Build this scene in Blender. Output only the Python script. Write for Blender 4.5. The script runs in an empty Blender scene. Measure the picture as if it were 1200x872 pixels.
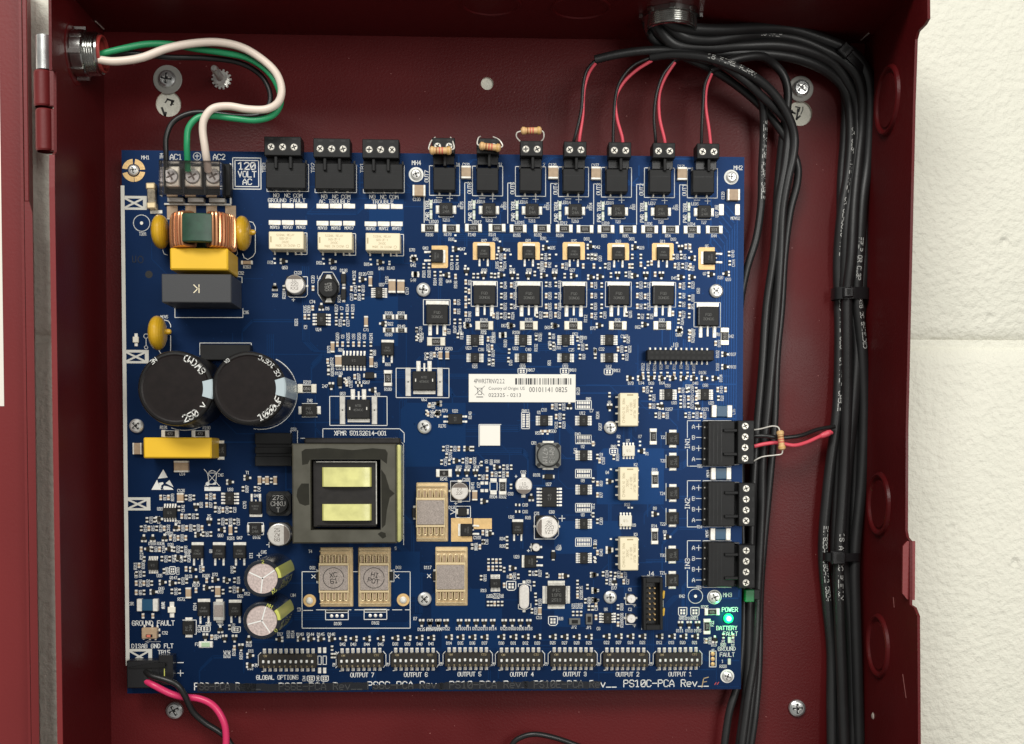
import bpy, bmesh, math, random
from mathutils import Matrix, Vector
random.seed(7)
U = 0.0004                      # one working unit on the board = 0.4 mm
W, H = 726.0, 632.16            # board size in units
RX90 = Matrix.Rotation(math.radians(90), 4, 'X')   # local (x right, y up, z out of the wall) -> world
scene = bpy.context.scene
COL = scene.collection
sin, cos, pi, rad = math.sin, math.cos, math.pi, math.radians

# ------------------------------------------------------------------ camera
CROT = (0.0332035, 0.0410403, 0.00055891)
CPOS = Vector((416.296, 278.506, 1411.90))
CF, CPX, CPY = 1400.0, 622.472, 581.456
IW, IH = 1200.0, 872.0
RC = (Matrix.Rotation(CROT[2], 3, 'Z') @ Matrix.Rotation(CROT[1], 3, 'Y') @ Matrix.Rotation(CROT[0], 3, 'X'))
cam_d = bpy.data.cameras.new('camera')
cam = bpy.data.objects.new('camera', cam_d)
COL.objects.link(cam)
cam_d.sensor_fit = 'HORIZONTAL'
cam_d.sensor_width = 36.0
cam_d.lens = CF / IW * 36.0
cam_d.shift_x = -(CPX - IW / 2) / IW
cam_d.shift_y = (CPY - IH / 2) / IW
cam_d.clip_start, cam_d.clip_end = 0.02, 50.0
M3 = RX90.to_3x3()
mw = (M3 @ RC.transposed()).to_4x4()
mw.translation = M3 @ (CPOS * U)
cam.matrix_world = mw
scene.camera = cam

# ------------------------------------------------------------------ world, lamps, exposure
wd = bpy.data.worlds.new('World')
scene.world = wd
wd.use_nodes = True
bg = wd.node_tree.nodes['Background']
bg.inputs[0].default_value = (1.0, 0.985, 0.94, 1)
bg.inputs[1].default_value = 0.26
def lamp(name, loc, target, size, power, col=(1, 0.97, 0.92), sy=None):
    d = bpy.data.lights.new(name, 'AREA')
    d.shape = 'RECTANGLE'; d.size = size; d.size_y = sy or size; d.energy = power; d.color = col
    o = bpy.data.objects.new(name, d); COL.objects.link(o)
    o.location = loc
    o.rotation_euler = (Vector(target) - Vector(loc)).to_track_quat('-Z', 'Y').to_euler()
    return o
lamp('ceiling_light', (-0.42, -1.72, 1.45), (0.15, 0, 0.12), 1.1, 37, col=(1, 0.985, 0.94), sy=0.6)
lamp('glare_fill', (1.0, -1.9, 0.40), (0.2, 0, 0.1), 0.8, 19, col=(1, 0.985, 0.94))  # unseen fill lamp, added to put glare on the board's right side
scene.view_settings.view_transform = 'Standard'
scene.view_settings.look = 'None'
scene.view_settings.exposure = 0.0
scene.view_settings.gamma = 1.0
scene.cycles.max_bounces = 8
scene.cycles.use_denoising = True

# ------------------------------------------------------------------ picture point -> place on a plane
def ray(px, py):
    v = Vector(((px - CPX) / CF, -(py - CPY) / CF, -1.0))
    return RC.transposed() @ v
def at(px, py, z=0.0):
    d = ray(px, py); t = (z - CPOS.z) / d.z
    return CPOS.x + d.x * t, CPOS.y + d.y * t
def on_x(px, py, X):
    d = ray(px, py); t = (X - CPOS.x) / d.x
    return CPOS.y + d.y * t, CPOS.z + d.z * t
def on_y(px, py, Y):
    d = ray(px, py); t = (Y - CPOS.y) / d.y
    return CPOS.x + d.x * t, CPOS.z + d.z * t
def a3(px, py, z):
    x, y = at(px, py, z); return (x, y, z)

# ------------------------------------------------------------------ materials
MATS = {}
def mat(name, col, rough=0.5, metal=0.0, bump=0.0, bscale=900.0, vary=0.0, vscale=60.0, coat=0.0, spec=0.5,
        emit=None, es=0.0, trans=0.0, alpha=1.0, rvary=0.0):
    m = bpy.data.materials.new(name); m.use_nodes = True
    nt = m.node_tree; b = nt.nodes['Principled BSDF']
    b.inputs['Base Color'].default_value = (*col, 1); b.inputs['Roughness'].default_value = rough
    b.inputs['Metallic'].default_value = metal; b.inputs['Coat Weight'].default_value = coat
    b.inputs['Coat Roughness'].default_value = 0.15
    b.inputs['Specular IOR Level'].default_value = spec
    b.inputs['Transmission Weight'].default_value = trans
    b.inputs['Alpha'].default_value = alpha
    if emit:
        b.inputs['Emission Color'].default_value = (*emit, 1); b.inputs['Emission Strength'].default_value = es
    if bump or vary or rvary:
        tc = nt.nodes.new('ShaderNodeTexCoord')
    if vary or rvary:
        n = nt.nodes.new('ShaderNodeTexNoise'); n.inputs['Scale'].default_value = vscale; n.inputs['Detail'].default_value = 5
        nt.links.new(tc.outputs['Object'], n.inputs['Vector'])
        if vary:
            mx = nt.nodes.new('ShaderNodeMix'); mx.data_type = 'RGBA'
            mr = nt.nodes.new('ShaderNodeMapRange'); mr.inputs[1].default_value = 0.3; mr.inputs[2].default_value = 0.7
            nt.links.new(n.outputs['Fac'], mr.inputs[0]); nt.links.new(mr.outputs[0], mx.inputs[0])
            mx.inputs[6].default_value = (*[c * (1 - vary) for c in col], 1)
            mx.inputs[7].default_value = (*[min(1, c * (1 + vary)) for c in col], 1)
            nt.links.new(mx.outputs[2], b.inputs['Base Color'])
        if rvary:
            r2 = nt.nodes.new('ShaderNodeMapRange'); r2.inputs[1].default_value = 0.3; r2.inputs[2].default_value = 0.7
            r2.inputs[3].default_value = max(0.02, rough - rvary); r2.inputs[4].default_value = rough + rvary
            nt.links.new(n.outputs['Fac'], r2.inputs[0]); nt.links.new(r2.outputs[0], b.inputs['Roughness'])
    if bump:
        n2 = nt.nodes.new('ShaderNodeTexNoise'); n2.inputs['Scale'].default_value = bscale; n2.inputs['Detail'].default_value = 3
        nt.links.new(tc.outputs['Object'], n2.inputs['Vector'])
        bp = nt.nodes.new('ShaderNodeBump'); bp.inputs['Strength'].default_value = bump; bp.inputs['Distance'].default_value = 0.0004
        nt.links.new(n2.outputs['Fac'], bp.inputs['Height']); nt.links.new(bp.outputs[0], b.inputs['Normal'])
    MATS[name] = m
    return m
mat('red_enamel', (0.092, 0.0058, 0.0068), 0.46, spec=0.22, bump=0.28, bscale=900, vary=0.16, vscale=14, rvary=0.10)
mat('red_door', (0.185, 0.020, 0.021), 0.45, spec=0.4, bump=0.14, bscale=650, vary=0.08, vscale=9)
mat('edge_wear', (0.6, 0.5, 0.45), 0.4, 0.3)
mat('board', (0.0035, 0.0193, 0.070), 0.38, 0.60, vary=0.07, vscale=14, spec=0.22)
mat('trace', (0.0062, 0.0330, 0.112), 0.36, 0.68, spec=0.22)
mat('fr4', (0.10, 0.10, 0.05), 0.6)
mat('silk', (0.78, 0.78, 0.74), 0.6)
mat('silk_dim', (0.30, 0.31, 0.33), 0.6)
mat('marker', (0.004, 0.005, 0.008), 0.5)
mat('ink_gold', (0.45, 0.33, 0.17), 0.5)
mat('ink_red', (0.45, 0.05, 0.05), 0.5)
mat('tin', (0.84, 0.81, 0.73), 0.38, 0.25, vary=0.18, vscale=700)
mat('tin_dull', (0.58, 0.56, 0.51), 0.45, 0.4, vary=0.2, vscale=600)
mat('gold', (0.72, 0.485, 0.215), 0.42, 0.35, vary=0.12, vscale=300, bump=0.2, bscale=1500)
mat('chrome', (0.50, 0.50, 0.48), 0.2, 1.0, vary=0.25, vscale=90, bump=.05, bscale=300)
mat('heatsink', (0.34, 0.29, 0.26), 0.5, 0.35, vary=0.35, vscale=2600)
mat('fin', (0.82, 0.66, 0.40), 0.38, 0.5)
mat('black_plastic', (0.0095, 0.0095, 0.0098), 0.5, spec=0.25, vary=0.25, vscale=120)
mat('black_gloss', (0.012, 0.012, 0.013), 0.28)
mat('black_deep', (0.004, 0.004, 0.004), 0.6)
mat('ic', (0.0125, 0.012, 0.0115), 0.52, spec=0.28, vary=0.2, vscale=500)
mat('ic_mark', (0.16, 0.16, 0.15), 0.6)
mat('resist_dark', (0.011, 0.010, 0.009), 0.4, spec=0.35)
mat('resist_mark', (0.35, 0.34, 0.32), 0.5)
mat('tan_ceramic', (0.42, 0.30, 0.19), 0.45, vary=0.12, vscale=500)
mat('cream', (0.87, 0.77, 0.54), 0.45, vary=0.03, vscale=80)
mat('cream_mark', (0.45, 0.36, 0.20), 0.6)
mat('white_ic', (0.78, 0.74, 0.62), 0.45)
mat('yellow_box', (0.83, 0.50, 0.025), 0.38, vary=0.03, vscale=60)
mat('yellow_lacquer', (0.62, 0.36, 0.02), 0.22, vary=0.12, vscale=120, coat=0.5)
mat('grey_box', (0.055, 0.056, 0.059), 0.45, spec=0.35, bump=0.15, bscale=2500)
mat('cap_sleeve', (0.010, 0.009, 0.0085), 0.3, spec=0.4, vary=0.2, vscale=200, bump=0.05, bscale=900)
mat('cap_top', (0.0105, 0.0072, 0.0068), 0.42, spec=0.22, vary=0.25, vscale=250)
mat('cap_band', (0.45, 0.53, 0.56), 0.4)
mat('alu', (0.80, 0.76, 0.70), 0.35, 0.55, vary=0.08, vscale=900)
mat('alu_pink', (0.68, 0.56, 0.52), 0.38, 0.45, vary=0.22, vscale=1100)
mat('alu_dark', (0.16, 0.13, 0.11), 0.5)
mat('clear_sleeve', (0.016, 0.019, 0.026), 0.18)
mat('green_band', (0.55, 0.56, 0.12), 0.35)
mat('copper', (0.72, 0.34, 0.17), 0.28, 0.75)
mat('green_core', (0.018, 0.060, 0.035), 0.45, vary=0.25, vscale=300)
mat('ferrite', (0.072, 0.068, 0.050), 0.45, vary=0.14, vscale=110, rvary=0.1)
mat('varnish', (0.020, 0.019, 0.013), 0.25, vary=0.2, vscale=150)
mat('yellow_tape', (0.68, 0.66, 0.27), 0.28, vary=0.14, vscale=200, bump=.2, bscale=260)
mat('bobbin', (0.018, 0.016, 0.015), 0.42, spec=0.35, vary=0.2, vscale=300)
mat('ind_grey', (0.13, 0.13, 0.12), 0.5, vary=0.15, vscale=400)
mat('mov_blue', (0.012, 0.07, 0.14), 0.35)
mat('steel', (0.82, 0.81, 0.77), 0.3, 0.65, vary=0.12, vscale=500)
mat('zinc', (0.66, 0.67, 0.66), 0.26, 0.8, vary=0.28, vscale=160)
mat('clamp_steel', (0.66, 0.63, 0.55), 0.35, 0.4, vary=0.3, vscale=700)
mat('nylon', (0.34, 0.33, 0.30), 0.5)
mat('screw_plate', (0.84, 0.79, 0.66), 0.3, 0.3, vary=0.15, vscale=400)
mat('silk_strip', (0.60, 0.59, 0.53), 0.6, vary=.06, vscale=120)
mat('spreader', (0.70, 0.53, 0.30), 0.42, 0.3, vary=0.12, vscale=300, bump=0.2, bscale=1500)
mat('red_bushing', (0.30, 0.032, 0.026), 0.45)
mat('wire_white', (0.80, 0.68, 0.58), 0.38)
mat('wire_green', (0.022, 0.30, 0.12), 0.38)
mat('wire_black', (0.012, 0.012, 0.012), 0.38)
mat('wire_red', (0.74, 0.085, 0.12), 0.42)
mat('wire_pink', (0.66, 0.035, 0.13), 0.35)
mat('cable_jacket', (0.016, 0.016, 0.0165), 0.42, spec=0.5, vary=0.18, vscale=80, bump=0.10, bscale=400)
mat('cable_print', (0.58, 0.58, 0.55), 0.6)
mat('tape_shade_end', (0.30, 0.28, 0.085), 0.3)  # olive tape at the coil's ends, darkened to paint in its rounded shading
mat('tape_shade_mid', (0.52, 0.50, 0.16), 0.3)  # middle step of the shading painted towards the coil's ends
mat('fleck', (0.30, 0.10, 0.09), 0.5)
mat('resistor_body', (0.72, 0.45, 0.20), 0.45)
mat('band_brown', (0.35, 0.14, 0.05), 0.5)
mat('band_red', (0.62, 0.16, 0.10), 0.5)
mat('band_gold', (0.62, 0.38, 0.12), 0.4)
mat('led', (0.5, 1.0, 0.8), 0.3, emit=(0.38, 1.0, 0.60), es=2.4)
mat('led_rim', (0.02, 0.6, 0.3), 0.3, emit=(0.0, 0.9, 0.12), es=1.5)
mat('led_off', (0.62, 0.68, 0.55), 0.35)
mat('green_plug', (0.01, 0.16, 0.05), 0.4)
mat('label_paper', (0.85, 0.82, 0.74), 0.55)
mat('label_ink', (0.035, 0.035, 0.04), 0.6)
mat('dip_body', (0.021, 0.017, 0.012), 0.5, spec=0.35)
mat('fuse_glass', (0.35, 0.30, 0.22), 0.2, vary=0.4, vscale=400)
mat('green_fuse', (0.40, 0.55, 0.35), 0.4)
mat('pencil', (0.03, 0.03, 0.03), 0.7)

def wall_paint():
    m = bpy.data.materials.new('wall_paint'); m.use_nodes = True; nt = m.node_tree; b = nt.nodes['Principled BSDF']
    b.inputs['Roughness'].default_value = 0.7
    tc = nt.nodes.new('ShaderNodeTexCoord')
    def noise(scale, detail, rough=0.55):
        n = nt.nodes.new('ShaderNodeTexNoise'); n.inputs['Scale'].default_value = scale; n.inputs['Detail'].default_value = detail
        n.inputs['Roughness'].default_value = rough; nt.links.new(tc.outputs['Object'], n.inputs['Vector']); return n
    n1 = noise(300, 4); n2 = noise(70, 3); n3 = noise(28, 2)
    def mul(a, k):
        q = nt.nodes.new('ShaderNodeMath'); q.operation = 'MULTIPLY'; nt.links.new(a, q.inputs[0]); q.inputs[1].default_value = k; return q.outputs[0]
    def add(a, c):
        q = nt.nodes.new('ShaderNodeMath'); q.operation = 'ADD'; nt.links.new(a, q.inputs[0]); nt.links.new(c, q.inputs[1]); return q.outputs[0]
    pit = nt.nodes.new('ShaderNodeTexVoronoi'); pit.inputs['Scale'].default_value = 38; nt.links.new(tc.outputs['Object'], pit.inputs['Vector'])
    pr = nt.nodes.new('ShaderNodeMapRange'); pr.inputs[1].default_value = 0.03; pr.inputs[2].default_value = 0.10; nt.links.new(pit.outputs['Distance'], pr.inputs[0])
    hgt = add(add(mul(n1.outputs['Fac'], 0.75), mul(n2.outputs['Fac'], 0.45)), add(mul(n3.outputs['Fac'], 0.35), mul(pr.outputs[0], 0.5)))
    bp = nt.nodes.new('ShaderNodeBump'); bp.inputs['Strength'].default_value = 0.62; bp.inputs['Distance'].default_value = 0.0028
    nt.links.new(hgt, bp.inputs['Height']); nt.links.new(bp.outputs[0], b.inputs['Normal'])
    mx = nt.nodes.new('ShaderNodeMix'); mx.data_type = 'RGBA'; nt.links.new(n3.outputs['Fac'], mx.inputs[0])
    mx.inputs[6].default_value = (0.745, 0.738, 0.635, 1); mx.inputs[7].default_value = (0.81, 0.795, 0.69, 1)
    nt.links.new(mx.outputs[2], b.inputs['Base Color'])
    MATS['wall_paint'] = m
wall_paint()
def clear_plastic():
    m = bpy.data.materials.new('clear'); m.use_nodes = True; nt = m.node_tree
    out = nt.nodes['Material Output']; nt.nodes.remove(nt.nodes['Principled BSDF'])
    tr = nt.nodes.new('ShaderNodeBsdfTransparent'); tr.inputs[0].default_value = (0.93, 0.91, 0.91, 1)
    gl = nt.nodes.new('ShaderNodeBsdfGlossy'); gl.inputs['Roughness'].default_value = 0.06
    fr = nt.nodes.new('ShaderNodeFresnel'); fr.inputs['IOR'].default_value = 1.58
    mx = nt.nodes.new('ShaderNodeMixShader')
    nt.links.new(fr.outputs[0], mx.inputs[0]); nt.links.new(tr.outputs[0], mx.inputs[1]); nt.links.new(gl.outputs[0], mx.inputs[2]); nt.links.new(mx.outputs[0], out.inputs['Surface'])
    MATS['clear'] = m
clear_plastic()

# ------------------------------------------------------------------ mesh builder (in units)
class MB:
    def __init__(s):
        s.v = []; s.f = []; s.m = []; s.names = []
    def mi(s, name):
        if name not in s.names: s.names.append(name)
        return s.names.index(name)
    def add(s, vs, fs, m):
        o = len(s.v); s.v += [tuple(p) for p in vs]; k = s.mi(m)
        for f in fs: s.f.append([o + i for i in f]); s.m.append(k)
    def box(s, x0, x1, y0, y1, z0, z1, m, ch=0.0, side=None):
        if ch <= 0:
            vs = [(x0, y0, z0), (x1, y0, z0), (x1, y1, z0), (x0, y1, z0), (x0, y0, z1), (x1, y0, z1), (x1, y1, z1), (x0, y1, z1)]
            s.add(vs, [(3, 2, 1, 0), (0, 1, 5, 4), (1, 2, 6, 5), (2, 3, 7, 6), (3, 0, 4, 7)], side or m)
            s.add(vs[4:], [(0, 1, 2, 3)], m)
        else:
            c = min(ch, (x1 - x0) * .45, (y1 - y0) * .45, (z1 - z0) * .9)
            k = c
            oct_ = lambda e: [(x0 + k * e, y0), (x1 - k * e, y0), (x1, y0 + k * e), (x1, y1 - k * e), (x1 - k * e, y1), (x0 + k * e, y1), (x0, y1 - k * e), (x0, y0 + k * e)]
            r0 = oct_(.7)
            vs = [(x, y, z0) for x, y in r0] + [(x, y, z1 - c) for x, y in r0]
            ix = lambda x, a, b: min(max(x, a + c), b - c)
            vs += [(ix(x, x0, x1), ix(y, y0, y1), z1) for x, y in r0]
            fs = [tuple(range(7, -1, -1))]
            for i in range(8):
                j = (i + 1) % 8
                fs.append((i, j, 8 + j, 8 + i))
            s.add(vs, fs, side or m)
            fs = []
            for i in range(8):
                j = (i + 1) % 8
                fs.append((8 + i, 8 + j, 16 + j, 16 + i))
            fs.append(tuple(range(16, 24)))
            s.add(vs, fs, m)
    def prism(s, poly, z0, z1, m, side=None):
        n = len(poly)
        vs = [(x, y, z0) for x, y in poly] + [(x, y, z1) for x, y in poly]
        s.add(vs, [tuple(range(n - 1, -1, -1))] + [(i, (i + 1) % n, n + (i + 1) % n, n + i) for i in range(n)], side or m)
        s.add(vs[n:], [tuple(range(n))], m)
    def flat(s, poly, z, m):
        s.add([(x, y, z) for x, y in poly], [tuple(range(len(poly)))], m)
    def rect(s, x0, x1, y0, y1, z, m):
        s.flat([(x0, y0), (x1, y0), (x1, y1), (x0, y1)], z, m)
    def lathe(s, prof, m, n=20, cx=0, cy=0, axis='z', cz=0, a0=0.0, a1=None, mats=None):
        full = a1 is None
        a1 = 2 * pi if full else a1
        k = n if full else n + 1
        vs = []
        for r, z in prof:
            for i in range(k):
                a = a0 + (a1 - a0) * i / n
                p = (r * cos(a), r * sin(a), z)
                if axis == 'x': p = (p[2], p[0], p[1])
                elif axis == 'y': p = (p[1], p[2], p[0])
                vs.append((p[0] + cx, p[1] + cy, p[2] + cz))
        for j in range(len(prof) - 1):
            fs = []
            for i in range(n):
                i2 = (i + 1) % k if full else i + 1
                fs.append((j * k + i, j * k + i2, (j + 1) * k + i2, (j + 1) * k + i))
            s.add(vs, [], m)
            o = len(s.v) - len(vs)
            kk = s.mi(mats[j] if mats else m)
            for f in fs: s.f.append([o + q for q in f]); s.m.append(kk)
    def cyl(s, cx, cy, z0, z1, r, m, n=16, ch=0.0, side=None):
        pr = [(r, z0), (r, z1 - ch)] + ([(r - ch, z1)] if ch else [])
        s.lathe(pr, side or m, n, cx, cy)
        rr = r - ch
        s.flat([(cx + rr * cos(2 * pi * i / n), cy + rr * sin(2 * pi * i / n)) for i in range(n)], z1, m)
    def ring(s, cx, cy, r0, r1, z, m, n=28, a0=0, a1=None):
        s.lathe([(r1, z), (r0, z)], m, n, cx, cy, a0=a0, a1=a1)
    def tube(s, path, r, m, n=8, cap=True, rs=None):
        P = [Vector(p) for p in path]
        N = len(P)
        T = [((P[min(i + 1, N - 1)] - P[max(i - 1, 0)]).normalized()) for i in range(N)]
        ref = Vector((0, 0, 1)) if abs(T[0].z) < 0.9 else Vector((1, 0, 0))
        nv = (ref - T[0] * ref.dot(T[0])).normalized()
        vs = []
        for i in range(N):
            nv = (nv - T[i] * nv.dot(T[i])).normalized()
            bv = T[i].cross(nv)
            rr = rs[i] if rs else r
            for k in range(n):
                a = 2 * pi * k / n
                vs.append(P[i] + nv * (rr * cos(a)) + bv * (rr * sin(a)))
        fs = []
        for i in range(N - 1):
            for k in range(n):
                k2 = (k + 1) % n
                fs.append((i * n + k, i * n + k2, (i + 1) * n + k2, (i + 1) * n + k))
        if cap: fs += [tuple(range(n - 1, -1, -1)), tuple((N - 1) * n + k for k in range(n))]
        s.add(vs, fs, m)
    def stroke(s, pts, w, z, m, closed=False):
        n = len(pts)
        for i in range(n if closed else n - 1):
            a = Vector(pts[i]); b = Vector(pts[(i + 1) % n]); d = b - a
            if d.length < 1e-6: d = Vector((1e-3, 0))
            d.normalize(); q = Vector((-d.y, d.x)) * (w / 2); e = d * (w / 2)
            s.add([(*(a - e - q), z), (*(b + e - q), z), (*(b + e + q), z), (*(a - e + q), z)], [(0, 1, 2, 3)], m)
    def mesh(s, name, smooth=True):
        me = bpy.data.meshes.new(name)
        me.from_pydata([(x * U, y * U, z * U) for x, y, z in s.v], [], s.f)
        for n in s.names: me.materials.append(MATS[n])
        me.polygons.foreach_set('material_index', s.m)
        if smooth:
            me.polygons.foreach_set('use_smooth', [True] * len(me.polygons))
            me.set_sharp_from_angle(angle=rad(38))
        me.update()
        return me
def xf(mb, M):
    mb.v = [tuple(M @ Vector(p)) for p in mb.v]
    return mb

def smooth_path(pts, per=6):
    P = [Vector(p) for p in pts]; out = []
    for i in range(len(P) - 1):
        p0 = P[max(i - 1, 0)]; p1 = P[i]; p2 = P[i + 1]; p3 = P[min(i + 2, len(P) - 1)]
        for k in range(per):
            t = k / per
            out.append(0.5 * ((2 * p1) + (p2 - p0) * t + (2 * p0 - 5 * p1 + 4 * p2 - p3) * t * t + (3 * p1 - p0 - 3 * p2 + p3) * t ** 3))
    out.append(P[-1])
    return out

# ------------------------------------------------------------------ objects
def top(name, label, cat, x, y, z, rot=0.0, group=None, me=None):
    o = bpy.data.objects.new(name, me); COL.objects.link(o)
    m = RX90 @ Matrix.Rotation(rot, 4, 'Z')
    m.translation = M3 @ (Vector((x, y, z)) * U)
    o.matrix_world = m
    o['label'] = label; o['category'] = cat
    if group: o['group'] = group
    o['_o'] = (x, y, z); return o
def part(name, me, parent, x=0, y=0, z=0, rot=0.0, label=None, kind=None):
    o = bpy.data.objects.new(name, me); COL.objects.link(o)
    o.parent = parent
    o.location = (x * U, y * U, z * U); o.rotation_euler = (0, 0, rot)
    if label: o['label'] = label
    if kind: o['kind'] = kind
    return o

# ------------------------------------------------------------------ stroke lettering (as a board printer draws it)
GL = {'A': '00 03 26 43 40;02 42', 'B': '00 06 36 45 44 33 03;33 42 41 30 00', 'C': '45 36 16 05 01 10 30 41', 'D': '00 06 26 44 42 20 00',
 'E': '46 06 00 40;03 33', 'F': '46 06 00;03 33', 'G': '45 36 16 05 01 10 30 41 43 23', 'H': '00 06;40 46;03 43', 'I': '10 30;16 36;20 26',
 'J': '01 10 20 31 36', 'K': '00 06;46 02;13 40', 'L': '06 00 40', 'M': '00 06 23 46 40', 'N': '00 06 40 46', 'O': '01 05 16 36 45 41 30 10 01',
 'P': '00 06 36 45 44 33 03', 'Q': '01 05 16 36 45 41 30 10 01;22 40', 'R': '00 06 36 45 44 33 03;23 40', 'S': '45 36 16 05 04 13 33 42 41 30 10 01',
 'T': '06 46;26 20', 'U': '06 01 10 30 41 46', 'V': '06 20 46', 'W': '06 10 24 30 46', 'X': '00 46;06 40', 'Y': '06 23 46;23 20', 'Z': '06 46 00 40',
 '0': '01 05 16 36 45 41 30 10 01;01 45', '1': '05 26 20;10 30', '2': '05 16 36 45 44 00 40', '3': '05 16 36 45 44 33 13;33 42 41 30 10 01',
 '4': '30 36 02 42', '5': '46 06 03 33 42 41 30 10 01', '6': '45 36 16 05 01 10 30 41 42 33 03', '7': '06 46 10', '8': '13 04 05 16 36 45 44 33 13 02 01 10 30 41 42 33',
 '9': '01 10 30 41 45 36 16 05 04 13 43', '-': '03 43', '+': '03 43;21 25', '_': '00 40', '.': '20 21', '/': '00 46', ':': '21 22;24 25', ' ': '',
 'u': '04 01 10 30 41;44 40', 'n': '00 04;03 14 34 43 40', 't': '25 21 30 40;04 44', 'r': '00 04;02 24 44', 'y': '04 21;44 00', 'o': '01 03 14 34 43 41 30 10 01',
 'f': '10 15 26 36;04 34', 'g': '43 34 14 03 01 10 30 41;44 40', 'i': '20 24;26 25', 'e': '02 42 43 34 14 03 01 10 30', 'v': '04 20 44', 'm': '00 04 24 20;24 44 40', '(': '36 15 11 30', ')': '16 35 31 10', '*': '14 16 36 34 14', 'O0': '01 05 16 36 45 41 30 10 01'}
GP = {k: [[(int(p[0]), int(p[1])) for p in st.split()] for st in v.split(';') if st] for k, v in GL.items()}
def lettering(mb, s, x, y, h, rot=0.0, m='silk', z=0.12, wt=0.15, pitch=5.4, just=0.5, sx=1.0):
    k = h / 6.0; n = len(s); tw = (n * pitch - (pitch - 4)) * k * sx
    c, sn = cos(rot), sin(rot)
    for i, chr_ in enumerate(s):
        if chr_ == '0' and h < 6: chr_ = 'O'
        for st in GP.get(chr_, GP.get(chr_.upper(), [])):
            pts = []
            for gx, gy in st:
                lx = (i * pitch + gx) * k * sx - tw * just; ly = (gy - 3) * k
                pts.append((x + lx * c - ly * sn, y + lx * sn + ly * c))
            mb.stroke(pts, h * wt, z, m)

# ================================================================== the setting: wall
ZB = -40.0        # inner face of the cabinet's back panel
ZW = -43.5        # face of the wall
def build_wall():
    mb = MB(); mb.box(-900, 1900, -900, 1500, ZW - 60, ZW - 8.6, 'wall_paint')
    root = bpy.data.objects.new('wall', mb.mesh('wall')); COL.objects.link(root)
    root.matrix_world = RX90
    root['kind'] = 'structure'; root['label'] = 'off white painted block wall behind the cabinet'
    yj = at(1130, 402, ZW)[1]      # the joint that shows
    hb, wb = 540.0, 1080.0
    rng = random.Random(3)
    for r in range(-2, 3):
        y0 = yj + r * hb + 4.5; y1 = yj + (r + 1) * hb - 4.5
        off = (r % 2) * wb / 2 + 330
        for c in range(-2, 3):
            x0 = off + c * wb - 40; x1 = x0 + wb - 9
            if x1 < -880 or x0 > 1880: continue
            b = MB()
            # pillowed edge: the paint fills the joint
            gx = [x0, x0 + 5, x0 + 14, x1 - 14, x1 - 5, x1]; gy = [y0, y0 + 5, y0 + 16, y1 - 24, y1 - 6, y1]
            zz = [-8.7, -4.2, 0.0, 0.0, -3.0, -8.7]
            vs = [(X, Y, ZW + min(zz[i], zz[j])) for j, Y in enumerate(gy) for i, X in enumerate(gx)]
            b.add(vs, [(j * 6 + i, j * 6 + i + 1, j * 6 + i + 7, j * 6 + i + 6) for j in range(5) for i in range(5)], 'wall_paint')
            part('concrete_block', b.mesh('concrete_block'), root)
build_wall()

# ================================================================== the cabinet
XL = at(123.5, 230, ZB)[0]; XR = at(1011, 300, ZB)[0]
YT = at(560, 44, ZB)[1]; YB = -700.0
TH = 3.0
cab = top('cabinet', 'open red painted steel cabinet on the white wall with the blue circuit board inside', 'cabinet', 0, 0, ZB)
ZO = -ZB   # children are given in cabinet coordinates: z measured from the back panel's face
def cab_part(name, mb, label=None, parent=None, kind=None):
    for i, (x, y, z) in enumerate(mb.v): mb.v[i] = (x, y, z + ZO)
    return part(name, mb.mesh(name), parent or cab, label=label, kind=kind)
def circle(cx, cy, r, n=24):
    return [(cx + r * cos(2 * pi * i / n), cy + r * sin(2 * pi * i / n)) for i in range(n)]
holes = [(*at(197.5, 122, ZB), 15.0), (*at(937.5, 133, ZB), 15.0), (*at(571, 98, ZB), 7.6)]
def sheet_with_holes(outer, holes, z0, z1, m):
    bm = bmesh.new(); edges = []
    for lp in [outer] + [circle(*h) for h in holes]:
        vs = [bm.verts.new((x * 1.0, y * 1.0, 0)) for x, y in lp]
        edges += [bm.edges.new((vs[i], vs[(i + 1) % len(vs)])) for i in range(len(vs))]
    bmesh.ops.triangle_fill(bm, edges=edges, use_beauty=True, use_dissolve=False)
    bm.verts.index_update()
    mb = MB()
    V = [tuple(v.co) for v in bm.verts]
    F = []
    for f in bm.faces:
        f.normal_update()
        idx = [v.index for v in f.verts]
        if f.normal.z < 0: idx.reverse()
        F.append(idx)
    bm.free()
    mb.add([(x, y, z1) for x, y, _ in V], F, m)
    mb.add([(x, y, z0) for x, y, _ in V], [f[::-1] for f in F], m)
    for h in holes:
        c = circle(*h); n = len(c)
        mb.add([(x, y, z0) for x, y in c] + [(x, y, z1) for x, y in c], [(n + i, n + (i + 1) % n, (i + 1) % n, i) for i in range(n)], 'edge_wear')
    return mb
cab_part('back_panel', sheet_with_holes([(XL - TH, YB), (XR + TH, YB), (XR + TH, YT + TH), (XL - TH, YT + TH)], holes, ZB - TH, ZB, 'red_enamel'))
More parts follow.
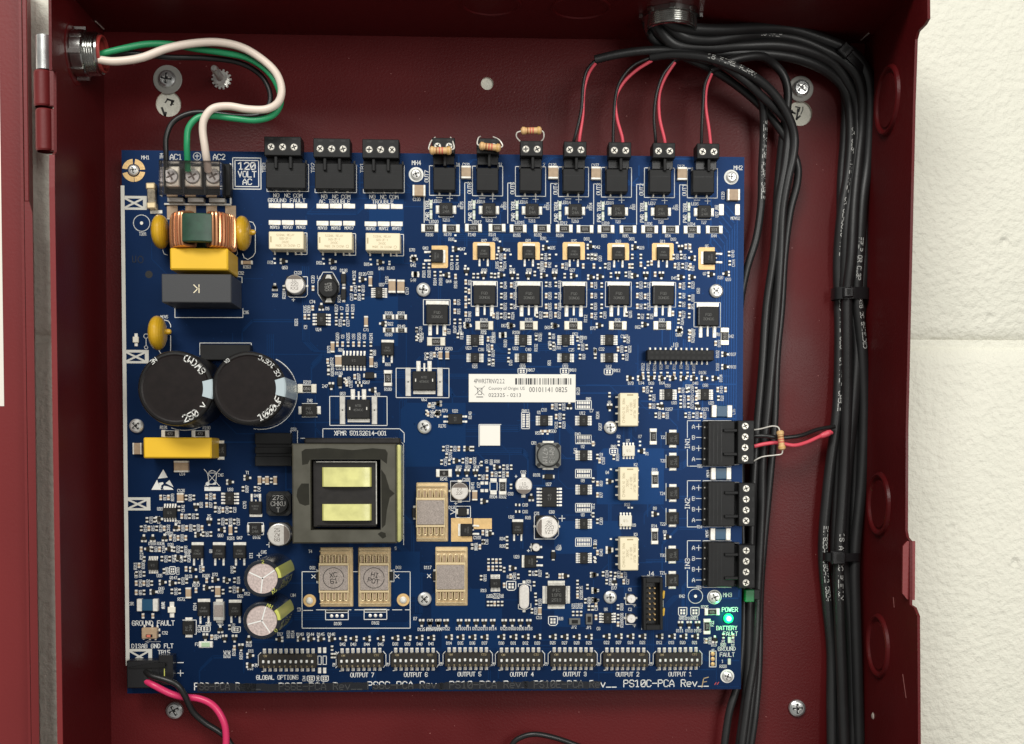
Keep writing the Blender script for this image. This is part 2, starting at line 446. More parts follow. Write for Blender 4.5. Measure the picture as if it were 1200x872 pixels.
# right wall: a steel sheet in the plane X = XR, its front edge stepped for the door latch
def wx(px, py, X): return on_x(px, py, X)
def side_sheet(poly, x0, x1, m):            # poly of (y, z)
    mb = MB(); n = len(poly)
    vs = [(x0, y, z) for y, z in poly] + [(x1, y, z) for y, z in poly]
    mb.add(vs, [tuple(range(n)), tuple(range(2 * n - 1, n - 1, -1))] + [(i, n + i, n + (i + 1) % n, (i + 1) % n) for i in range(n)], m)
    return mb
zf = on_x(1066, 300, XR)[1]
R = [wx(1086, -60, XR), wx(1087, 22, XR), wx(1083, 29, XR), wx(1075, 37, XR), wx(1072.5, 46, XR), wx(1070, 120, XR), wx(1066, 300, XR), wx(1061.5, 500, XR),
     wx(1061, 622, XR), wx(1062.5, 630, XR), wx(1066, 634, XR), wx(1066, 703, XR), wx(1066, 709, XR), wx(1071, 712, XR), wx(1075, 722, XR), wx(1076, 880, XR), (YB, wx(1076, 880, XR)[1])]
R = [(min(y, YT + TH), z) if i == 0 else (y, z) for i, (y, z) in enumerate(R)]
rw = side_sheet([(YT + 40, ZB)] + [(YT + 40, R[0][1])] + R[1:] + [(YB, ZB)], XR, XR + TH, 'red_enamel')
right_wall = cab_part('right_wall', rw)
# latch tab turned outward at the front edge
def tab_piece():
    mb = MB(); z = wx(1064, 668, XR)[1]
    p = [at(1057, 640, z), at(1062, 634, z), at(1071.5, 634, z), at(1071, 703, z), at(1062, 702, z), at(1056.5, 695, z)]
    mb.prism(p[::-1], z, z + TH, 'red_door')
    return mb
cab_part('latch_tab', tab_piece(), label='lighter red latch tab on the right front edge')
# left wall
ZFL = on_x(63, 300, XL)[1]
L = [(YB, ZB), (YB, on_x(74, 880, XL)[1]), on_x(72, 800, XL), on_x(67.5, 500, XL), on_x(63.5, 220, XL), on_x(63.5, 182, XL), on_x(66.5, 178, XL), on_x(66, 84, XL), on_x(61, 82, XL), on_x(60.3, 20, XL), (YT + 40, on_x(60.3, 10, XL)[1]), (YT + 40, ZB)]
lw = side_sheet(L, XL - TH, XL, 'red_enamel')
left_wall = cab_part('left_wall', lw)
# a narrow return lip along the front edge of the left wall
def lip():
    mb = MB()
    for a, b in ((5, 4), (4, 3), (3, 2), (2, 1)):
        (y0, z0), (y1, z1) = L[a], L[b]
        mb.add([(XL - TH - 1.5, y0, z0), (XL + 1.2, y0, z0), (XL + 1.2, y1, z1), (XL - TH - 1.5, y1, z1),
                (XL - TH - 1.5, y0, z0 + 2), (XL + 1.2, y0, z0 + 2), (XL + 1.2, y1, z1 + 2), (XL - TH - 1.5, y1, z1 + 2)],
               [(3, 2, 6, 7), (0, 4, 5, 1), (4, 7, 6, 5), (1, 5, 6, 2), (0, 3, 7, 4), (0, 1, 2, 3)], 'red_door')
    return mb
cab_part('edge_lip', lip())
# top and bottom walls
def y_sheet(y0, y1, x0, x1, z0, z1):
    mb = MB(); mb.box(x0, x1, y0, y1, z0, z1, 'red_enamel'); return mb
ZFT = 140.0
top_wall = cab_part('top_wall', y_sheet(YT, YT + TH, XL, XR, ZB, ZFT))
cab_part('bottom_wall', y_sheet(YB - TH, YB, XL - TH, XR + TH, ZB, ZFT))
# bare metal slits at the folded corners
def bead():
    mb = MB()
    for (p, q) in ((on_y(1009, 47, YT - .6), on_y(1018, 39, YT - .6)), (on_y(121.5, 34, YT - .6), on_y(112, 25, YT - .6))):
        mb.tube([(p[0], YT - .6, p[1]), (q[0], YT - .6, q[1])], 0.9, 'edge_wear', 6)
    return mb
cab_part('corner_seam', bead())
mb = MB(); rg = random.Random(8)
for k in range(170):
    x, y = rg.uniform(XL + 5, XR - 5), rg.uniform(-170, YT - 5); q = rg.uniform(.25, .7)
    mb.flat([(x - q, y - q * .8), (x + q, y - q), (x + q * .8, y + q), (x - q, y + q * .7)], ZB + .06, 'fleck')
cab_part('dust_flecks', mb, kind='stuff')
for pts in (((1058, 790), (1062, 818)), ((1047, 700), (1048, 712))):
    mb = MB(); p, q = [on_x(a, b, XR) for a, b in pts]; mb.tube([(XR - .1, p[0], p[1]), (XR - .1, q[0], q[1])], .35, 'fleck', 5); cab_part('scratch', mb, parent=right_wall)
# knockouts: pressed ring and slug, on the side and top walls
def knockout_side(px, py, rr, hi=False):
    y, z = on_x(px, py, XR)
    mb = MB()
    mb.lathe([(rr + 4.0, 0), (rr + 2.6, -3.2), (rr + .6, -4.2), (rr - 1.6, -3.2), (rr - 3.4, -0.6), (rr - 5.5, -0.3), (rr - 6.8, -1.8), (0.01, -1.8)], 'red_enamel', 40, axis='x', cx=XR - .05, cy=y, cz=z)
    return cab_part('knockout', mb, parent=right_wall)
for px, py, rr in ((1041, 118, 36), (1031, 591, 34), (1030, 757, 34)):
    knockout_side(px, py, rr)
# (their front rims show at the picture's upper edge)
for px, py in ((575, 17), (678, 21)):
    x, z = on_y(px, py, YT)
    mb = MB(); rr = 32
    mb.lathe([(rr + 2.2, 0.02), (rr + 1, 1.6), (rr - 1, 1.6), (rr - 2, 0.02), (0.01, 0.3)], 'red_enamel', 40, axis='y', cx=x, cy=0, cz=z + rr)
    mb.v = [(a, YT - .05 - b, c) for a, b, c in mb.v]
    cab_part('knockout', mb, parent=top_wall)
# small rivet dent low on the right wall
y, z = on_x(1023, 839, XR); mb = MB()
mb.lathe([(0.01, -1.2), (2.6, -1.2), (4.2, 0)], 'edge_wear', 14, axis='x', cx=XR, cy=y, cz=z)
cab_part('rivet', mb, parent=right_wall)

# door, swung open to the left
ZD = -36.0
def door():
    xe = at(52.0, 300, ZD + 42)[0]                # outer corner of the door's return flange
    x_panel = at(41, 300, ZD)[0]
    xa = x_panel - 560
    y0, y1 = YB + 8, YT + 45
    mb = MB()
    # pan: flat sheet, rounded fold, flange rising toward the viewer
    prof = [(xa, ZD), (x_panel - 14, ZD)]
    for i in range(1, 7):
        t = i / 6 * pi / 2
        prof.append((x_panel - 14 + 14 * sin(t), ZD + 14 - 14 * cos(t)))
    prof += [(x_panel + 0.5, ZD + 42)]
    n = len(prof)
    vs = [(x, y0, z) for x, z in prof] + [(x, y1, z) for x, z in prof]
    vs += [(x + (3 if z > ZD + 6 else 0), y0, z - (TH if z <= ZD + 6 else 0)) for x, z in prof] + [(x + (3 if z > ZD + 6 else 0), y1, z - (TH if z <= ZD + 6 else 0)) for x, z in prof]
    fs = [(i, i + 1, n + i + 1, n + i) for i in range(n - 1)] + [(2 * n + i + 1, 2 * n + i, 3 * n + i, 3 * n + i + 1) for i in range(n - 1)]
    fs += [(n - 1, 3 * n - 1, 4 * n - 1, 2 * n - 1)]
    mb.add(vs, fs, 'red_door')
    return mb, x_panel
dm, XD = door()
door_o = cab_part('door', dm, label='red cabinet door swung open on its left hinge')
mb = MB()
lx = at(1.2, 200, ZD)[0]
mb.box(lx - 180, lx, at(0, 476, ZD)[1], at(0, 38, ZD)[1], ZD + .05, ZD + .5, 'label_paper')
cab_part('label_sheet', mb, parent=door_o, label='white instruction sheet on the door, only its edge in view')
# flange face toward the gap, with its joggle
mb = MB()
za = ZD + 42
ya, yb_, yc = at(45, 240, za)[1], at(45, 250, za)[1], YB + 8
mb.box(XD + 4.2, XD + 9.5, at(40, 236, za)[1], YT + 45, za - 3, za, 'red_door', .8)
mb.prism([(XD + 4.2, yc), (XD + 13.0, yc), (XD + 13.0, yb_), (XD + 9.5, at(40, 236.3, za)[1]), (XD + 4.2, at(40, 236.3, za)[1])], za - 3, za, 'red_door')
cab_part('door_flange', mb, parent=door_o)
# hinge: zinc barrel and two red knuckles
mb = MB(); zz = 24
xh, yh = at(52.5, 62, zz)
mb.lathe([(9.5, at(52, 83, zz)[1]), (9.5, at(52, 43, zz)[1]), (7.5, at(52, 42, zz)[1]), (0.01, at(52, 42, zz)[1])], 'zinc', 20, axis='y', cx=xh, cz=zz)
cab_part('hinge_pin', mb, parent=door_o)
for (ya_, yb2, xx) in ((84, 126, 51), (129, 178, 52.5)):
    mb = MB(); x_, _ = at(xx, 100, zz)
    r = 10.5
    mb.lathe([(r - 1, at(52, yb2, zz)[1]), (r, at(52, yb2 - 2, zz)[1]), (r, at(52, ya_ + 2, zz)[1]), (r - 1, at(52, ya_, zz)[1]), (.01, at(52, ya_, zz)[1])], 'red_door', 20, axis='y', cx=x_, cz=zz)
    xa, xb = at(58, 100, zz)[0], at(66.5, 100, zz)[0]
    mb.box(x_ + 6, xb, at(52, yb2, zz)[1], at(52, ya_, zz)[1], zz + 2, zz + 5.5, 'red_door', .8)
    cab_part('hinge_knuckle', mb, parent=door_o)

# ================================================================== the circuit board
BX, BY = W / 2, H / 2
board = top('circuit_board', 'large dark blue power supply circuit board with white printing, filling the red cabinet', 'circuit board', BX, BY, 0)
def bpart(name, me, x, y, z=0, rot=0.0, label=None, kind=None, parent=None):
    return part(name, me, parent or board, x - BX, y - BY, z, rot, label, kind)
mb = MB()
mb.prism([(0, 0), (W, 0), (W, H), (0, H)], -4.0, 0.0, 'board', side='fr4')
bpart('board_panel', mb.mesh('board_panel', False), 0, 0)

TILE = {'A': (130, 280, 6), 'B': (300, 280, 6), 'C': (480, 250, 6), 'D': (680, 250, 6), 'E': (130, 390, 6), 'F': (320, 390, 6), 'G': (500, 380, 6),
        'H': (690, 380, 6), 'I': (130, 520, 6), 'J': (320, 500, 6), 'K': (500, 500, 6), 'L': (690, 500, 6), 'M': (130, 640, 6), 'N': (320, 630, 6),
        'O': (500, 630, 6), 'P': (690, 630, 6), 'T': (300, 150, 6), 'U': (480, 140, 6), 'V': (680, 140, 6), 'Q': (130, 170, 6.6667),
        'X': (0, 727, 4), 'Y': (280, 727, 4), 'Z': (560, 727, 4), '#': (0, 0, 1)}
def G(t, x, y, z=0.0):
    x0, y0, k = TILE[t]
    return at(x0 + x / k, y0 + y / k, z)
def S(t, v): return v / TILE[t][2]

PRINT = MB()          # tiny print: designators and outlines, one flat layer of ink
SMALLPADS = MB()      # bare solder pads too small to pick apart
CACHE = {}
jit = random.Random(77)          # parts never sit perfectly straight
def comp(name, key, build, x, y, z=0.0, rot=0.0, label=None):
    if key not in CACHE: CACHE[key] = build()
    if callable(CACHE[key]): CACHE[key] = CACHE[key]()
    pcs = CACHE[key]
    r = bpart(name, pcs[0][1], x, y, z, rot + jit.gauss(0, .018 if name in ('small_transistor', 'chip_resistor', 'chip_capacitor') else .005), label)
    for nm, me, *off in pcs[1:]:
        ox, oy, oz = off[0] if off else (0, 0, 0)
        part(nm, me, r, ox, oy, oz)
    return r
def M_(name, fn):
    mb = MB(); fn(mb); return (name, mb.mesh(name))
rq = lambda v: round(v * 2) / 2

# --- small parts
def b_sot():
    mb = MB()
    mb.box(-1.9, 1.9, -2.9, 2.9, .6, 2.6, 'ic', .5)
    for sx, sy in ((1, 0), (-1, 1.9), (-1, -1.9)):
        mb.box(sx * 1.7 if sx > 0 else -4.6, 4.6 if sx > 0 else -1.7, sy - 1.4, sy + 1.4, 0, .9, 'tin', .4)
    return [('small_transistor', mb.mesh('small_transistor'))]
def b_chip(l, w, body, h=1.4, term=None, mark=None):
    t = term or l * .31
    def f():
        mb = MB()
        mb.box(-l / 2 + t, l / 2 - t, -w / 2 + .12, w / 2 - .12, .05, h, body)
        for s in (-1, 1):
            a, b = sorted((s * l / 2, s * (l / 2 - t)))
            mb.box(a, b, -w / 2, w / 2, 0, h + .12, 'tin', .25)
        return [('chip', mb.mesh('chip'))]
    return f
def b_big_chip(name, l, w, body, h, t, mark=None, tm='tin', pad=1.2):
    """a chip with terminals of their own and solder fillets"""
    def f():
        mb = MB(); mb.box(-l / 2 + t, l / 2 - t, -w * .4, w * .4, .1, h, body, .3)
        if mark: lettering(mb, mark, 0, 0, w * .34, z=h + .03, m='resist_mark', wt=.16, sx=.9)
        mb.rect(-l / 2 + t * .8, l / 2 - t * .8, -w / 2, w / 2, .14, 'silk')
        tb = MB(); tb.box(-t / 2, t / 2, -w / 2 - .1, w / 2 + .1, .05, h + .1, tm, .35)
        tb.box(-t / 2 - pad * .1, t / 2 + pad * .1, -w / 2 - .5, w / 2 + .5, 0, .5, 'tin', .2)
        te = tb.mesh('terminal')
        return [(name, mb.mesh(name)), ('terminal', te, (l / 2 - t / 2, 0, 0)), ('terminal', te, (-l / 2 + t / 2, 0, 0))]
    return f
def b_diode(name, bw, bh, pl, pw, h=5.0, stripe=True, mark=True):
    def f():
        mb = MB(); mb.box(-bw / 2, bw / 2, -bh / 2, bh / 2, .5, h, 'ic', .7)
        if mark:
            lettering(mb, 'P6', -bw * .05, bh * .12, bh * .22, z=h + .04, m='ic_mark', wt=.12); lettering(mb, '24A', 0, -bh * .2, bh * .2, z=h + .04, m='ic_mark', wt=.12)
        tb = MB(); tb.box(-pl / 2, pl / 2, -pw / 2, pw / 2, 0, 1.0, 'tin', .3); tb.box(-pl * .35, pl * .35, -pw * .42, pw * .42, .8, 1.7, 'tin', .4)
        te = tb.mesh('terminal')
        return [(name, mb.mesh(name)), ('terminal', te, (bw / 2 + pl / 2 - .3, 0, 0)), ('terminal', te, (-bw / 2 - pl / 2 + .3, 0, 0))]
    return f
def b_ic(bw, bh, n, pl, h=4.0, body='ic', pin='tin', mark=('40', '17'), quad=False):
    """pins on left and right (and on all four sides if quad)"""
    def f():
        mb = MB(); mb.box(-bw / 2, bw / 2, -bh / 2, bh / 2, .6, h, body, .6)
        mb.cyl(-bw / 2 + min(bw, bh) * .16, bh / 2 - min(bw, bh) * .16, h, h + .03, min(bw, bh) * .06, 'black_deep' if body == 'ic' else 'cream_mark', 8)
        mm = 'ic_mark' if body == 'ic' else 'cream_mark'
        for i, t in enumerate(mark):
            lettering(mb, t, 0, (len(mark) / 2 - i - .5) * min(bh, bw) * .26, min(bw, bh) * .15, z=h + .04, m=mm, wt=.14)
        out = [('integrated_circuit', mb.mesh('integrated_circuit'))]
        step = bh / n; w = min(step * .55, 2.0)
        p = MB()
        p.add([(0, -w / 2, 2.0), (pl * .35, -w / 2, 1.9), (pl * .55, -w / 2, .5), (pl, -w / 2, .4), (0, w / 2, 2.0), (pl * .35, w / 2, 1.9), (pl * .55, w / 2, .5), (pl, w / 2, .4)],
              [(0, 1, 5, 4), (1, 2, 6, 5), (2, 3, 7, 6)], pin)
        p.add([(pl, -w / 2, .4), (pl, w / 2, .4), (pl, w / 2, 0), (pl, -w / 2, 0)], [(0, 1, 2, 3)], pin)
        p.rect(pl * .45, pl + .5, -w / 2 - .15, w / 2 + .15, .2, 'tin')
        p1 = p.mesh('pin')
        p2 = MB(); p2.v = [(-x, -y, z) for x, y, z in p.v]; p2.f = p.f; p2.m = p.m; p2.names = p.names; p2 = p2.mesh('pin')
        big = step > 2.6
        if big and not quad:
            for i in range(n):
                yy = -bh / 2 + step * (i + .5)
                out += [('pin', p1, (bw / 2 - .2, yy, 0)), ('pin', p2, (-bw / 2 + .2, yy, 0))]
        else:
            q = MB()
            for k in range(4 if quad else 2):
                a = k * (pi / 2 if quad else pi); kk_ = k if quad else 0; hb = (bw if (kk_ % 2 == 0) else bh) / 2 - .2
                span = bh if kk_ % 2 == 0 else bw
                for i in range(n):
                    yy = -span * .46 + span * .92 / n * (i + .5)
                    g = MB(); g.v = [(x + hb, y + yy, z) for x, y, z in p.v]; g.f, g.m, g.names = p.f, p.m, p.names
                    xf(g, Matrix.Rotation(a, 4, 'Z')); q.add(g.v, g.f, pin)
            out += [('pin_row', q.mesh('pin_row'))]
        return out
    return f
def b_dpak(w, h, kind='d', zt=5.0, tabm='tin', lead_l=None, lead_w=None):
    """body centred at the origin, tab above (+y), leads below (-y)"""
    def f():
        mb = MB(); mb.box(-w / 2, w / 2, -h / 2, h / 2, .4, zt, 'ic', .8)
        lettering(mb, 'FQD', 0, h * .08, h * .13, z=zt + .04, m='ic_mark', wt=.12); lettering(mb, '30N06', 0, -h * .14, h * .13, z=zt + .04, m='ic_mark', wt=.12)
        if kind == 'd2': mb.rect(-w / 2 + .5, -w / 2 + 1.6, -h / 2 + 1, h / 2, zt + .03, 'black_gloss')
        tb = MB(); tw = w * .53 if kind == 'd2' else w * .5
        th_ = h * .24
        tb.box(-tw, tw, 0, th_, 0, 1.6, tabm, .4)
        out = [('power_transistor', mb.mesh('power_transistor')), ('tab', tb.mesh('tab'), (0, h / 2 - .4, 0))]
        lw = lead_w or w * .17; ll = lead_l or h * .6
        lb = MB(); lb.box(-lw / 2, lw / 2, -ll, 0, 0, .8, 'tin', .3); lb.box(-lw * .3, lw * .3, -ll * .6, 0, .5, 1.7, 'tin', .3)
        lm = lb.mesh('lead')
        out += [('lead', lm, (-w * .33, -h / 2 + .3, 0)), ('lead', lm, (w * .33, -h / 2 + .3, 0))]
        mbx = MB(); mbx.box(-lw * .28, lw * .28, -ll * (.9 if kind == 'd2' else .25), 0, 0, 1.2, 'tin', .3)
        out += [('middle_lead', mbx.mesh('middle_lead'), (0, -h / 2 + .3, 0))]
        return out
    return f
def b_can(r, h, mark=('25', '220', '6B'), dark=0.0, plate=True, dark_a=pi):
    """surface mounted aluminium can; dark = share of the top that is printed black, towards angle dark_a"""
    def f():
        mb = MB()
        mb.lathe([(r * .93, 1.2), (r * .97, 2.2), (r, 2.6), (r, h - 1.6), (r * .99, h - .8), (r * .94, h - .2), (r * .9, h)], 'alu', 28)
        mb.flat(circle(0, 0, r * .9, 28), h, 'alu')
        if dark:
            a = math.acos(1 - 2 * dark); pts = [(r * .93 * cos(dark_a + a * (2 * i / 14 - 1)), r * .93 * sin(dark_a + a * (2 * i / 14 - 1))) for i in range(15)]
            mb.flat(pts, h + .05, 'alu_dark')
        for i, t in enumerate(mark):
            lettering(mb, t, -.15 * r * cos(dark_a) * (1 if dark else 0), (len(mark) / 2 - i - .5) * r * .42, r * .3, z=h + .08, m='alu_dark', wt=.12)
        out = [('can_capacitor', mb.mesh('can_capacitor'))]
        if plate:
            p = MB(); q = r * 1.02; c = r * .42
            p.prism([(-q, -q), (q - c, -q), (q, -q + c), (q, q - c), (q - c, q), (-q, q)], .2, 1.4, 'black_plastic')
            out.append(('base_plate', p.mesh('base_plate')))
            t = MB(); t.box(-1.6, 1.6, -1.3, 1.3, 0, .8, 'tin', .3); tm = t.mesh('terminal')
            out += [('terminal', tm, (q + 1.0, 0, 0)), ('terminal', tm, (-q - 1.0, 0, 0))]
        return out
    return f
def b_relay(w, h, zt, vertical=False):
    def f():
        mb = MB(); mb.box(-w / 2, w / 2, -h / 2, h / 2, 1.2, zt, 'cream', .9)
        lines = ('SIGNAL RELAY', 'G6S-2F-Y', '24VDC', 'MADE IN CHINA')
        L_, S_ = (h, w) if vertical else (w, h)
        t = MB()
        for i, s in enumerate(lines):
            lettering(t, s, -L_ * .02, (1.5 - i) * S_ * .2, S_ * .12, z=zt + .05, m='cream_mark', wt=.11, sx=.8)
        t.rect(-L_ * .46, -L_ * .42, -S_ * .12, S_ * .22, zt + .05, 'cream_mark')
        t.stroke([(L_ * .36 + 1.6 * cos(a), -S_ * .3 + 1.6 * sin(a)) for a in [i * pi / 4 for i in range(9)]], .35, zt + .05, 'cream_mark')
        if vertical: xf(t, Matrix.Rotation(-pi / 2, 4, 'Z'))
        out = [('relay', mb.mesh('relay')), ('printed_lettering', t.mesh('printed_lettering', False))]
        p = MB(); p.box(-1.0, 1.0, -2.2, 2.2, 0, .9, 'tin', .3); p.box(-.7, .7, -.6, 2.2, .5, 3.0, 'tin'); pm = p.mesh('pin')
        p2 = MB(); p2.v = [(y, x, z) for x, y, z in p.v]; p2.f = [q[::-1] for q in p.f]; p2.m = p.m; p2.names = p.names; pm2 = p2.mesh('pin')
        for k in (-.42, -.05, .19, .36) if not vertical else (-.36, -.1, .1, .4):
            for s in (-1, 1):
                if vertical: out.append(('pin', pm2, (s * (w / 2 + .9), k * h, 0)))
                else: out.append(('pin', pm, (k * w, s * (h / 2 + .9), 0)))
        return out
    return f
def b_tan(w, h, vert, body='tan_ceramic', zt=4.0, tf=.16):
    def f():
        mb = MB()
        t = (h if vert else w) * tf
        if vert: mb.box(-w / 2, w / 2, -h / 2 + t, h / 2 - t, .2, zt, body, .3)
        else: mb.box(-w / 2 + t, w / 2 - t, -h / 2, h / 2, .2, zt, body, .3)
        tb = MB()
        if vert: tb.box(-w / 2 - .2, w / 2 + .2, -t / 2, t / 2, 0, zt + .1, 'tin', .4); off = ((0, h / 2 - t / 2, 0), (0, -h / 2 + t / 2, 0))
        else: tb.box(-t / 2, t / 2, -h / 2 - .2, h / 2 + .2, 0, zt + .1, 'tin', .4); off = ((w / 2 - t / 2, 0, 0), (-w / 2 + t / 2, 0, 0))
        te = tb.mesh('terminal')
        return [('ceramic_capacitor', mb.mesh('ceramic_capacitor'))] + [('terminal', te, o) for o in off]
    return f
def jumper(t, x, y, w, h):
    X, Y = G(t, x, y); w, h = S(t, w), S(t, h)
    c = min(w, h) * .2
    PRINT.stroke([(X - w / 2 + c, Y - h / 2), (X + w / 2 - c, Y - h / 2), (X + w / 2, Y - h / 2 + c), (X + w / 2, Y + h / 2), (X - w / 2, Y + h / 2), (X - w / 2, Y - h / 2 + c)], .9, .12, 'silk', True)
    hz = w >= h
    for k in (-1, 1):
        for j in (-1, 1):
            px = X + (k * w * .17); py = Y + j * h * .17
            SMALLPADS.box(px - w * .12, px + w * .12, py - h * .13, py + h * .13, .05, .35, 'tin', .1)
def rowpads(t, x, y, w, h):
    """unpopulated eight way network: frame, two rows of teeth and a dark middle line"""
    X, Y = G(t, x, y); w, h = S(t, w), S(t, h)
    PRINT.stroke([(X - w / 2, Y - h / 2), (X + w / 2, Y - h / 2), (X + w / 2, Y + h / 2), (X - w / 2, Y + h / 2)], .8, .12, 'silk', True)
    vert = h > w; L_, S_ = (h, w) if vert else (w, h)
    for s in (-1, 1):
        for i in range(8):
            a = (i - 3.5) * L_ * .105; b = s * S_ * .24
            px, py = (b, a) if vert else (a, b)
            dx, dy = (S_ * .17, L_ * .036) if vert else (L_ * .036, S_ * .17)
            SMALLPADS.box(X + px - dx, X + px + dx, Y + py - dy, Y + py + dy, .05, .35, 'tin')
DES = 'RRRRCCDQR'
rng = random.Random(11)
def desig(): return rng.choice(DES) + str(rng.randint(10, 389))
CHB = b_chip(6.2, 3.0, 'resist_dark'); CNB = b_chip(6.2, 3.0, 'tan_ceramic', 1.8)
def chip(x, y, vert, tan):
    nm = 'chip_capacitor' if tan else 'chip_resistor'
    comp(nm, nm, CNB if tan else CHB, x, y, 0, pi / 2 if vert else 0)

def items(text):
    for line in text.strip().splitlines():
        tk = line.split()
        if not tk: continue
        t, code, ents = tk[0], tk[1], tk[2:]
        sz = 3.7
        if code[0] in 'tu' and len(code) > 1: sz = float(code[1:]); code = code[0]
        for e in ents:
            if code in 'tu':
                s, xy = e.rsplit('@', 1); x, y = map(float, xy.split(','))
                X, Y = G(t, x, y); lettering(PRINT, s.replace('_', ' '), X, Y, sz * .92, pi / 2 if code == 'u' else 0, wt=.145 if sz < 4.5 else .16, sx=.72 if sz < 4.5 else .88)
                continue
            a = e.split(','); n = [float(v) for v in a if v.replace('.', '').replace('-', '').isdigit()]
            X, Y = G(t, n[0], n[1])
            if code[0] == 'q': comp('small_transistor', 'sot', b_sot, X, Y, 0, int(code[1]) * pi / 2)
            elif code in ('kh', 'kv'): chip(X, Y, code[1] == 'v', False)
            elif code in ('nh', 'nv'): chip(X, Y, code[1] == 'v', True)
            elif code in ('ph', 'pv'):
                w, h = (1.3, 1.0) if code == 'ph' else (1.0, 1.3)
                SMALLPADS.box(X - w, X + w, Y - h, Y + h, .05, .35, 'tin', .1)
            elif code == 'g':          # rows of alternating chip and designator, as packed on the board
                nx, ny = int(n[2]), int(n[3])
                for j in range(ny):
                    for i in range(nx):
                        X, Y = G(t, n[0] + i * 27, n[1] + j * 58)
                        if (i + j) % 2: lettering(PRINT, desig(), X, Y, 3.3, pi / 2, wt=.145, sx=.72)
                        else: chip(X, Y, True, rng.random() < .35)
            elif code == 'a':          # upright designator with its chip above;  'b' below
                lettering(PRINT, desig() if len(a) < 3 or a[2].replace('.', '').isdigit() else a[2], X, Y - 4.2, 3.4, pi / 2, wt=.145, sx=.72); chip(X, Y + 4.8, True, rng.random() < .3)
            elif code == 'b':
                lettering(PRINT, desig() if len(a) < 3 else a[2], X, Y + 4.2, 3.4, pi / 2, wt=.145, sx=.72); chip(X, Y - 4.8, True, rng.random() < .3)
            elif code[0] == 'R':       # big chip resistor with a number on it
                w, h = S(t, n[2]), S(t, n[3]); mk = a[-1] if len(a) > 4 else '330'
                v = code[1] == 'v'; l, ww = (h, w) if v else (w, h)
                comp('chip_resistor_large', ('R', rq(l), rq(ww), mk), b_big_chip('chip_resistor_large', l, ww, 'resist_dark', 2.0, l * .22, mk), X, Y, 0, pi / 2 if v else 0)
            elif code[0] == 'S':       # shunt: tan ends, dark middle
                w, h = S(t, n[2]), S(t, n[3]); v = code[1] == 'v'; l, ww = (h, w) if v else (w, h)
                comp('shunt_resistor', ('S', rq(l), rq(ww)), b_big_chip('shunt_resistor', l, ww * .92, 'resist_dark', 2.2, l * .27, '010', 'screw_plate'), X, Y, 0, pi / 2 if v else 0)
            elif code[0] == 'D':       # diode: body plus a pad at each end
                w, h = S(t, n[2]), S(t, n[3]); v = code[1] == 'v'; l, ww = (h, w) if v else (w, h)
                comp('diode', ('D', rq(l), rq(ww)), b_diode('diode', l, ww, l * .27, ww * .62, 4.2 if l > 9 else 2.6, mark=l > 12), X, Y, 0, pi / 2 if v else 0)
            elif code[0] == 'I':
                w, h = S(t, n[2]), S(t, n[3]); pins = int(n[4]); pl = S(t, n[5]); v = code[1] == 'v'
                bw, bh = (h, w) if v else (w, h)
                body = 'white_ic' if 'W' in a else 'ic'
                comp('integrated_circuit', ('I', rq(bw), rq(bh), pins, rq(pl), body, code[1]), b_ic(bw, bh, pins, pl, 4.0, body, quad=code[1] == 'q', mark=('PIC', '18F6', '2513') if code[1] == 'q' else ('40', '17')), X, Y, 0, pi / 2 if v else 0)
            elif code[0] == 'P':       # power transistor, leads towards u d l r
                w, h = S(t, n[2]), S(t, n[3]); kind = 'd2' if 'd2' in a else 'd'
                comp('power_transistor', ('P', rq(w), rq(h), kind), b_dpak(w, h, kind, 7.0 if kind == 'd2' else 4.6), X, Y, 0, {'d': 0, 'u': pi, 'l': -pi / 2, 'r': pi / 2}[code[1]])
            elif code[0] == 'N':       # tan ceramic capacitor
                w, h = S(t, n[2]), S(t, n[3]); v = code[1] == 'v'
                comp('ceramic_capacitor', ('N', rq(w), rq(h), v), b_tan(w, h, v, zt=min(w, h) * .45 + 1), X, Y)
            elif code == 'J': jumper(t, *n[:4])
            elif code == 'W': rowpads(t, *n[:4])
            elif code == 'B':          # outline box in white print x0,y0,x1,y1
                p, q = G(t, n[0], n[1]), G(t, n[2], n[3])
                PRINT.stroke([p, (q[0], p[1]), q, (p[0], q[1])], .75, .12, 'silk', True)
            elif code == 'L':          # printed line through points
                pts = [G(t, n[i], n[i + 1]) for i in range(0, len(n), 2)]
                PRINT.stroke(pts, .75, .12, 'silk')
            elif code == 'F':          # bare wide solder pad x,y,w,h
                w, h = S(t, n[2]) / 2, S(t, n[3]) / 2
                m_ = MB(); m_.box(-w, w, -h, h, 0, .6, 'tin', .3); bpart('solder_pad', m_.mesh('solder_pad'), X, Y)

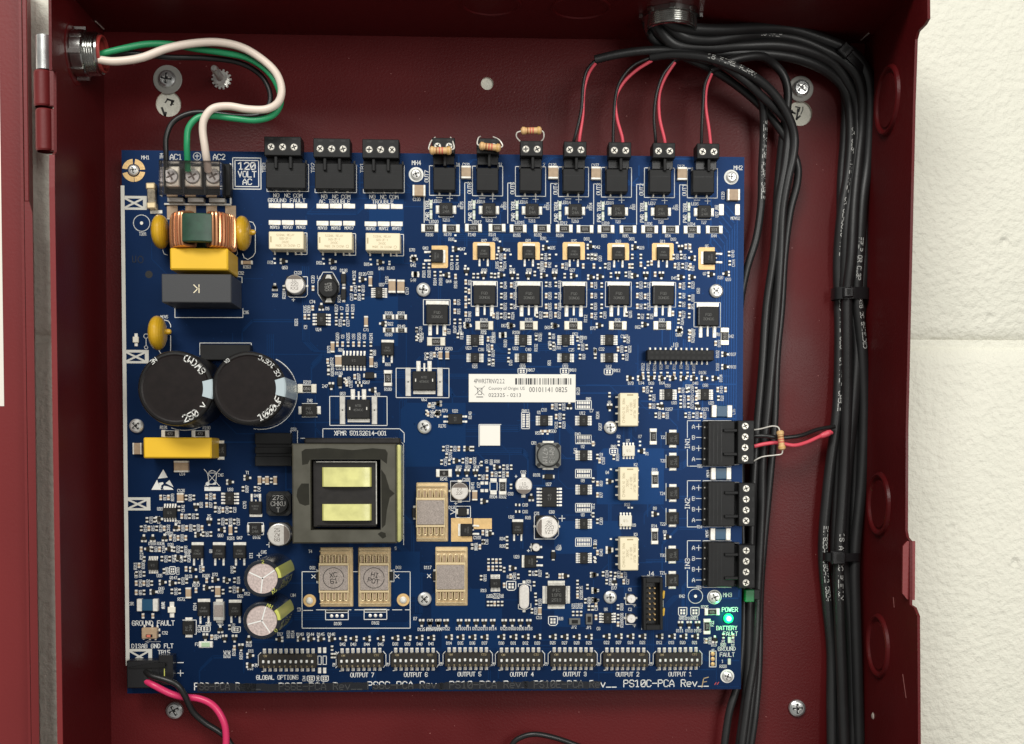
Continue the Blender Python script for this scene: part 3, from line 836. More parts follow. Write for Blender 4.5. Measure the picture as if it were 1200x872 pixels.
# ------------------------------------------------------------------ what sits on the board, read off tile by tile
items('''
C Rh 142,105,118,52,100 293,107,118,52,331 449,104,118,52,331 615,104,118,52,100 763,108,118,52,100 931,108,118,52,331 1087,108,118,52,331
D Rh 33,112,118,52,331 180,112,118,52,100 335,114,118,52,100 487,114,118,52,331 634,115,118,52,100 785,116,118,52,100 941,116,118,52,331
C t R166@140,150 R178@268,148 R149@438,150 R181@583,150 R155@755,155 R182@902,152 R184@1057,155 Q43@112,245 Q37@523,193 Q31@835,193 Q25@1155,195
D t R63@168,158 R80@318,158 R58@484,158 R64@616,158 R38@780,158 R44@940,158 Q18@267,198 Q11@580,198 Q5@890,232
C t R80@293,183 R76@605,183 R70@940,178 Q47@372,252 Q41@690,258 Q35@1005,243 R73@520,840 R72@520,836 R134@523,750 R135@838,748 R113@1152,750
C t D73@410,750 D67@665,790 D63@970,803 R108@750,838 C106@905,852 Q44@275,478 Q45@25,470 Q38@525,400 Q39@645,395 Q36@722,398 Q33@840,400 Q32@935,400 Q34@1022,400 Q27@1145,400
C ph 322,195 635,198 967,198 392,285 710,290 1030,290 365,850 985,845 322,155 392,370 710,372 1030,372
C q0 325,252 645,255 958,243
C q3 400,410 722,437 1020,437 30,320 520,437 835,440
C q0 645,435 945,438 1155,440 405,785 712,788 1020,790
C q2 40,430 258,435 655,855
C a 297,345,R170 335,345,R174 100,400,R161 137,400,R160 178,455,R164 218,455,R168 323,475,R166 318,790,R347 355,790,R348
C g 615,305,3,2 930,305,3,2 1075,372,2,1 905,372,2,1 450,440,1,1 480,440,1,1 575,437,1,1 600,440,1,1
C g 645,505,2,1 645,580,2,1 645,655,2,1 715,505,2,1 715,580,2,1 715,655,2,1 960,500,2,1 1028,500,2,1 960,580,2,1 1028,580,2,1 960,655,2,1 1028,655,2,1
C g 318,625,2,1 318,690,2,1 590,720,6,1 895,715,3,1 965,715,2,1 1025,715,2,1 395,485,2,1 395,540,1,1 418,550,1,1 395,600,1,1 418,620,1,1 395,650,1,1 395,710,2,1 250,830,2,1 50,820,2,1 880,425,1,1 760,445,1,1 1090,440,1,1
D q0 72,235 385,240 75,450 140,447 383,440
D q3 262,437 570,437 705,250 460,438
D q0 785,450 708,450 135,790 455,783 920,430
D q2 785,315 1025,425 695,825
D ph 72,200 388,203 680,207 140,385 455,385 780,270
D t D42@120,238 Q29@430,242 D83@45,180 D68@362,180 D33@655,183 D71@90,808 D62@405,800 Q7@875,425 R20@985,452 Q10@1040,465 R48@950,850 D45@660,455 D88@690,855 R92@263,750 R90@573,750
D u D20@140,318 D50@830,545 R112@37,740
D g 55,305,2,1 82,305,2,1 105,310,1,1 20,372,1,1 95,372,1,1 175,370,2,1 365,305,1,1 425,305,1,1 365,372,1,1 425,360,1,1 345,372,1,1 500,350,1,1 475,355,1,1 525,430,1,1 215,435,1,1 320,430,2,1 655,305,4,1 665,370,5,1 765,385,2,1 740,235,2,1 770,235,1,1
D g 80,505,2,1 150,505,1,1 80,580,2,1 150,580,1,1 80,655,2,1 150,655,1,1 400,505,2,1 455,505,2,1 400,580,2,1 455,585,2,1 400,655,2,1 455,655,2,1 700,510,2,1 700,580,2,1 700,640,2,1 765,505,2,1 765,595,2,1 765,655,2,1 80,720,2,1 145,715,2,1 325,710,2,1 410,725,2,1 475,725,2,1 650,705,1,1 700,710,2,1 690,760,2,1 765,720,1,1 1045,285,2,1 1050,350,2,1 770,840,2,1
C Pd 520,276,88,90 838,278,88,90 1154,280,88,90
D Pd 267,285,90,90 580,285,90,90
C Pl 193,304,90,84
D Pr 907,315,90,86
C Pd 527,578,155,134,d2 838,580,155,134,d2 1154,582,155,134,d2 195,713,152,135,d2
D Pd 268,580,150,136,d2 580,580,150,136,d2 895,728,150,134,d2
C B 433,478,617,655 747,480,932,657 1060,482,1245,659 97,607,285,785
D B 177,482,358,658 488,485,670,660 800,627,985,800
C Sh 525,790,125,62 838,790,125,62 1150,790,125,62
D Sh 263,790,125,62 575,790,125,62
G Sh 67,122,126,60
H Sv 955,86,60,122
F Sh 240,393,130,62
B q0 195,158 540,160 875,165
B q0 1110,143 1122,250
B q1 133,340 460,478
B q2 893,597
B q0 750,285
B ph 130,140 473,140 805,145 133,170 477,175 809,180 938,160 938,178
B t D82@100,165 D92@445,168 D81@780,178 Q50@203,202 Q49@545,205 Q48@880,208 R143@948,205 Q42@1105,185 D70@1098,78 Q40@1105,290 Z32@133,397 C123@295,238 L4@443,270 D136@617,222 R120@750,247 C93@803,240 C74@397,442 D9@502,490 U24@440,637 C71@775,638 R203@933,522 R201@1022,522 Q22@945,597 R168@933,673 R149@1022,615 U37@885,322 R84@598,780
B u R290@197,395 C120@400,285 R234@585,420 C102@690,250 C116@920,290 C117@1062,365 R251@283,585 C9@348,620
B kv 197,345 690,300
B nv 402,348 400,487
B Nv 805,300,24,72 775,582,26,76 958,335,48,95 1020,337,50,92
B Dv 617,282,36,66 617,392,36,72
B g 672,350,4,2 565,590,4,1
B b 345,520,R305 372,520,R308 565,512,R217 603,512,C7 642,512,R214 680,512,R213 573,712,R250 610,712,C8 648,712,R255 686,712,C83 725,712,R258 762,712,C38 808,712,R241
B Rh 933,550,78,30,203 1022,550,78,30,201 933,642,78,30,168 1022,642,78,30,149
B Ih 866,380,48,76,5,30 462,568,62,88,4,30
B Pd 926,775,88,90
B g 1130,640,2,1 1130,700,2,1
F Ih 
F Iv 570,197,170,70,7,32
F t U34@478,122 C88@462,250 D138@463,285 R207@655,348 D18@733,432 R100@808,397 R210@240,347 Z46@258,477 Q53@490,428 Z49@1112,512 R147@1168,112 R68@808,222 Z47@365,375 Q52@1063,468
F Nv 462,200,44,80 692,205,28,76
F nv 420,105 515,345
F Nv 420,102,26,74
F u R271@392,115 C85@722,225 R86@712,140 R242@1075,165
F g 385,200,2,1 390,280,2,1 390,245,2,1 505,335,2,1 575,310,2,1 520,360,2,1 690,140,1,1 1020,25,2,1 1090,570,3,1 1085,160,2,1
F Dh 680,302,62,46
F Dv 472,345,34,62
F kh 597,350 610,372
F q3 410,375 1160,570
F q2 700,403 1160,498
F Rv 808,320,52,112,223
F Dh 257,545,104,90
F Nv 1178,160,24,55
F L 205,498,310,498 205,592,310,592
F B 398,447,802,652 865,249,1237,457
F L 350,735,350,675,890,675,922,705,922,770
F L 195,742,875,742,918,785,918,1490
G Ih 340,112,60,75,6,28 340,237,60,66,6,28 678,112,58,75,6,28 678,237,58,66,6,28 977,112,56,75,6,28 977,237,56,66,6,28
H Ih 143,112,60,75,6,28 143,237,60,66,6,28
G t U23@295,167 C36@383,178 U22@625,170 C40@715,178 U18@925,165 C25@1018,180 U21@340,297 U29@675,297 U19@975,297 RN17@735,322 RN18@1025,322 C108@785,72 C180@1100,95 D52@1045,70 R147@90,172 R250@155,172 RN13@695,610 RN1@1140,525 U28@200,610 R554@790,765 R500@885,752 C18@825,602 U1@790,620 U12@1095,625 R79@128,608 D59@25,575 R276@110,715 C7@1160,608 R40@1062,772
G L 325,155,355,155 660,155,690,155 960,155,990,155 325,280,355,280 660,280,690,280 960,280,990,280
G J 672,331,60,38 970,331,60,38
H J 138,335,60,40
H t RN12@195,325 C107@250,85 C32@90,175 U12@140,297
G g 432,105,2,2 440,205,2,2 440,270,2,1 770,95,2,1 865,85,2,2 870,160,2,1 1060,105,2,1 1070,160,3,1 1078,228,2,1 220,80,2,1 55,215,2,1 580,190,1,1 575,250,1,1 1185,190,1,1
G u C38@470,75 R536@472,105 R132@768,165 R51@862,270 D18@590,270 R123@1065,470 R148@305,640 R160@553,135
G q0 535,78 290,12 595,12 905,12
G q1 1003,572
G Nv 97,220,26,56 145,220,26,56
G g 883,580,4,1 910,650,3,2 0,620,1,1 20,570,2,1
G q2 75,625 80,558
G W 695,678,56,114 1102,567,112,60 1102,808,112,58
G Ih 826,678,58,76,6,28 1102,678,56,76,6,28
G Ih 201,667,100,72,2,32
G nh 815,752 850,752
G ph 815,770 850,770
H g 250,108,2,1 205,175,2,1 260,175,2,1 240,230,2,1 45,190,1,1 45,225,1,1 705,55,2,1 705,105,2,1 890,135,2,1
H q0 957,212 957,300
H q3 637,42
H t D47@640,75 D107@1010,212 D103@1010,300 D79@295,415 D74@370,413 D69@440,415 D64@515,413 D48@750,415 U33@600,552 U20@860,553 C58@555,432 C68@820,430 R257@565,598 R271@820,598 R208@705,435 D106@800,340 R48@903,72 R42@1000,85
H u R102@905,210 R109@905,300 D104@928,380 L15@1018,615 R204@62,640 R207@80,720 R117@45,190
H q0 290,380 365,380 440,380 515,380 590,380 665,380 738,380 812,380 890,380
H b 380,325,R112 417,325,R110 462,325,R124 507,325,R92 552,325,R8 600,325,R10 648,325,R9 693,325,R30 737,325,R101
H g 385,460,3,1 430,515,2,1 635,465,3,1 645,520,3,1 700,460,3,1 700,520,3,1 905,460,3,1 910,520,2,1 430,575,4,1 645,570,5,1 470,640,4,1 680,640,6,1
H Ih 558,495,58,80,6,30 813,495,58,80,6,30
H q1 510,575 765,575
H q3 147,585
H Rv 453,790,46,114,222
H Dv 590,805,85,85
H a 145,525,R6
L Rv 465,372,46,114,222 463,770,46,114,222
L Dv 590,247,85,85 590,467,85,85 588,643,85,85
P Dv 586,120,85,85 586,298,85,85
L q2 370,172
L q0 147,385 467,615 553,775 145,860
L ph 210,105 210,130 360,105 360,132 303,570 280,570 155,300 155,790
L t U7@275,100 R2@210,70 R7@360,70 R1@410,190 K2@330,268 K3@330,758 R18@463,303 R14@460,698 R13@270,548 D9@465,575 D8@535,740 U9@318,693 Q4@130,322 RN3@175,140 T23@525,75 T20@522,240 T24@518,470 T22@520,685
P t T30@520,125 T21@518,248 U6@120,505 D111@640,655 D118@705,655 D155@765,655 C1@290,365 C2@290,505 D12@495,738 D13@580,738 D20@660,738 D21@745,738 D22@125,738 D27@210,738 D24@293,738 D23@377,738 R325@815,488 D19@880,755 R20@945,752
L L 543,40,543,125 543,200,543,290 543,400,543,520 543,575,543,690
P L 541,70,541,170 541,252,541,345
L J 175,175,58,42
L g 175,215,2,1 60,210,2,1 75,240,2,1 60,400,2,1 60,480,2,1 60,665,2,1 30,120,1,1 30,375,1,1 30,620,1,1
L u U12@30,560
L Iv 278,170,88,76,4,18,W 257,662,88,78,4,18,W
O Ih 1105,143,54,80,6,28
K Ih 1104,202,54,76,6,30 1104,443,54,76,6,30 1104,683,54,76,6,30
K W 1102,90,112,60 1102,330,112,60 1102,570,112,60 1102,812,112,58
K Ih 862,495,104,140,6,36
K t C82@680,320 D101@775,340 U27@858,405 C81@775,610 C89@692,550 C88@692,598 R38@713,640 R504@470,493 R502@535,493 C83@590,472 C100@278,372 D120@180,568 Q82@227,285 Q83@290,283 Q84@350,283 R541@122,368 R348@540,788 R350@540,840 U26@595,635 U9@1098,380 U3@1098,620 U2@1098,140 CR1@755,115 R96@495,245 C103@355,780 CB8@880,600
K u R541@323,415 C97@365,410 R92@932,850 C3@1172,120 C4@1165,615 C4@1172,375 C30@1185,815 R42@1045,170 U1@380,262 D0@420,245 R88@455,250
K kh 640,550 640,597
K kv 593,420
K Rh 122,327,110,50,0
K Rv 535,422,48,114,100
K Nv 338,483,36,72
K q3 220,325 283,325 343,325
K q0 405,525 495,285 285,155 210,240 445,752
K Dh 857,352,58,38
K F 390,397,24,22 420,397,24,22 390,450,24,22 420,450,24,22 470,375,46,24 470,465,46,26 680,345,30,22 680,488,30,22 232,385,30,20 232,525,30,20
K L 445,390,495,390,495,450,445,450,445,390
K g 118,155,5,1 310,155,1,1 325,155,1,1 140,205,2,1 105,250,3,1 255,240,4,1 370,355,3,1 460,335,5,1 540,285,3,1 395,745,3,1 395,810,2,1 320,845,3,1 565,788,1,1 565,840,1,1 385,260,1,1 425,300,1,1
K q1 735,498
K Pd 640,712,78,86
K L 635,350,622,350 628,342,628,358 205,532,205,548 197,540,213,540 930,645,972,645 952,625,952,666
I Nv 502,160,96,80
I Nv 493,380,44,66
E Nh 193,815,62,78
E Dv 774,825,76,90
E Rh 418,710,120,46,473 630,710,120,46,473
E t R191@372,665 R190@672,668 Z45@772,1000
I Iv 418,485,92,70,5,26
I Ih 838,385,60,88,4,30
I q3 600,445 692,550
I q0 838,270 960,240 615,640 340,530 475,800
I q1 457,588 232,665 295,665 378,660
I q2 262,740 410,740 780,605
I Pd 612,758,84,92 763,758,88,92 908,758,88,92
I Pu 1020,450,86,90
I Dh 1018,598,80,84
I B 963,556,1073,640
I Nv 1047,258,24,60 1100,258,24,60 1157,258,24,60
I g 352,378,4,1 530,378,3,1 480,455,2,1 500,510,5,1 255,535,4,1 215,595,8,1 480,592,7,1 420,662,5,1 650,635,3,1 290,742,4,1 445,742,4,1 360,808,8,1 760,548,6,1 735,465,6,1 675,372,3,1 675,430,2,1 735,430,1,1 930,318,2,1 1015,318,2,1 235,810,1,1 215,742,1,1 880,605,1,1 1075,258,1,1 1128,258,1,1
I Nv 843,607,24,70
I t C126@493,330 U30@345,458 C54@502,212 Q47@905,662 Q46@1025,365 D102@1025,657 U33@840,322 D102@410,632 R304@350,702 D103@290,702 R251@845,665 Z5@690,510 Q60@770,645 T1@960,203 D76@470,552 D28@420,710
I u Q6@553,755 Q8@703,755 C173@940,430 E11@985,785 R38@635,430
M Iv 300,132,72,66,6,26
M J 433,171,40,52 667,582,62,40 880,587,60,38
M t U35@342,208 D60@355,298 D59@348,322 Q21@540,60 R572@495,373 Q57@685,547 D58@910,352 Q15@772,547 R124@748,637 D72@733,200 R206@670,208 D121@548,212 Q147@440,222 R317@600,275 C32@380,610 R52@958,335 C86@142,405 F2@605,690 U15@685,548 D11@985,737 D15@980,860 D63@970,697
M u R212@215,70 R311@172,140 C86@177,205 R309@393,175 L11@365,415 R124@620,580 R214@590,425 C150@470,175 R345@803,760 R346@830,760 R189@865,745 R167@915,770 R322@632,160 R182@853,165
M g 200,135,2,1 180,195,3,1 180,260,5,1 180,325,3,1 375,175,2,1 430,318,3,1 480,245,3,1 530,160,1,1 650,160,1,1 715,300,1,1 790,320,1,1 840,305,3,1 820,245,1,1 870,240,2,1 600,310,1,1 675,240,1,1 870,165,1,1 835,570,2,1 710,640,2,1 870,715,1,1
M q0 578,165 735,235 815,237 365,255 300,322 675,292 912,310 980,770 978,838 435,260
M q1 600,235 770,585 970,655
M q3 665,640 800,650 870,650 915,712
M Nv 548,328,36,76 755,318,36,74
M nv 228,490 297,490
M Dv 549,572,80,94
M Pd 657,440,86,98 876,442,86,94
M L 505,520,600,520,600,620,590,620
N q2 492,710 567,710 660,710 757,710 860,706 945,706 1030,704 1112,704
O q2 157,700 238,700 322,700 407,700 525,698 610,698 695,697 778,697 887,697 970,697 1055,697 1140,697
P q2 125,694 210,694 293,694 377,694 497,694 585,694 665,694 747,694
N q0 195,712 268,712 338,712 415,712
N q2 45,715
N t D17@50,678 D143@190,680 R144@263,680 D145@335,680 D146@410,680 D42@490,750 D43@565,750 D44@660,750 D45@757,750 D38@860,748 D39@945,748 D40@1030,748 D41@1112,746 D92@278,212 D88@882,210 D117@1088,210 D106@455,605 D102@720,600 C44@142,405 S@862,75 T4@262,97 R7@1000,570
N u R153@108,680 R154@138,680 L3@182,505
O t D34@157,742 D35@238,742 D36@322,742 D37@407,742 D30@525,742 D31@610,742 D32@695,742 D33@778,742 D26@887,740 D27@970,740 D28@1055,740 D29@1140,740
N t D125@1043,645 D118@1102,645 D104@1162,645
O t D118@25,640 D104@80,640 D122@137,640 D110@232,640 D111@288,640 D112@348,640 D113@405,640 D114@465,640 D121@545,640 D103@602,640 D105@660,640 D116@718,640
N q3 1045,600 1102,600 1165,600
O q3 25,600 80,600 137,600 232,600 288,600 348,600 405,600 465,600 545,600 602,600 660,600 718,600
P q3 645,613 705,613 765,613
O Iq 911,402,132,136,16,30
O Iv 483,320,74,62,7,28
O J 594,339,66,64 888,586,64,64
O Pr 728,167,88,84
O Dv 890,125,34,50
O q0 605,215 975,270 1175,262 1185,370 1185,440
O t U29@632,135 R19@400,372 JP2@1035,628 JP1@1140,632 C13@790,562 Q9@720,310 D9@850,270 JU9@940,570 R100@590,275 C80@928,75 X1@712,308
O g 435,165,1,1 465,165,1,1 490,165,1,1 517,165,1,1 435,215,1,1 465,215,1,1 492,215,1,1 520,215,1,1 545,225,1,1 383,282,2,1 590,272,3,1 725,250,2,1 770,250,2,1 845,265,1,1 935,270,1,1 755,325,1,1 765,405,1,1 770,455,2,1 740,515,2,1 1060,315,1,1 1060,365,2,1 1060,410,2,1 1115,445,2,1 1130,345,1,1 1140,495,2,1 545,335,1,1 1180,150,1,1 1180,60,1,1 320,60,2,1 400,30,1,1
O b 432,435,R1 455,435,R9 478,435,R14 503,435,R12 530,435,R6 1030,505,R21 1058,505,R22 1085,505,R23
O Nv 795,515,24,56
P Ih 131,564,56,76,4,30
P Rh 866,522,108,44,331
P Rv 830,625,46,110,102
P g 100,255,3,1 185,260,2,1 230,265,2,1 245,310,2,1 125,310,2,1 205,487,2,1 205,555,2,1 205,607,2,1 50,470,1,1 25,495,2,1 50,560,1,1 825,725,2,1 60,105,2,1 45,60,1,1 45,160,1,1
P q0 40,262 145,95 45,375 45,440
P q1 885,715 180,310
P J 660,522,60,62 746,522,60,62
P t D16@700,568 RN10@660,568 RN11@746,568 D77@178,355 C8@68,640 J5@870,795
P u F22@868,605 R17@820,725
''')

# --- gold plated copper areas under the small power transistors
def copper_pad(pts, dots=True):
    mb = MB(); mb.prism(pts, .02, .55, 'gold'); 
    cx = sum(p[0] for p in pts) / len(pts); cy = sum(p[1] for p in pts) / len(pts)
    mb.v = [(x - cx, y - cy, z) for x, y, z in mb.v]
    bpart('copper_pad', mb.mesh('copper_pad'), cx, cy)
def U_pad(t, x0, y0, x1, y1, wx_, wy_, open_):
    P = lambda x, y: G(t, x, y)
    if open_ == 'd': pts = [(x0, y1), (x0 + wx_, y1), (x0 + wx_, y0 + wy_), (x1 - wx_, y0 + wy_), (x1 - wx_, y1), (x1, y1), (x1, y0 + 8), (x1 - 8, y0), (x0 + 8, y0), (x0, y0 + 8)]
    elif open_ == 'l': pts = [(x0, y0), (x0, y0 + wy_), (x1 - wx_, y0 + wy_), (x1 - wx_, y1 - wy_), (x0, y1 - wy_), (x0, y1), (x1 - 8, y1), (x1, y1 - 8), (x1, y0 + 8), (x1 - 8, y0)]
    else: pts = [(x1, y0), (x0 + 8, y0), (x0, y0 + 8), (x0, y1 - 8), (x0 + 8, y1), (x1, y1), (x1, y1 - wy_), (x0 + wx_, y1 - wy_), (x0 + wx_, y0 + wy_), (x1, y0 + wy_)]
    copper_pad([P(*p) for p in pts])
for x in (523, 838, 1154): U_pad('C', x - 78, 203, x + 78, 327, 32, 32, 'd')
for x in (267, 580): U_pad('D', x - 76, 210, x + 76, 330, 32, 32, 'd')
U_pad('C', 155, 228, 270, 385, 36, 36, 'l')
U_pad('D', 830, 240, 945, 397, 34, 34, 'r')

# --- two large transistors with silver strips at their sides, leads upward
def b_d2up():
    w, h = 27.5, 22.5
    mb = MB(); mb.box(-w / 2, w / 2, -h / 2, h / 2, .4, 7, 'ic', .9)
    for s in (-1, 1): mb.rect(s * w * .36 - .6, s * w * .36 + .6, -1, 2.4, 7.03, 'tin')
    lettering(mb, 'NTB', 0, 4, 2.6, z=7.04, m='ic_mark', wt=.12); lettering(mb, '45N06', 0, -1, 2.6, z=7.04, m='ic_mark', wt=.12)
    tb = MB(); tb.box(-13, 13, -4.4, 0, 0, 2.0, 'tin', .4)
    st = MB(); st.box(-3.2, 3.2, -16.8, 16.8, 0, 1.2, 'tin_dull', .4); st.cyl(0, 0, 1.2, 1.5, .9, 'black_deep', 8)
    lb = MB(); lb.box(-2.5, 2.5, 0, 12.5, 0, 1.2, 'tin', .4); lb.box(-1.5, 1.5, 0, 8, 1, 2.2, 'tin', .4)
    m_ = MB(); m_.box(-1.1, 1.1, 0, 10, 0, 1.2, 'tin', .3)
    s1 = st.mesh('side_strip'); l1 = lb.mesh('lead')
    return [('power_transistor', mb.mesh('power_transistor')), ('tab', tb.mesh('tab'), (0, -h / 2 + .3, 0)), ('side_strip', s1, (-19, -1, 0)), ('side_strip', s1, (18.3, -1, 0)),
            ('lead', l1, (-6.8, h / 2 - .3, 0)), ('lead', l1, (6.2, h / 2 - .3, 0)), ('middle_lead', m_.mesh('middle_lead'), (0, h / 2 - .3, 0))]
for x, y in ((603, 538), (1064, 340)):
    comp('power_transistor', 'd2up', b_d2up, *G('F', x, y))

# --- relays
for x, y in ((212, 790), (555, 795), (892, 800)):
    comp('relay', 'relay_h', lambda: b_relay(39.5, 20, 22), *G('T', x, y, 22))
    X, Y = G('T', x + 10, y + 20); PRINT.stroke([(X - 10, Y + 12), (X + 22.5, Y + 12), (X + 22.5, Y - 13), (X + 10, Y - 13)], .75, .12, 'silk')
for t, x, y in (('H', 284, 600), ('L', 284, 402), ('P', 284, 116)):
    comp('relay', 'relay_v', lambda: b_relay(21.5, 38.5, 22, True), *G(t, x, y, 22))

# --- bare varistor pads in threes under the black headers
for xs, y1, y2, lab in (((132, 224, 318), 547, 666, ('MOV19', 'MOV20', 'MOV21')), ((468, 562, 655), 550, 671, ('MOV18', 'MOV16', 'MOV17')), ((806, 898, 990), 553, 675, ('MOV10', 'MOV12', 'MOV15'))):
    for x, l in zip(xs, lab):
        for y in (y1, y2):
            X, Y = G('T', x, y); m_ = MB(); m_.box(-7, 7, -2.8, 2.8, 0, .7, 'tin', .4); bpart('solder_pad', m_.mesh('solder_pad'), X, Y)
        X, Y = G('T', x, y2 + 32); lettering(PRINT, l, X, Y, 3.3, wt=.145, sx=.72)
for x, y, w, h in ((992, 635, 35, 80), (1105, 635, 35, 80)):
    X, Y = G('V', x, y); m_ = MB(); m_.box(-w / 12, w / 12, -h / 12, h / 12, 0, .7, 'tin', .4); bpart('solder_pad', m_.mesh('solder_pad'), X, Y)
items('''
V t MOV02@1090,695
V t5 MH2@1110,340
V u D2@957,615 U27@960,668 C129@1003,535
''')

# --- cans, inductors
def can(t, x, y, r, h, mark=('25', '220', '6B'), dark=0.0, da=pi, rot=0.0, plate=True):
    X, Y = G(t, x, y, h)
    comp('can_capacitor', ('can', r, h, mark, dark, da, plate), lambda: b_can(r, h, mark, dark, plate, da), X, Y, 0, rot)
can('B', 270, 318, 11, 15, ('EE', '220', 'KX3'), .22, pi / 2)
can('K', 232, 455, 10.3, 13, ('K7', '22F'), .28, pi / 2)
can('K', 683, 415, 10.0, 13, ('10', '50VD'), .26, -pi / 2, plate=False)
can('K', 850, 708, 13.0, 16, ('25', '220', 'VZT'), .22, pi)
can('O', 770, 70, 4.7, 7, ('R',), 0)
can('P', 300, 432, 5.3, 8, ('C',), 0)
can('P', 300, 572, 5.3, 8, ('C',), 0)
can('I', 1180, 640, 13.2, 16, ('25', 'ZW', '6B'), .26, 0)
items('''
B L 225,300,225,400,240,410,345,410,362,395,362,266,330,266
B L 253,428,273,428 263,418,263,438
O L 707,92,723,92 715,84,715,100 735,45,735,95
P L 260,395,260,470,330,470 260,535,260,610,330,610 312,478,330,478 321,469,321,487 312,620,330,620 321,611,321,629
I L 1095,710,1130,710 1112,692,1112,728
''')
def b_inductor(rr, fr, mark, col, tabs=True, h=12):
    def f():
        mb = MB(); c = fr * .25
        mb.prism([(-fr, -fr + c), (-fr + c, -fr), (fr - c, -fr), (fr, -fr + c), (fr, fr - c), (fr - c, fr), (-fr + c, fr), (-fr, fr - c)], .5, h * .7, col)
        mb.prism(circle(0, 0, rr * 1.12, 28), h * .7, h * .72, 'black_deep')
        mb.lathe([(rr, h * .6), (rr, h - .6), (rr - .7, h)], col, 28); mb.flat(circle(0, 0, rr - .7, 28), h, col)
        for sx in (-1, 1):
            for sy in (-1, 1): mb.cyl(sx * fr * .76, sy * fr * .76, h * .7, h * .7 + .05, fr * .16, 'black_deep', 12)
        for i, t in enumerate(mark): lettering(mb, t, 0, (len(mark) / 2 - i - .5) * rr * .62, rr * .42, z=h + .05, m='resist_mark', wt=.13)
        out = [('inductor', mb.mesh('inductor'))]
        if tabs:
            t = MB(); t.box(-1.4, 1.4, -fr * .45, fr * .45, 0, 3, 'tin', .4); tm = t.mesh('terminal'); out += [('terminal', tm, (fr + .8, 0, 0)), ('terminal', tm, (-fr - .8, 0, 0))]
        return out
    return f
comp('inductor', 'ind471', b_inductor(12.6, 14.8, ('RM89', '471M'), 'ind_grey'), *G('K', 857, 202, 12), rot=-pi / 2)
comp('inductor', 'ind273', b_inductor(11.5, 14.2, ('273', 'CHKU', 'T'), 'black_plastic', False), *G('I', 1175, 422, 12))
def b_coil():
    mb = MB(); mb.prism([(-11.5, -6), (-6, -17), (6, -17), (11.5, -4), (11.5, 5), (5, 17), (-5, 17), (-11.5, 7)], .3, 4, 'black_plastic')
    mb.lathe([(11.2, 3), (11.2, 10), (10.2, 11)], 'black_plastic', 26); mb.flat(circle(0, 0, 10.2, 26), 11, 'black_plastic')
    for i, s in enumerate(('150', 'M88')): lettering(mb, s, (-1.6 + i * 4.2), 1, 3.6, -pi / 2, z=11.05, m='resist_mark', wt=.14)
    t = MB(); t.prism([(-4, -2.4), (4, -2.4), (2, 2.6), (-2, 2.6)], 4, 5, 'tin_dull'); tm = t.mesh('terminal')
    return [('inductor', mb.mesh('inductor')), ('terminal', tm, (0, 13.5, 0)), ('terminal', tm, (0, -13.5, 0))]
comp('inductor', 'coil', b_coil, *G('B', 507, 345, 10))
X, Y = G('B', 509, 343); PRINT.stroke([(X - 12.2, Y + 7), (X - 6, Y + 18), (X + 5, Y + 18), (X + 12.3, Y + 5), (X + 12.3, Y - 5), (X + 5, Y - 18), (X - 5, Y - 18), (X - 12.2, Y - 7)], .7, .12, 'silk', True)

# --- fast-on heat spreaders: gold pad, folded fins and a flat face
def heat_spreader(t, x0, y0, x1, y1, fx, stamp=None, ang=0):
    (a, b), (c, d) = G(t, x0, y1), G(t, x1, y0)
    w, h = c - a, d - b; cx, cy = (a + c) / 2, (b + d) / 2
    mb = MB(); mb.box(-w / 2, w / 2, -h / 2, h / 2, .02, 1.4, 'spreader', 1.4)
    root = bpart('heat_spreader', mb.mesh('heat_spreader'), cx, cy)
    ox = fx
    fm = MB(); fw = w * .43
    fm.box(ox - fw, ox + fw, -h * .205, h * .205, 9.0, 11.0, 'heatsink', .4)
    part('flat_face', fm.mesh('flat_face'), root)
    fr = MB()
    fr.box(ox - fw - .8, ox + fw + .8, h * .205, h * .25, 7, 9.5, 'fin', .5); fr.box(ox - fw - .8, ox + fw + .8, -h * .25, -h * .205, 7, 9.5, 'fin', .5)
    fr.box(ox - fw - .8, ox - fw + .4, -h * .25, h * .25, 6, 9.8, 'fin'); fr.box(ox + fw - .4, ox + fw + .8, -h * .25, h * .25, 6, 9.8, 'fin')
    part('rim', fr.mesh('rim'), root)
    fin = MB(); p = []
    r_ = fw * .125
    for i in range(9):
        aa = pi * i / 8; p.append((r_ * cos(pi - aa) , 7.0 + r_ * sin(aa) * 1.0, 8.6))
    path = [(-r_, 0, 8.6)] + p + [(r_, 0, 8.6)]
    fin.tube(path, .75, 'fin', 6)
    fin.box(-r_ + .4, r_ - .4, 0, 7.0, 3.0, 7.4, 'tan_ceramic')
    fmesh = fin.mesh('fin')
    fin2 = MB(); fin2.v = [(x, -y, z) for x, y, z in fin.v]; fin2.f = [q[::-1] for q in fin.f]; fin2.m = fin.m; fin2.names = fin.names
    fmesh2 = fin2.mesh('fin')
    for i in range(5):
        xx = ox + (i - 2) * fw * .42
        part('fin', fmesh, root, xx, h * .255, 0); part('fin', fmesh2, root, xx, -h * .255, 0)
    fb = MB(); fb.box(ox - fw - .8, ox + fw + .8, -.6, .6, 2, 5, 'fin', .3); fbm = fb.mesh('foot')
    for s in (1, -1): part('foot', fbm, root, 0, s * h * .44)
    if stamp:
        sm = MB()
        sm.stroke([(ox - .3 + 12 * cos(i * pi / 14 + .1), 0 + 12 * sin(i * pi / 14 + .1)) for i in range(28)], .7, 11.06, 'ic')
        c_, s_ = cos(ang), sin(ang)
        for k, s in enumerate(stamp):
            dy = 3.6 - k * 7.2; lettering(sm, s, ox - dy * s_, dy * c_, 5.2, ang, m='ic', z=11.06, wt=.15)
        part('ink_stamp', sm.mesh('ink_stamp', False), root)
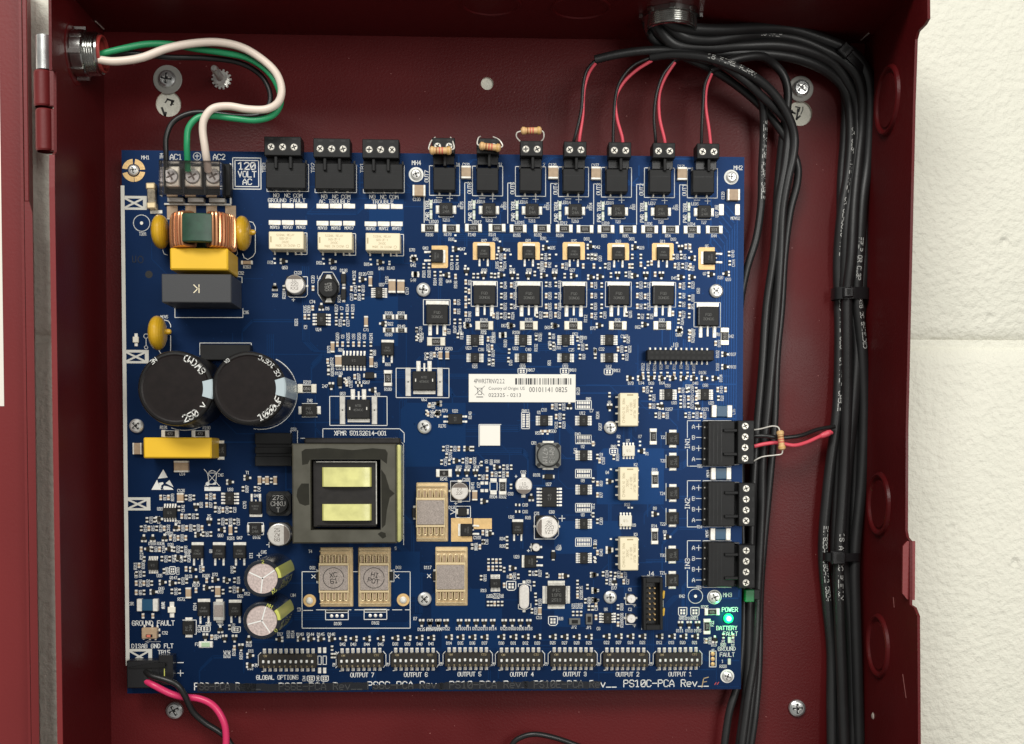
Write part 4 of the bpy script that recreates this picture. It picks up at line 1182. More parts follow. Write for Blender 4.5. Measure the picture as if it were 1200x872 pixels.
heat_spreader('J', 1008, 393, 1230, 808, -1.5)
heat_spreader('N', 333, 68, 562, 487, -2.2, ('XC', '61'), .12)
heat_spreader('N', 600, 68, 828, 487, 0.5, ('HI', 'POT'), -.22)
heat_spreader('O', 62, 65, 288, 480, -1.0)
items('''
N Dv 318,272,24,60 828,270,36,60
J Dv 995,605,32,66
O Dv 58,268,34,60
N L 205,240,305,240 850,240,964,240,964,637,204,637,204,240 565,240,600,240 215,512,278,512 305,508,548,508 575,508,815,508 840,508,905,508 930,508,964,508
N L 308,225,308,318,328,318 850,225,850,310,832,310
N L 272,262,298,285 272,285,298,262 860,262,885,285 860,285,885,262 1085,258,1108,282 1085,282,1108,258
''')
for x, y, w, h in ((449, 543, 160, 70), (720, 540, 160, 72)):
    X, Y = G('N', x, y); w, h = w / 6, h / 6
    m_ = MB(); m_.stroke([(-w / 2, -h / 2), (w / 2, -h / 2), (w / 2, h / 2), (-w / 2, h / 2)], .8, .12, 'silk', True); m_.stroke([(-w / 2, h * .22), (w / 2, h * .22)], .7, .12, 'silk')
    m_.rect(-w / 2 + .5, w / 2 - .5, h * .28, h * .46, .1, 'black_deep')
    bpart('printed_outline', m_.mesh('printed_outline', False), X, Y)
    for k in (-1, 0, 1):
        c = MB(); c.lathe([(2.1, .05), (1.8, .5), (.9, .9), (.01, 1.0)], 'tin', 12); bpart('solder_joint', c.mesh('solder_joint'), X + k * 6.2, Y - h * .12)
for x, y in ((257, 443), (915, 438)):
    X, Y = G('N', x, y); c = MB(); c.lathe([(7.6, .1), (7.4, .6), (4.6, .6), (4.2, 1.6), (2.4, 3.0), (.01, 3.2)], 'gold', 22, mats=['gold', 'gold', 'gold', 'tin', 'tin'])
    bpart('plated_hole', c.mesh('plated_hole'), X, Y)
# transistor on an L of gold copper
copper_pad([G('K', *p) for p in ((172, 643), (172, 808), (320, 808), (320, 643))])
copper_pad([G('K', *p) for p in ((330, 645), (330, 720), (458, 720), (458, 645))])
items('''
K Pr 280,726,88,84
K Dh 252,598,60,62
K B 205,560,308,640
K L 168,585,200,600,168,615
K B 168,383,303,525
K L 757,627,895,627,927,665,927,760,900,790,757,790,757,627
''')

# ================================================================== output channels along the top edge
HDR, PLG = 15.0, 21.0          # header and plug heights above the board
def b_header(w, h, n, pitch):
    """board header seen from above: mouth at +y, solder tails at -y"""
    def f():
        mb = MB(); mb.box(-w / 2, w / 2, -h / 2, h / 2, .3, HDR, 'black_plastic', .8)
        for k in range(n - 1): mb.rect(-w / 2 + 2, w / 2 - 2, h * (.2 - .16 * k), h * (.2 - .16 * k) - .25, HDR + .03, 'black_gloss')
        mb.box(-w / 2 - .6, -w / 2 + 1.4, h / 2 - .5, h / 2 + 4, .3, HDR - 5, 'black_gloss'); mb.box(w / 2 - 1.4, w / 2 + .6, h / 2 - .5, h / 2 + 4, .3, HDR - 5, 'black_gloss')
        out = [('terminal_header', mb.mesh('terminal_header'))]
        p = MB(); p.lathe([(1.5, .05), (1.3, .8), (.6, 1.2), (.01, 1.3)], 'tin', 10); p.box(-.6, .6, -.6, 3, .5, 3.2, 'tin')
        pm = p.mesh('pin')
        for i in range(n): out.append(('pin', pm, ((i - (n - 1) / 2) * pitch, -h / 2 - (1.2 if n == 2 else -.2), 0)))
        return out
    return f
def screw_mesh(r, h=1.6, seed=0):
    rr = random.Random(seed); mb = MB()
    mb.lathe([(r, 0), (r, h - .5), (r - .5, h)], 'steel', 20); mb.flat(circle(0, 0, r - .5, 20), h, 'clamp_steel')
    a = rr.uniform(-.5, .5)
    for k in (0, pi / 2):
        c, s = cos(a + k), sin(a + k); L_ = r * .72; w = r * .16
        mb.flat([(c * L_ - s * -w, s * L_ + c * -w), (c * L_ - s * w, s * L_ + c * w), (-c * L_ - s * w, -s * L_ + c * w), (-c * L_ + s * w, -s * L_ - c * w)], h + .04 + k * .01, 'black_plastic')
    return mb.mesh('clamp_screw')
SCREWS = [screw_mesh(4.05, 1.6, i) for i in range(6)]
SN = [0]
def plug(label, X, Y, n, pitch, w, depth, rot, group, z0=-3.0, ribs=1, skirt=10.0):
    """pluggable screw clamp: local +y is the wire side, origin at the wire face's middle on the board plane"""
    root = top('terminal_plug', label, 'terminal plug', X, Y, z0, rot, group)
    key = ('plug', n, w, depth, ribs)
    if key not in CACHE:
        b = MB(); b.box(-w / 2, w / 2, -depth, 0, 0, PLG - z0, 'black_plastic', .7)
        b.box(-w / 2 + .8, w / 2 - .8, -depth - skirt, -depth + .3, 1.5, HDR - z0 - 6.5, 'black_gloss', .5)
        for i in range(n):
            x = (i - (n - 1) / 2) * pitch
            b.prism(circle(x, -depth * .56, 5.1, 18), PLG - z0, PLG - z0 + .04, 'black_deep')
            b.box(x - 2.6, x + 2.6, -3.9, -1.6, PLG - z0 - .05, PLG - z0 + .05, 'black_deep')
            b.box(x - 3.8, x + 3.8, -.1, .06, 4, 15, 'black_deep')
        rm = MB(); rm.box(-1.8, 1.8, -depth - skirt - 4, -depth + .2, HDR - z0 - 3, PLG - z0 - 2.4, 'black_plastic', .6)
        CACHE[key] = (b.mesh('plug_body'), rm.mesh('latch_rib'))
    bm_, rm_ = CACHE[key]
    part('plug_body', bm_, root)
    for k in range(ribs):
        rx = (k - (ribs - 1) / 2) * (pitch * 1.28 if n == 3 else pitch * 2.2) + (pitch * .12 if n == 2 else 0)
        part('latch_rib', rm_, root, rx)
    for i in range(n):
        SN[0] += 1
        part('clamp_screw', SCREWS[(SN[0] * 5) % 6], root, (i - (n - 1) / 2) * pitch, -depth * .56, PLG - z0 - .6, rot=rng.uniform(0, 1.5))
    return root
CH = []
wname = ['OUT7', 'OUT6', 'OUT5', 'OUT4', 'OUT3', 'OUT2', 'OUT1']
plabel = ['two-screw black plug at OUT7, leftmost, with a tan resistor bent across its screws',
          'two-screw black plug at OUT6 with a tilted tan resistor across its screws',
          'two-screw black plug at OUT5 with a resistor arched above its wire face',
          'two-screw black plug at OUT4, leftmost of the four with red and black wires',
          'two-screw black plug at OUT3 with a red and a black wire, second from OUT4',
          'two-screw black plug at OUT2 with red and black wires, between OUT3 and OUT1',
          'two-screw black plug at OUT1, wired red and black, nearest the board corner']
led = [('LED22', 'LED20'), ('LED19', 'LED17'), ('LED16', 'LED15'), ('LED14', 'LED12'), ('LED10', 'LED9'), ('LED7', 'LED6'), ('LED5', 'LED4')]
for i in range(7):
    x0 = 503.3 + 50.35 * i; y0 = 194.6 + .5 * i
    P = lambda dx, dy, z=0: at(x0 + dx, y0 + dy, z)
    (ax, ay), (bx_, by_) = P(0, 34.3), P(35.4, 0)
    PRINT.stroke([(ax + 4, by_), (ax, by_), (ax, ay), (bx_, ay), (bx_, by_), (bx_ - 4, by_)], .8, .12, 'silk')
    # header
    cx, cy = P(17.6, 16.6, HDR / 2)
    comp('terminal_header', 'hdr2', b_header(25.5, 26.5, 2, 12.6), cx, cy)
    cx, cy = at((519.6, 571.8, 622.9, 674.2, 726.6, 778.3, 830.0)[i], 161.5 + .5 * i if i < 2 else 163.5 + .75 * i, PLG)
    pr = plug(plabel[i], cx, cy, 2, 13.2, 26.2, 17.5, 0, 'two-screw plugs along the top edge of the board')
    CH.append((pr, cx, cy))
    # diode, marks, lettering
    dx, dy = P(19.4, 51.3)
    comp('diode', 'smb', b_diode('diode', 15.2, 14.6, 4.6, 9.6, 5.5), dx, dy)
    PRINT.stroke([(dx - 8.5, dy - 7.2), (dx - 8.5, dy - 8.4), (dx + 8.5, dy - 8.4), (dx + 8.5, dy - 7.2)], .7, .12, 'silk')
    lettering(PRINT, ('T213', 'T212', 'T211', 'T210', 'T29', 'T28', 'T27')[i], dx, dy - 11.8, 3.4, wt=.145, sx=.72)
    px, py = P(23.8, 38); PRINT.stroke([(px - 3.2, py), (px + 3.2, py)], .7, .12, 'silk'); PRINT.stroke([(px, py - 3.2), (px, py + 3.2)], .7, .125, 'silk')
    px, py = P(11.4, 37); PRINT.stroke([(px - 3.3, py), (px + 3.3, py)], .8, .12, 'silk')
    lx, ly = P(9, 41.2); lettering(PRINT, led[i][0], lx, ly, 3.4, wt=.145, sx=.72)
    lx, ly = P(5, 65.2); lettering(PRINT, led[i][1], lx, ly, 3.4, wt=.145, sx=.72)
    lx, ly = P(39 - 1, 46); lettering(PRINT, ('R175', 'R159', 'R154', 'R104', 'D93', 'D89', 'D86')[i], lx - .2, ly, 3.4, pi / 2, wt=.145, sx=.72)
    lx, ly = P(34.5, 46); lettering(PRINT, 'R-', lx, ly, 3.2, pi / 2, wt=.145, sx=.72)
    for yy, hh in ((45, 10), (57, 10.6)):
        sx, sy = P(1.8, yy); m_ = MB(); m_.box(-1.5, 1.5, -hh / 2, hh / 2, 0, 1.1, 'led_off', .3); m_.box(-1.6, 1.6, -1.2, 1.2, .9, 1.3, 'silk'); bpart('indicator_light', m_.mesh('indicator_light'), sx, sy)
    # the wordings that can be read
    m_ = MB()
    ox, oy = P(-3.4, 25 if i else 12)
    lettering(m_, wname[i], 0, 0, 4.3, pi / 2, wt=.16, sx=.92); bpart('printed_lettering', m_.mesh('printed_lettering', False), ox, oy)
    m_ = MB(); lettering(m_, 'PWR', 0, -6.8, 4.2, pi / 2, wt=.17, sx=.86); lettering(m_, 'TRBL', 0, 7, 4.2, pi / 2, wt=.17, sx=.84)
    ox, oy = P(-2.6, 52); bpart('printed_lettering', m_.mesh('printed_lettering', False), ox, oy)
    if i: PRINT.stroke([P(0, 19), P(-9.0, 19), P(-9.0, 66)], .8, .12, 'silk')
    else: PRINT.stroke([P(-6.2, 36), P(-6.2, 66)], .8, .12, 'silk')
items('''
U Nv 398,378,66,88 1008,380,68,90
V Nv 108,385,66,90 712,388,66,90
U Nh 68,507,90,74
V Nh 1072,537,88,76
U t C130@50,562 C131@398,317 C128@1005,320
U t5 MH4@48,305
V t C127@105,322 C121@710,330
U t 14@340,315 12@637,315 2@945,318
''')
# three-pole headers with their plugs
tb_lab = ['three-screw black plug above GROUND FAULT, leftmost of three, no wires', 'three-screw black plug above AC TROUBLE, between its two twins, no wires', 'three-screw black plug above TROUBLE, rightmost of three, no wires']
for i, (bx0, bx1, by0, by1, sx, sy, ox0, ox1, oyb, word) in enumerate(((75, 358, 255, 436, 187, 60, 77, 370, 447, 'GROUND FAULT'), (420, 696, 260, 441, 532, 73, 415, 707, 455, 'AC TROUBLE'), (765, 1030, 265, 446, 876, 79, 755, 1043, 457, 'TROUBLE'))):
    cx, cy = G('T', (bx0 + bx1) / 2, (by0 + by1) / 2 - 2, HDR / 2)
    comp('terminal_header', 'hdr3', b_header(45.5, 29.5, 3, 13.2), cx, cy)
    px, py = G('T', sx, sy, PLG)
    plug(tb_lab[i], px, py, 3, 13.1, 42, 21.5, 0, 'three-screw plugs along the top edge of the board', ribs=2)
    p = [G('T', *q) for q in ((ox0, oyb - 25), (ox0, oyb), (ox1, oyb), (ox1, by0), (ox1 - 18, by0))]
    PRINT.stroke(p, .8, .12, 'silk')
    m_ = MB(); 
    xx = (ox0 + ox1) / 2 - 8
    ax, ay = G('T', xx, oyb + 28)
    lettering(m_, 'NO', -12, 0, 4.2, wt=.16, sx=.96); lettering(m_, 'NC', 0.8, 0, 4.2, wt=.16, sx=.96); lettering(m_, 'COM', 13, 0, 4.2, wt=.16, sx=.96); lettering(m_, word, 0, -5.6, 4.2, wt=.16, sx=.96)
    bpart('printed_lettering', m_.mesh('printed_lettering', False), ax, ay)
    ax, ay = G('T', bx0 - 18, 280); lettering(PRINT, ('TB3', 'TB2', 'TB1')[i], ax, ay, 4.4, pi / 2, wt=.15)
# four-pole headers on the right edge, plugs facing right
for i, (t, y0, y1, px1, sy, lab, nm) in enumerate((('L', -42, 278, 1163, (-45, 265), 'four-screw black plug at IN1, topmost, holding a resistor and red and black wires', 'IN1'),
        ('L', 380, 705, 1170, (397, 700), 'four-screw black plug at IN2, empty, between the IN1 and IN3 plugs', 'IN2'), ('P', 22, 350, 1170, (50, 358), 'four-screw black plug at IN3, empty, lowest of the three, above the green plug', 'IN3'))):
    cx, cy = G(t, 925, (y0 + y1) / 2, HDR / 2)
    h_ = (y1 - y0) / 6 - 1.5
    def hb():
        mb = MB(); mb.box(-16, 15.5, -26.5, 26.5, .3, HDR, 'black_plastic', .8)
        for yy in (-25.6, 24.4): mb.box(15, 22, yy, yy + 1.6, .3, HDR - 5, 'black_gloss')
        for k in range(4): mb.rect(-14 + k * 4.6, -13.8 + k * 4.6, -24, 24, HDR + .03, 'black_gloss')
        st = MB(); st.box(-20.5, -15.7, -26.3, 26.3, .2, 4.5, 'black_plastic', .4)
        p = MB(); p.lathe([(1.1, 4.5), (.9, 5), (.01, 5.2)], 'tin_dull', 8); pm = p.mesh('pin')
        return [('terminal_header', mb.mesh('terminal_header')), ('tail_strip', st.mesh('tail_strip'))] + [('pin', pm, (-18.2, (k - 1.5) * 12.6, 0)) for k in range(4)]
    comp('terminal_header', 'hdr4', hb, cx, cy)
    X, Y = G(t, px1, (sy[0] + sy[1]) / 2, PLG)
    plug(lab, X, Y, 4, 12.65, 51.0, 19.4, -pi / 2, 'four-screw plugs down the right edge of the board', ribs=2, skirt=12)
    items('%s L 1000,%d,803,%d,803,%d,1000,%d' % (t, y0, y0, y1, y1))
    items('%s L 785,%d,693,%d,693,%d' % (t, y0, y0, y0 + 118)); items('%s L 693,%d,693,%d,760,%d' % (t, y1 - 118, y1, y1))
    for k, ch in enumerate('ABBA'):
        yy = y0 + 50 + k * 75.5
        if i == 0: yy = 0 + k * 76
        m_ = MB(); lettering(m_, ch, 0, 0, 4.4, wt=.16); X, Y = G(t, 736, yy); s = 3.0
        m_.stroke([(6.2 - s, 0), (6.2 + s, 0)], .7, .12, 'silk')
        if k % 2 == 0: m_.stroke([(6.2, -s), (6.2, s)], .7, .125, 'silk')
        bpart('printed_lettering', m_.mesh('printed_lettering', False), X, Y)
    m_ = MB(); lettering(m_, nm, 0, 0, 5.2, -pi / 2 if False else pi / 2, wt=.15); X, Y = G(t, 693, (y0 + y1) / 2); bpart('printed_lettering', m_.mesh('printed_lettering', False), X, Y)
items('L t TB5@780,278 TB4@778,705\nP t TB1@775,350')
# blue surge arresters
def b_blue():
    mb = MB(); mb.box(-6.6, 6.6, -6.8, 6.8, .4, 6, 'mov_blue', .8)
    t = MB(); t.box(-2.9, 2.9, -7.2, 7.2, 0, 6.2, 'tin', .6); tm = t.mesh('terminal')
    return [('surge_arrester', mb.mesh('surge_arrester')), ('terminal', tm, (9.2, 0, 0)), ('terminal', tm, (-9.2, 0, 0))]
for t, x, y in (('H', 936, 612), ('L', 930, 330), ('L', 926, 756), ('M', 257, 415)): comp('surge_arrester', 'blue', b_blue, *G(t, x, y, 5))
items('L u MOV4@838,330 MOV5@832,752\nM u MOV1@368,415')

# ================================================================== mains end
def disc(t, x, y, ry, rx_, zc, lean=0.0, leads=None):
    """lacquered disc standing on edge: a flattened ball"""
    X, Y = G(t, x, y, zc)
    mb = MB(); R_ = ry
    prof = []
    for i in range(13):
        a = pi * i / 12 - pi / 2
        prof.append((max(.01, R_ * cos(a) ** .8 if cos(a) > 0 else .01), rx_ * sin(a)))
    mb.lathe(prof, 'yellow_lacquer', 30, axis='x')
    mb.v = [(x_ + lean * z_, y_, z_ + zc) for x_, y_, z_ in mb.v]
    root = bpart('varistor_disc', mb.mesh('varistor_disc'), X, Y)
    if leads:
        for dy in leads:
            l = MB(); l.tube(smooth_path([(2, dy * .5, zc - R_ * .6), (rx_ + 2, dy * .8, zc - R_ * .5), (rx_ + 4, dy, 3), (rx_ + 4, dy, 0)], 5), .9, 'tin', 6)
            part('lead', l.mesh('lead'), root)
    return root
disc('Q', 387, 678, 19.5, 9.4, 24)
r_ = disc('Q', 1028, 690, 19.8, 9.2, 24)
k_ = MB(); k_.lathe([(.01, -4), (3, -3), (3.4, 0), (2.6, 3), (.01, 4)], 'yellow_lacquer', 12, axis='x', cx=10.5, cy=2, cz=20); part('lacquer_run', k_.mesh('lacquer_run'), r_)
r_ = disc('A', 328, 662, 19.8, 9.6, 24)
k_ = MB(); k_.lathe([(.01, -4), (3, -3), (3.4, 0), (2.6, 3), (.01, 4)], 'yellow_lacquer', 12, axis='x', cx=11, cy=2, cz=20); part('lacquer_run', k_.mesh('lacquer_run'), r_)
items('''
Q L 1085,598,1110,605,1128,640,1128,840,1110,870,1070,895,1040,880,1030,850
Q L 985,820,990,850,960,880 405,820,415,850,440,860
Q L 950,603,975,603
A L 375,570,405,578,420,605,420,620 420,680,420,800,408,815 338,785,352,808,372,818
''')
# toroidal choke standing on edge
def choke():
    X, Y = G('Q', 700, 668, 52)
    Rr, ri, hh = 35, 16, 13.5
    core = MB(); core.lathe([(ri, -hh), (ri, hh), (Rr - 3, hh), (Rr - 3, -hh), (ri, -hh)], 'green_core', 40, axis='y', cz=Rr + 1)
    root = bpart('choke', core.mesh('choke'), X, Y)
    for s in (1, -1):
        w = MB()
        for i in range(13):
            a = pi / 2 - s * (rad(29) + rad(6.6) * i)
            sp = hh + 3.2
            loop = []
            c1, c2 = ri - 2.0, Rr + (.6 if i % 5 == 3 else 0)
            pts = [(c1, -sp), (c1, sp), (c2 - 4, sp + 1.2), (c2, sp - 3), (c2, -sp + 3), (c2 - 4, -sp - 1.2), (c1, -sp)]
            path = smooth_path([(r * cos(a), y, r * sin(a) + Rr + 1) for r, y in pts], 4)
            w.tube(path, 1.75, 'copper', 6, cap=False)
        part('winding', w.mesh('winding'), root)
    c = MB(); c.lathe([(Rr - 6, -15.5), (Rr + 1, -15.5), (Rr + 2, -14.5), (Rr + 2, 14.5), (Rr + 1, 15.5), (Rr - 6, 15.5)], 'green_core', 10, axis='y', cz=Rr + 1, a0=rad(-26), a1=rad(26))
    part('core_sleeve', c.mesh('core_sleeve'), root)
choke()
def block(name, t, x0, y0, x1, y1, zt, m, ch, label=None, side=None):
    """moulded box given by its top face in the picture"""
    a = G(t, x0, y1, zt); b = G(t, x1, y0, zt)
    cx, cy = (a[0] + b[0]) / 2, (a[1] + b[1]) / 2; w, h = b[0] - a[0], b[1] - a[1]
    mb = MB(); mb.box(-w / 2, w / 2, -h / 2, h / 2, 1, zt, m, ch, side)
    return bpart(name, mb.mesh(name), cx, cy, 0, 0, label), w, h
block('film_capacitor', 'A', 415, 66, 822, 216, 56, 'yellow_box', 1.6, 'yellow film capacitor below the copper choke')
kb, w, h = block('film_capacitor', 'A', 357, 249, 845, 446, 58, 'grey_box', .9, 'dark grey film capacitor printed with an upturned K')
m_ = MB(); lettering(m_, 'K', 0, 0, 8.5, pi, m='cream', z=58.06, wt=.12); part('printed_lettering', m_.mesh('printed_lettering', False), kb, 0, -.5)
block('film_capacitor', 'E', 229, 737, 706, 882, 42, 'yellow_box', 1.6, 'yellow film capacitor below the two large black capacitors')
block('bridge_rectifier', 'E', 628, 82, 980, 192, 14, 'black_plastic', .8)
items('''
A L 845,262,922,268,922,308 450,490,450,553,928,553,928,490
A t C92@915,240 C95@950,517 Z32@1155,397 MOV5@375,548 D81@1120,165
A q1 1153,340
A Nh 958,168,80,24
A t R363@957,197
E L 625,155,625,72,987,72,987,158
''')
# mains terminal block: base, walls, plates and screws under a clear cover
def mains_block():
    X, Y = G('Q', 640, 330, 0); zc = 50
    root_m = MB()
    x0, y1 = G('Q', 418, 130, 20); x1, y0 = G('Q', 938, 402, 10)
    root_m.box(x0 - X, x1 - X, y0 - Y, y1 - Y, .5, 14, 'black_plastic', .6)
    root = bpart('mains_terminal_block', root_m.mesh('mains_terminal_block'), X, Y)
    px = [G('Q', v, 240, 30) for v in (463, 634, 797)]
    for (a, b) in px:
        p = MB(); p.box(-9.4, 9.4, -11.4, 11.4, 14, 27, 'screw_plate', 1.0); part('clamp_plate', p.mesh('clamp_plate'), root, a - X, b - Y)
        s = MB(); s.lathe([(8.6, 26), (8.6, 28), (7.5, 29.6), (.01, 30)], 'steel', 24)
        for k in (.5, .5 + pi / 2):
            c_, s_ = cos(k), sin(k); s.flat([(c_ * 5 + s_, s_ * 5 - c_), (c_ * 5 - s_, s_ * 5 + c_), (-c_ * 5 - s_, -s_ * 5 + c_), (-c_ * 5 + s_, -s_ * 5 - c_)], 30.1 + k * .02, 'alu_dark')
        part('clamp_screw', s.mesh('clamp_screw'), root, a - X, b - Y)
    for v in (400, 549, 716, 850):
        a, b = G('Q', v, 250, 40); q = MB(); q.box(-1.1, 1.1, -17, 19, 12, 31, 'black_plastic', .5); part('barrier', q.mesh('barrier'), root, a - X, b - Y)
    # clear cover: a thin tray upside down
    c = MB(); a = G('Q', 376, 388, zc); b = G('Q', 852, 122, zc)
    w, h = b[0] - a[0], b[1] - a[1]; cx, cy = (a[0] + b[0]) / 2 - X, (a[1] + b[1]) / 2 - Y
    c.box(-w / 2, w / 2, -h / 2, h / 2, zc - 1.6, zc, 'clear', .5)
    for (u0, u1, v0, v1) in ((-w / 2, w / 2, h / 2 - 1.3, h / 2), (-w / 2, w / 2, -h / 2, -h / 2 + 1.3), (-w / 2, -w / 2 + 1.3, -h / 2 + 1.31, h / 2 - 1.31), (w / 2 - 1.3, w / 2, -h / 2 + 1.31, h / 2 - 1.31)):
        c.box(u0, u1, v0, v1, zc - 12, zc - 1.62, 'clear')
    part('clear_cover', c.mesh('clear_cover'), root, cx, cy)
    e = MB(); yy = G('Q', 600, 437, 6)[1]
    a = G('Q', 416, 465, 2); b = G('Q', 940, 408, 2); e.box(a[0] - X, b[0] - X, a[1] - Y - .6, a[1] - Y + 1.6, .2, 3, 'tin_dull', .3); e.box(b[0] - X - 1.4, b[0] - X + .2, a[1] - Y + 1.7, a[1] - Y + 48, .2, 3, 'silk')
    for v in (445, 605, 770):
        q = G('Q', v + 60, 420, 8); e.box(q[0] - X - 9, q[0] - X + 9, a[1] - Y + 1.7, a[1] - Y + 6.5, .2, 10, 'nylon', .4)
    part('base_edge', e.mesh('base_edge'), root)
mains_block()
for v in (480, 623, 787, 935):
    X, Y = G('Q', v, 525); m_ = MB(); m_.box(-6.2, 6.2, -7.5, 7.5, .02, .8, 'tan_ceramic', .4); m_.box(-6.2, 6.2, -8.4, -7.6, 0, 1.2, 'tin', .2); bpart('bridge_pad', m_.mesh('bridge_pad'), X, Y)
# fuse in its clips
X, Y = G('Q', 318, 400, 6)
m_ = MB(); m_.box(-4.4, 4.4, -9, 9, 1, 9, 'fuse_glass', 1.4); fr_ = bpart('fuse', m_.mesh('fuse'), X, Y, 0, rad(2))
for s in (1, -1):
    c = MB(); c.box(-5.2, 5.2, -3.6, 3.6, .2, 10.2, 'fin', 1.2); part('fuse_clip', c.mesh('fuse_clip'), fr_, 0, s * 11.2)
c = MB(); c.box(-6, 8, -2, 2, 0, .7, 'tin', .3); part('solder_pad', c.mesh('solder_pad'), fr_, 2, -17)
# large black capacitors
def big_cap(px, py, rpx, zt, prints, seed):
    X, Y = at(px, py, zt); r = rpx * (CPOS.z - zt) / CF
    mb = MB()
    mb.lathe([(r * .97, .5), (r, 2), (r, zt - 3.2), (r * .985, zt - 1.2), (r * .95, zt - .2), (r * .90, zt)], 'cap_sleeve', 56)
    root = bpart('large_capacitor', mb.mesh('large_capacitor'), X, Y)
    t = MB(); t.lathe([(r * .90, zt), (r * .86, zt - .8), (r * .78, zt - .9), (.01, zt - .7)], 'cap_top', 48); part('cap_top', t.mesh('cap_top'), root)
    b = MB(); a0 = rad(-3 + seed)
    b.lathe([(r * 1.004, 1), (r * 1.006, zt - 3), (r * .99, zt - 1.0), (r * .955, zt), (r * .73, zt + .06)], 'cap_band', 8, a0=a0 - .27, a1=a0 + .27)
    part('polarity_band', b.mesh('polarity_band'), root)
    s = MB()
    for txt, ang, rr, hh in prints:
        ang = rad(ang); n = len(txt)
        for k, c_ in enumerate(txt):
            aa = ang + (k - (n - 1) / 2) * hh * .82 / rr
            lettering(s, c_, rr * cos(aa), rr * sin(aa), hh, aa + pi / 2, 'silk', zt + .12 - (0 if rr < r * .93 else .6), wt=.15)
    # print running round the side of the sleeve
    rg = random.Random(seed)
    for row in range(4):
        zz = zt - 8 - row * 7
        for k in range(26):
            aa = rad(-82 + k * 2.6)
            if rg.random() < .72:
                q = [(r * 1.005 * cos(aa + d), r * 1.005 * sin(aa + d), zz + e) for d, e in ((0, 0), (.028, 0), (.028, 1.6), (0, 1.6))]
                s.add(q, [(0, 1, 2, 3)], 'silk_dim')
    part('printed_lettering', s.mesh('printed_lettering', False), root)
big_cap(205.5, 455.0, 43.5, 80, [('6W(M)', 52, 34.8, 7.0), ('250 v', -52, 34.6, 7.4), ('NE', 128, 38, 4.5)], 2)
big_cap(291.5, 455.0, 43.0, 80, [('CE 105*C', 47, 35.8, 4.8), ('1000uF', -44, 34.2, 7.0), ('EA', 128, 38, 3.4)], 5)
c = at(218, 459); PRINT.stroke([(at(216, 460)[0] + 44 * cos(a), at(216, 460)[1] + 44 * sin(a)) for a in [rad(-110 + 4 * i) for i in range(28)]], .8, .12, 'silk')
c = at(305, 460); PRINT.stroke([(c[0] + 43 * cos(a), c[1] + 43 * sin(a)) for a in [rad(-100 + 4 * i) for i in range(42)]], .8, .12, 'silk')
# two tall aluminium capacitors in clear dark sleeves
def tall_cap(px, py, zt, ang, marks, seed):
    X, Y = at(px, py, zt); s_ = (CPOS.z - zt) / CF; r = 22.0 * s_
    mb = MB(); mb.lathe([(r * .96, .5), (r, 2), (r, zt - 2.5), (r * .97, zt - .6), (r * .92, zt), (r * .80, zt - .1)], 'clear_sleeve', 44)
    root = bpart('tall_capacitor', mb.mesh('tall_capacitor'), X, Y)
    t = MB(); t.lathe([(r * .80, zt - .1), (r * .76, zt - .9), (.01, zt - .7)], 'alu_pink', 36)
    for k in (0.4, 2.5, 4.4):
        a = k + ang; t.stroke([(0, 0), (r * .74 * cos(a), r * .74 * sin(a))], 1.3, zt - .45, 'silk')
    part('vent_top', t.mesh('vent_top'), root)
    b = MB(); b.lathe([(r * 1.006, 1), (r * 1.006, zt - 2), (r * .98, zt - .5), (r * .93, zt + .05), (r * .83, zt + .06)], 'green_band', 8, a0=rad(2), a1=rad(38)); part('polarity_band', b.mesh('polarity_band'), root)
    s = MB()
    for txt, a in marks: lettering(s, txt, r * .89 * cos(rad(a)), r * .89 * sin(rad(a)), 3.6, rad(a - 90), 'green_band', zt + .1, wt=.18)
    rg = random.Random(seed)
    for row in range(8):
        zz = zt - 10 - row * 9
        for k in range(14):
            aa = rad(-52 + k * 3.3)
            if rg.random() < .7: s.add([(r * 1.006 * cos(aa + d), r * 1.006 * sin(aa + d), zz + e) for d, e in ((0, 0), (.05, 0), (.05, 3), (0, 3))], [(0, 1, 2, 3)], 'green_band')
    part('printed_lettering', s.mesh('printed_lettering', False), root)
tall_cap(307.5, 678, 92, .2, (('2', 88), ('2V', -48)), 1)
tall_cap(306.8, 727.5, 92, .9, (('NH', 62), ('O', -35)), 2)
items('N t C84@142,405\nM t C85@1075,42\nM L 1042,50,1042,80 1027,65,1057,65')
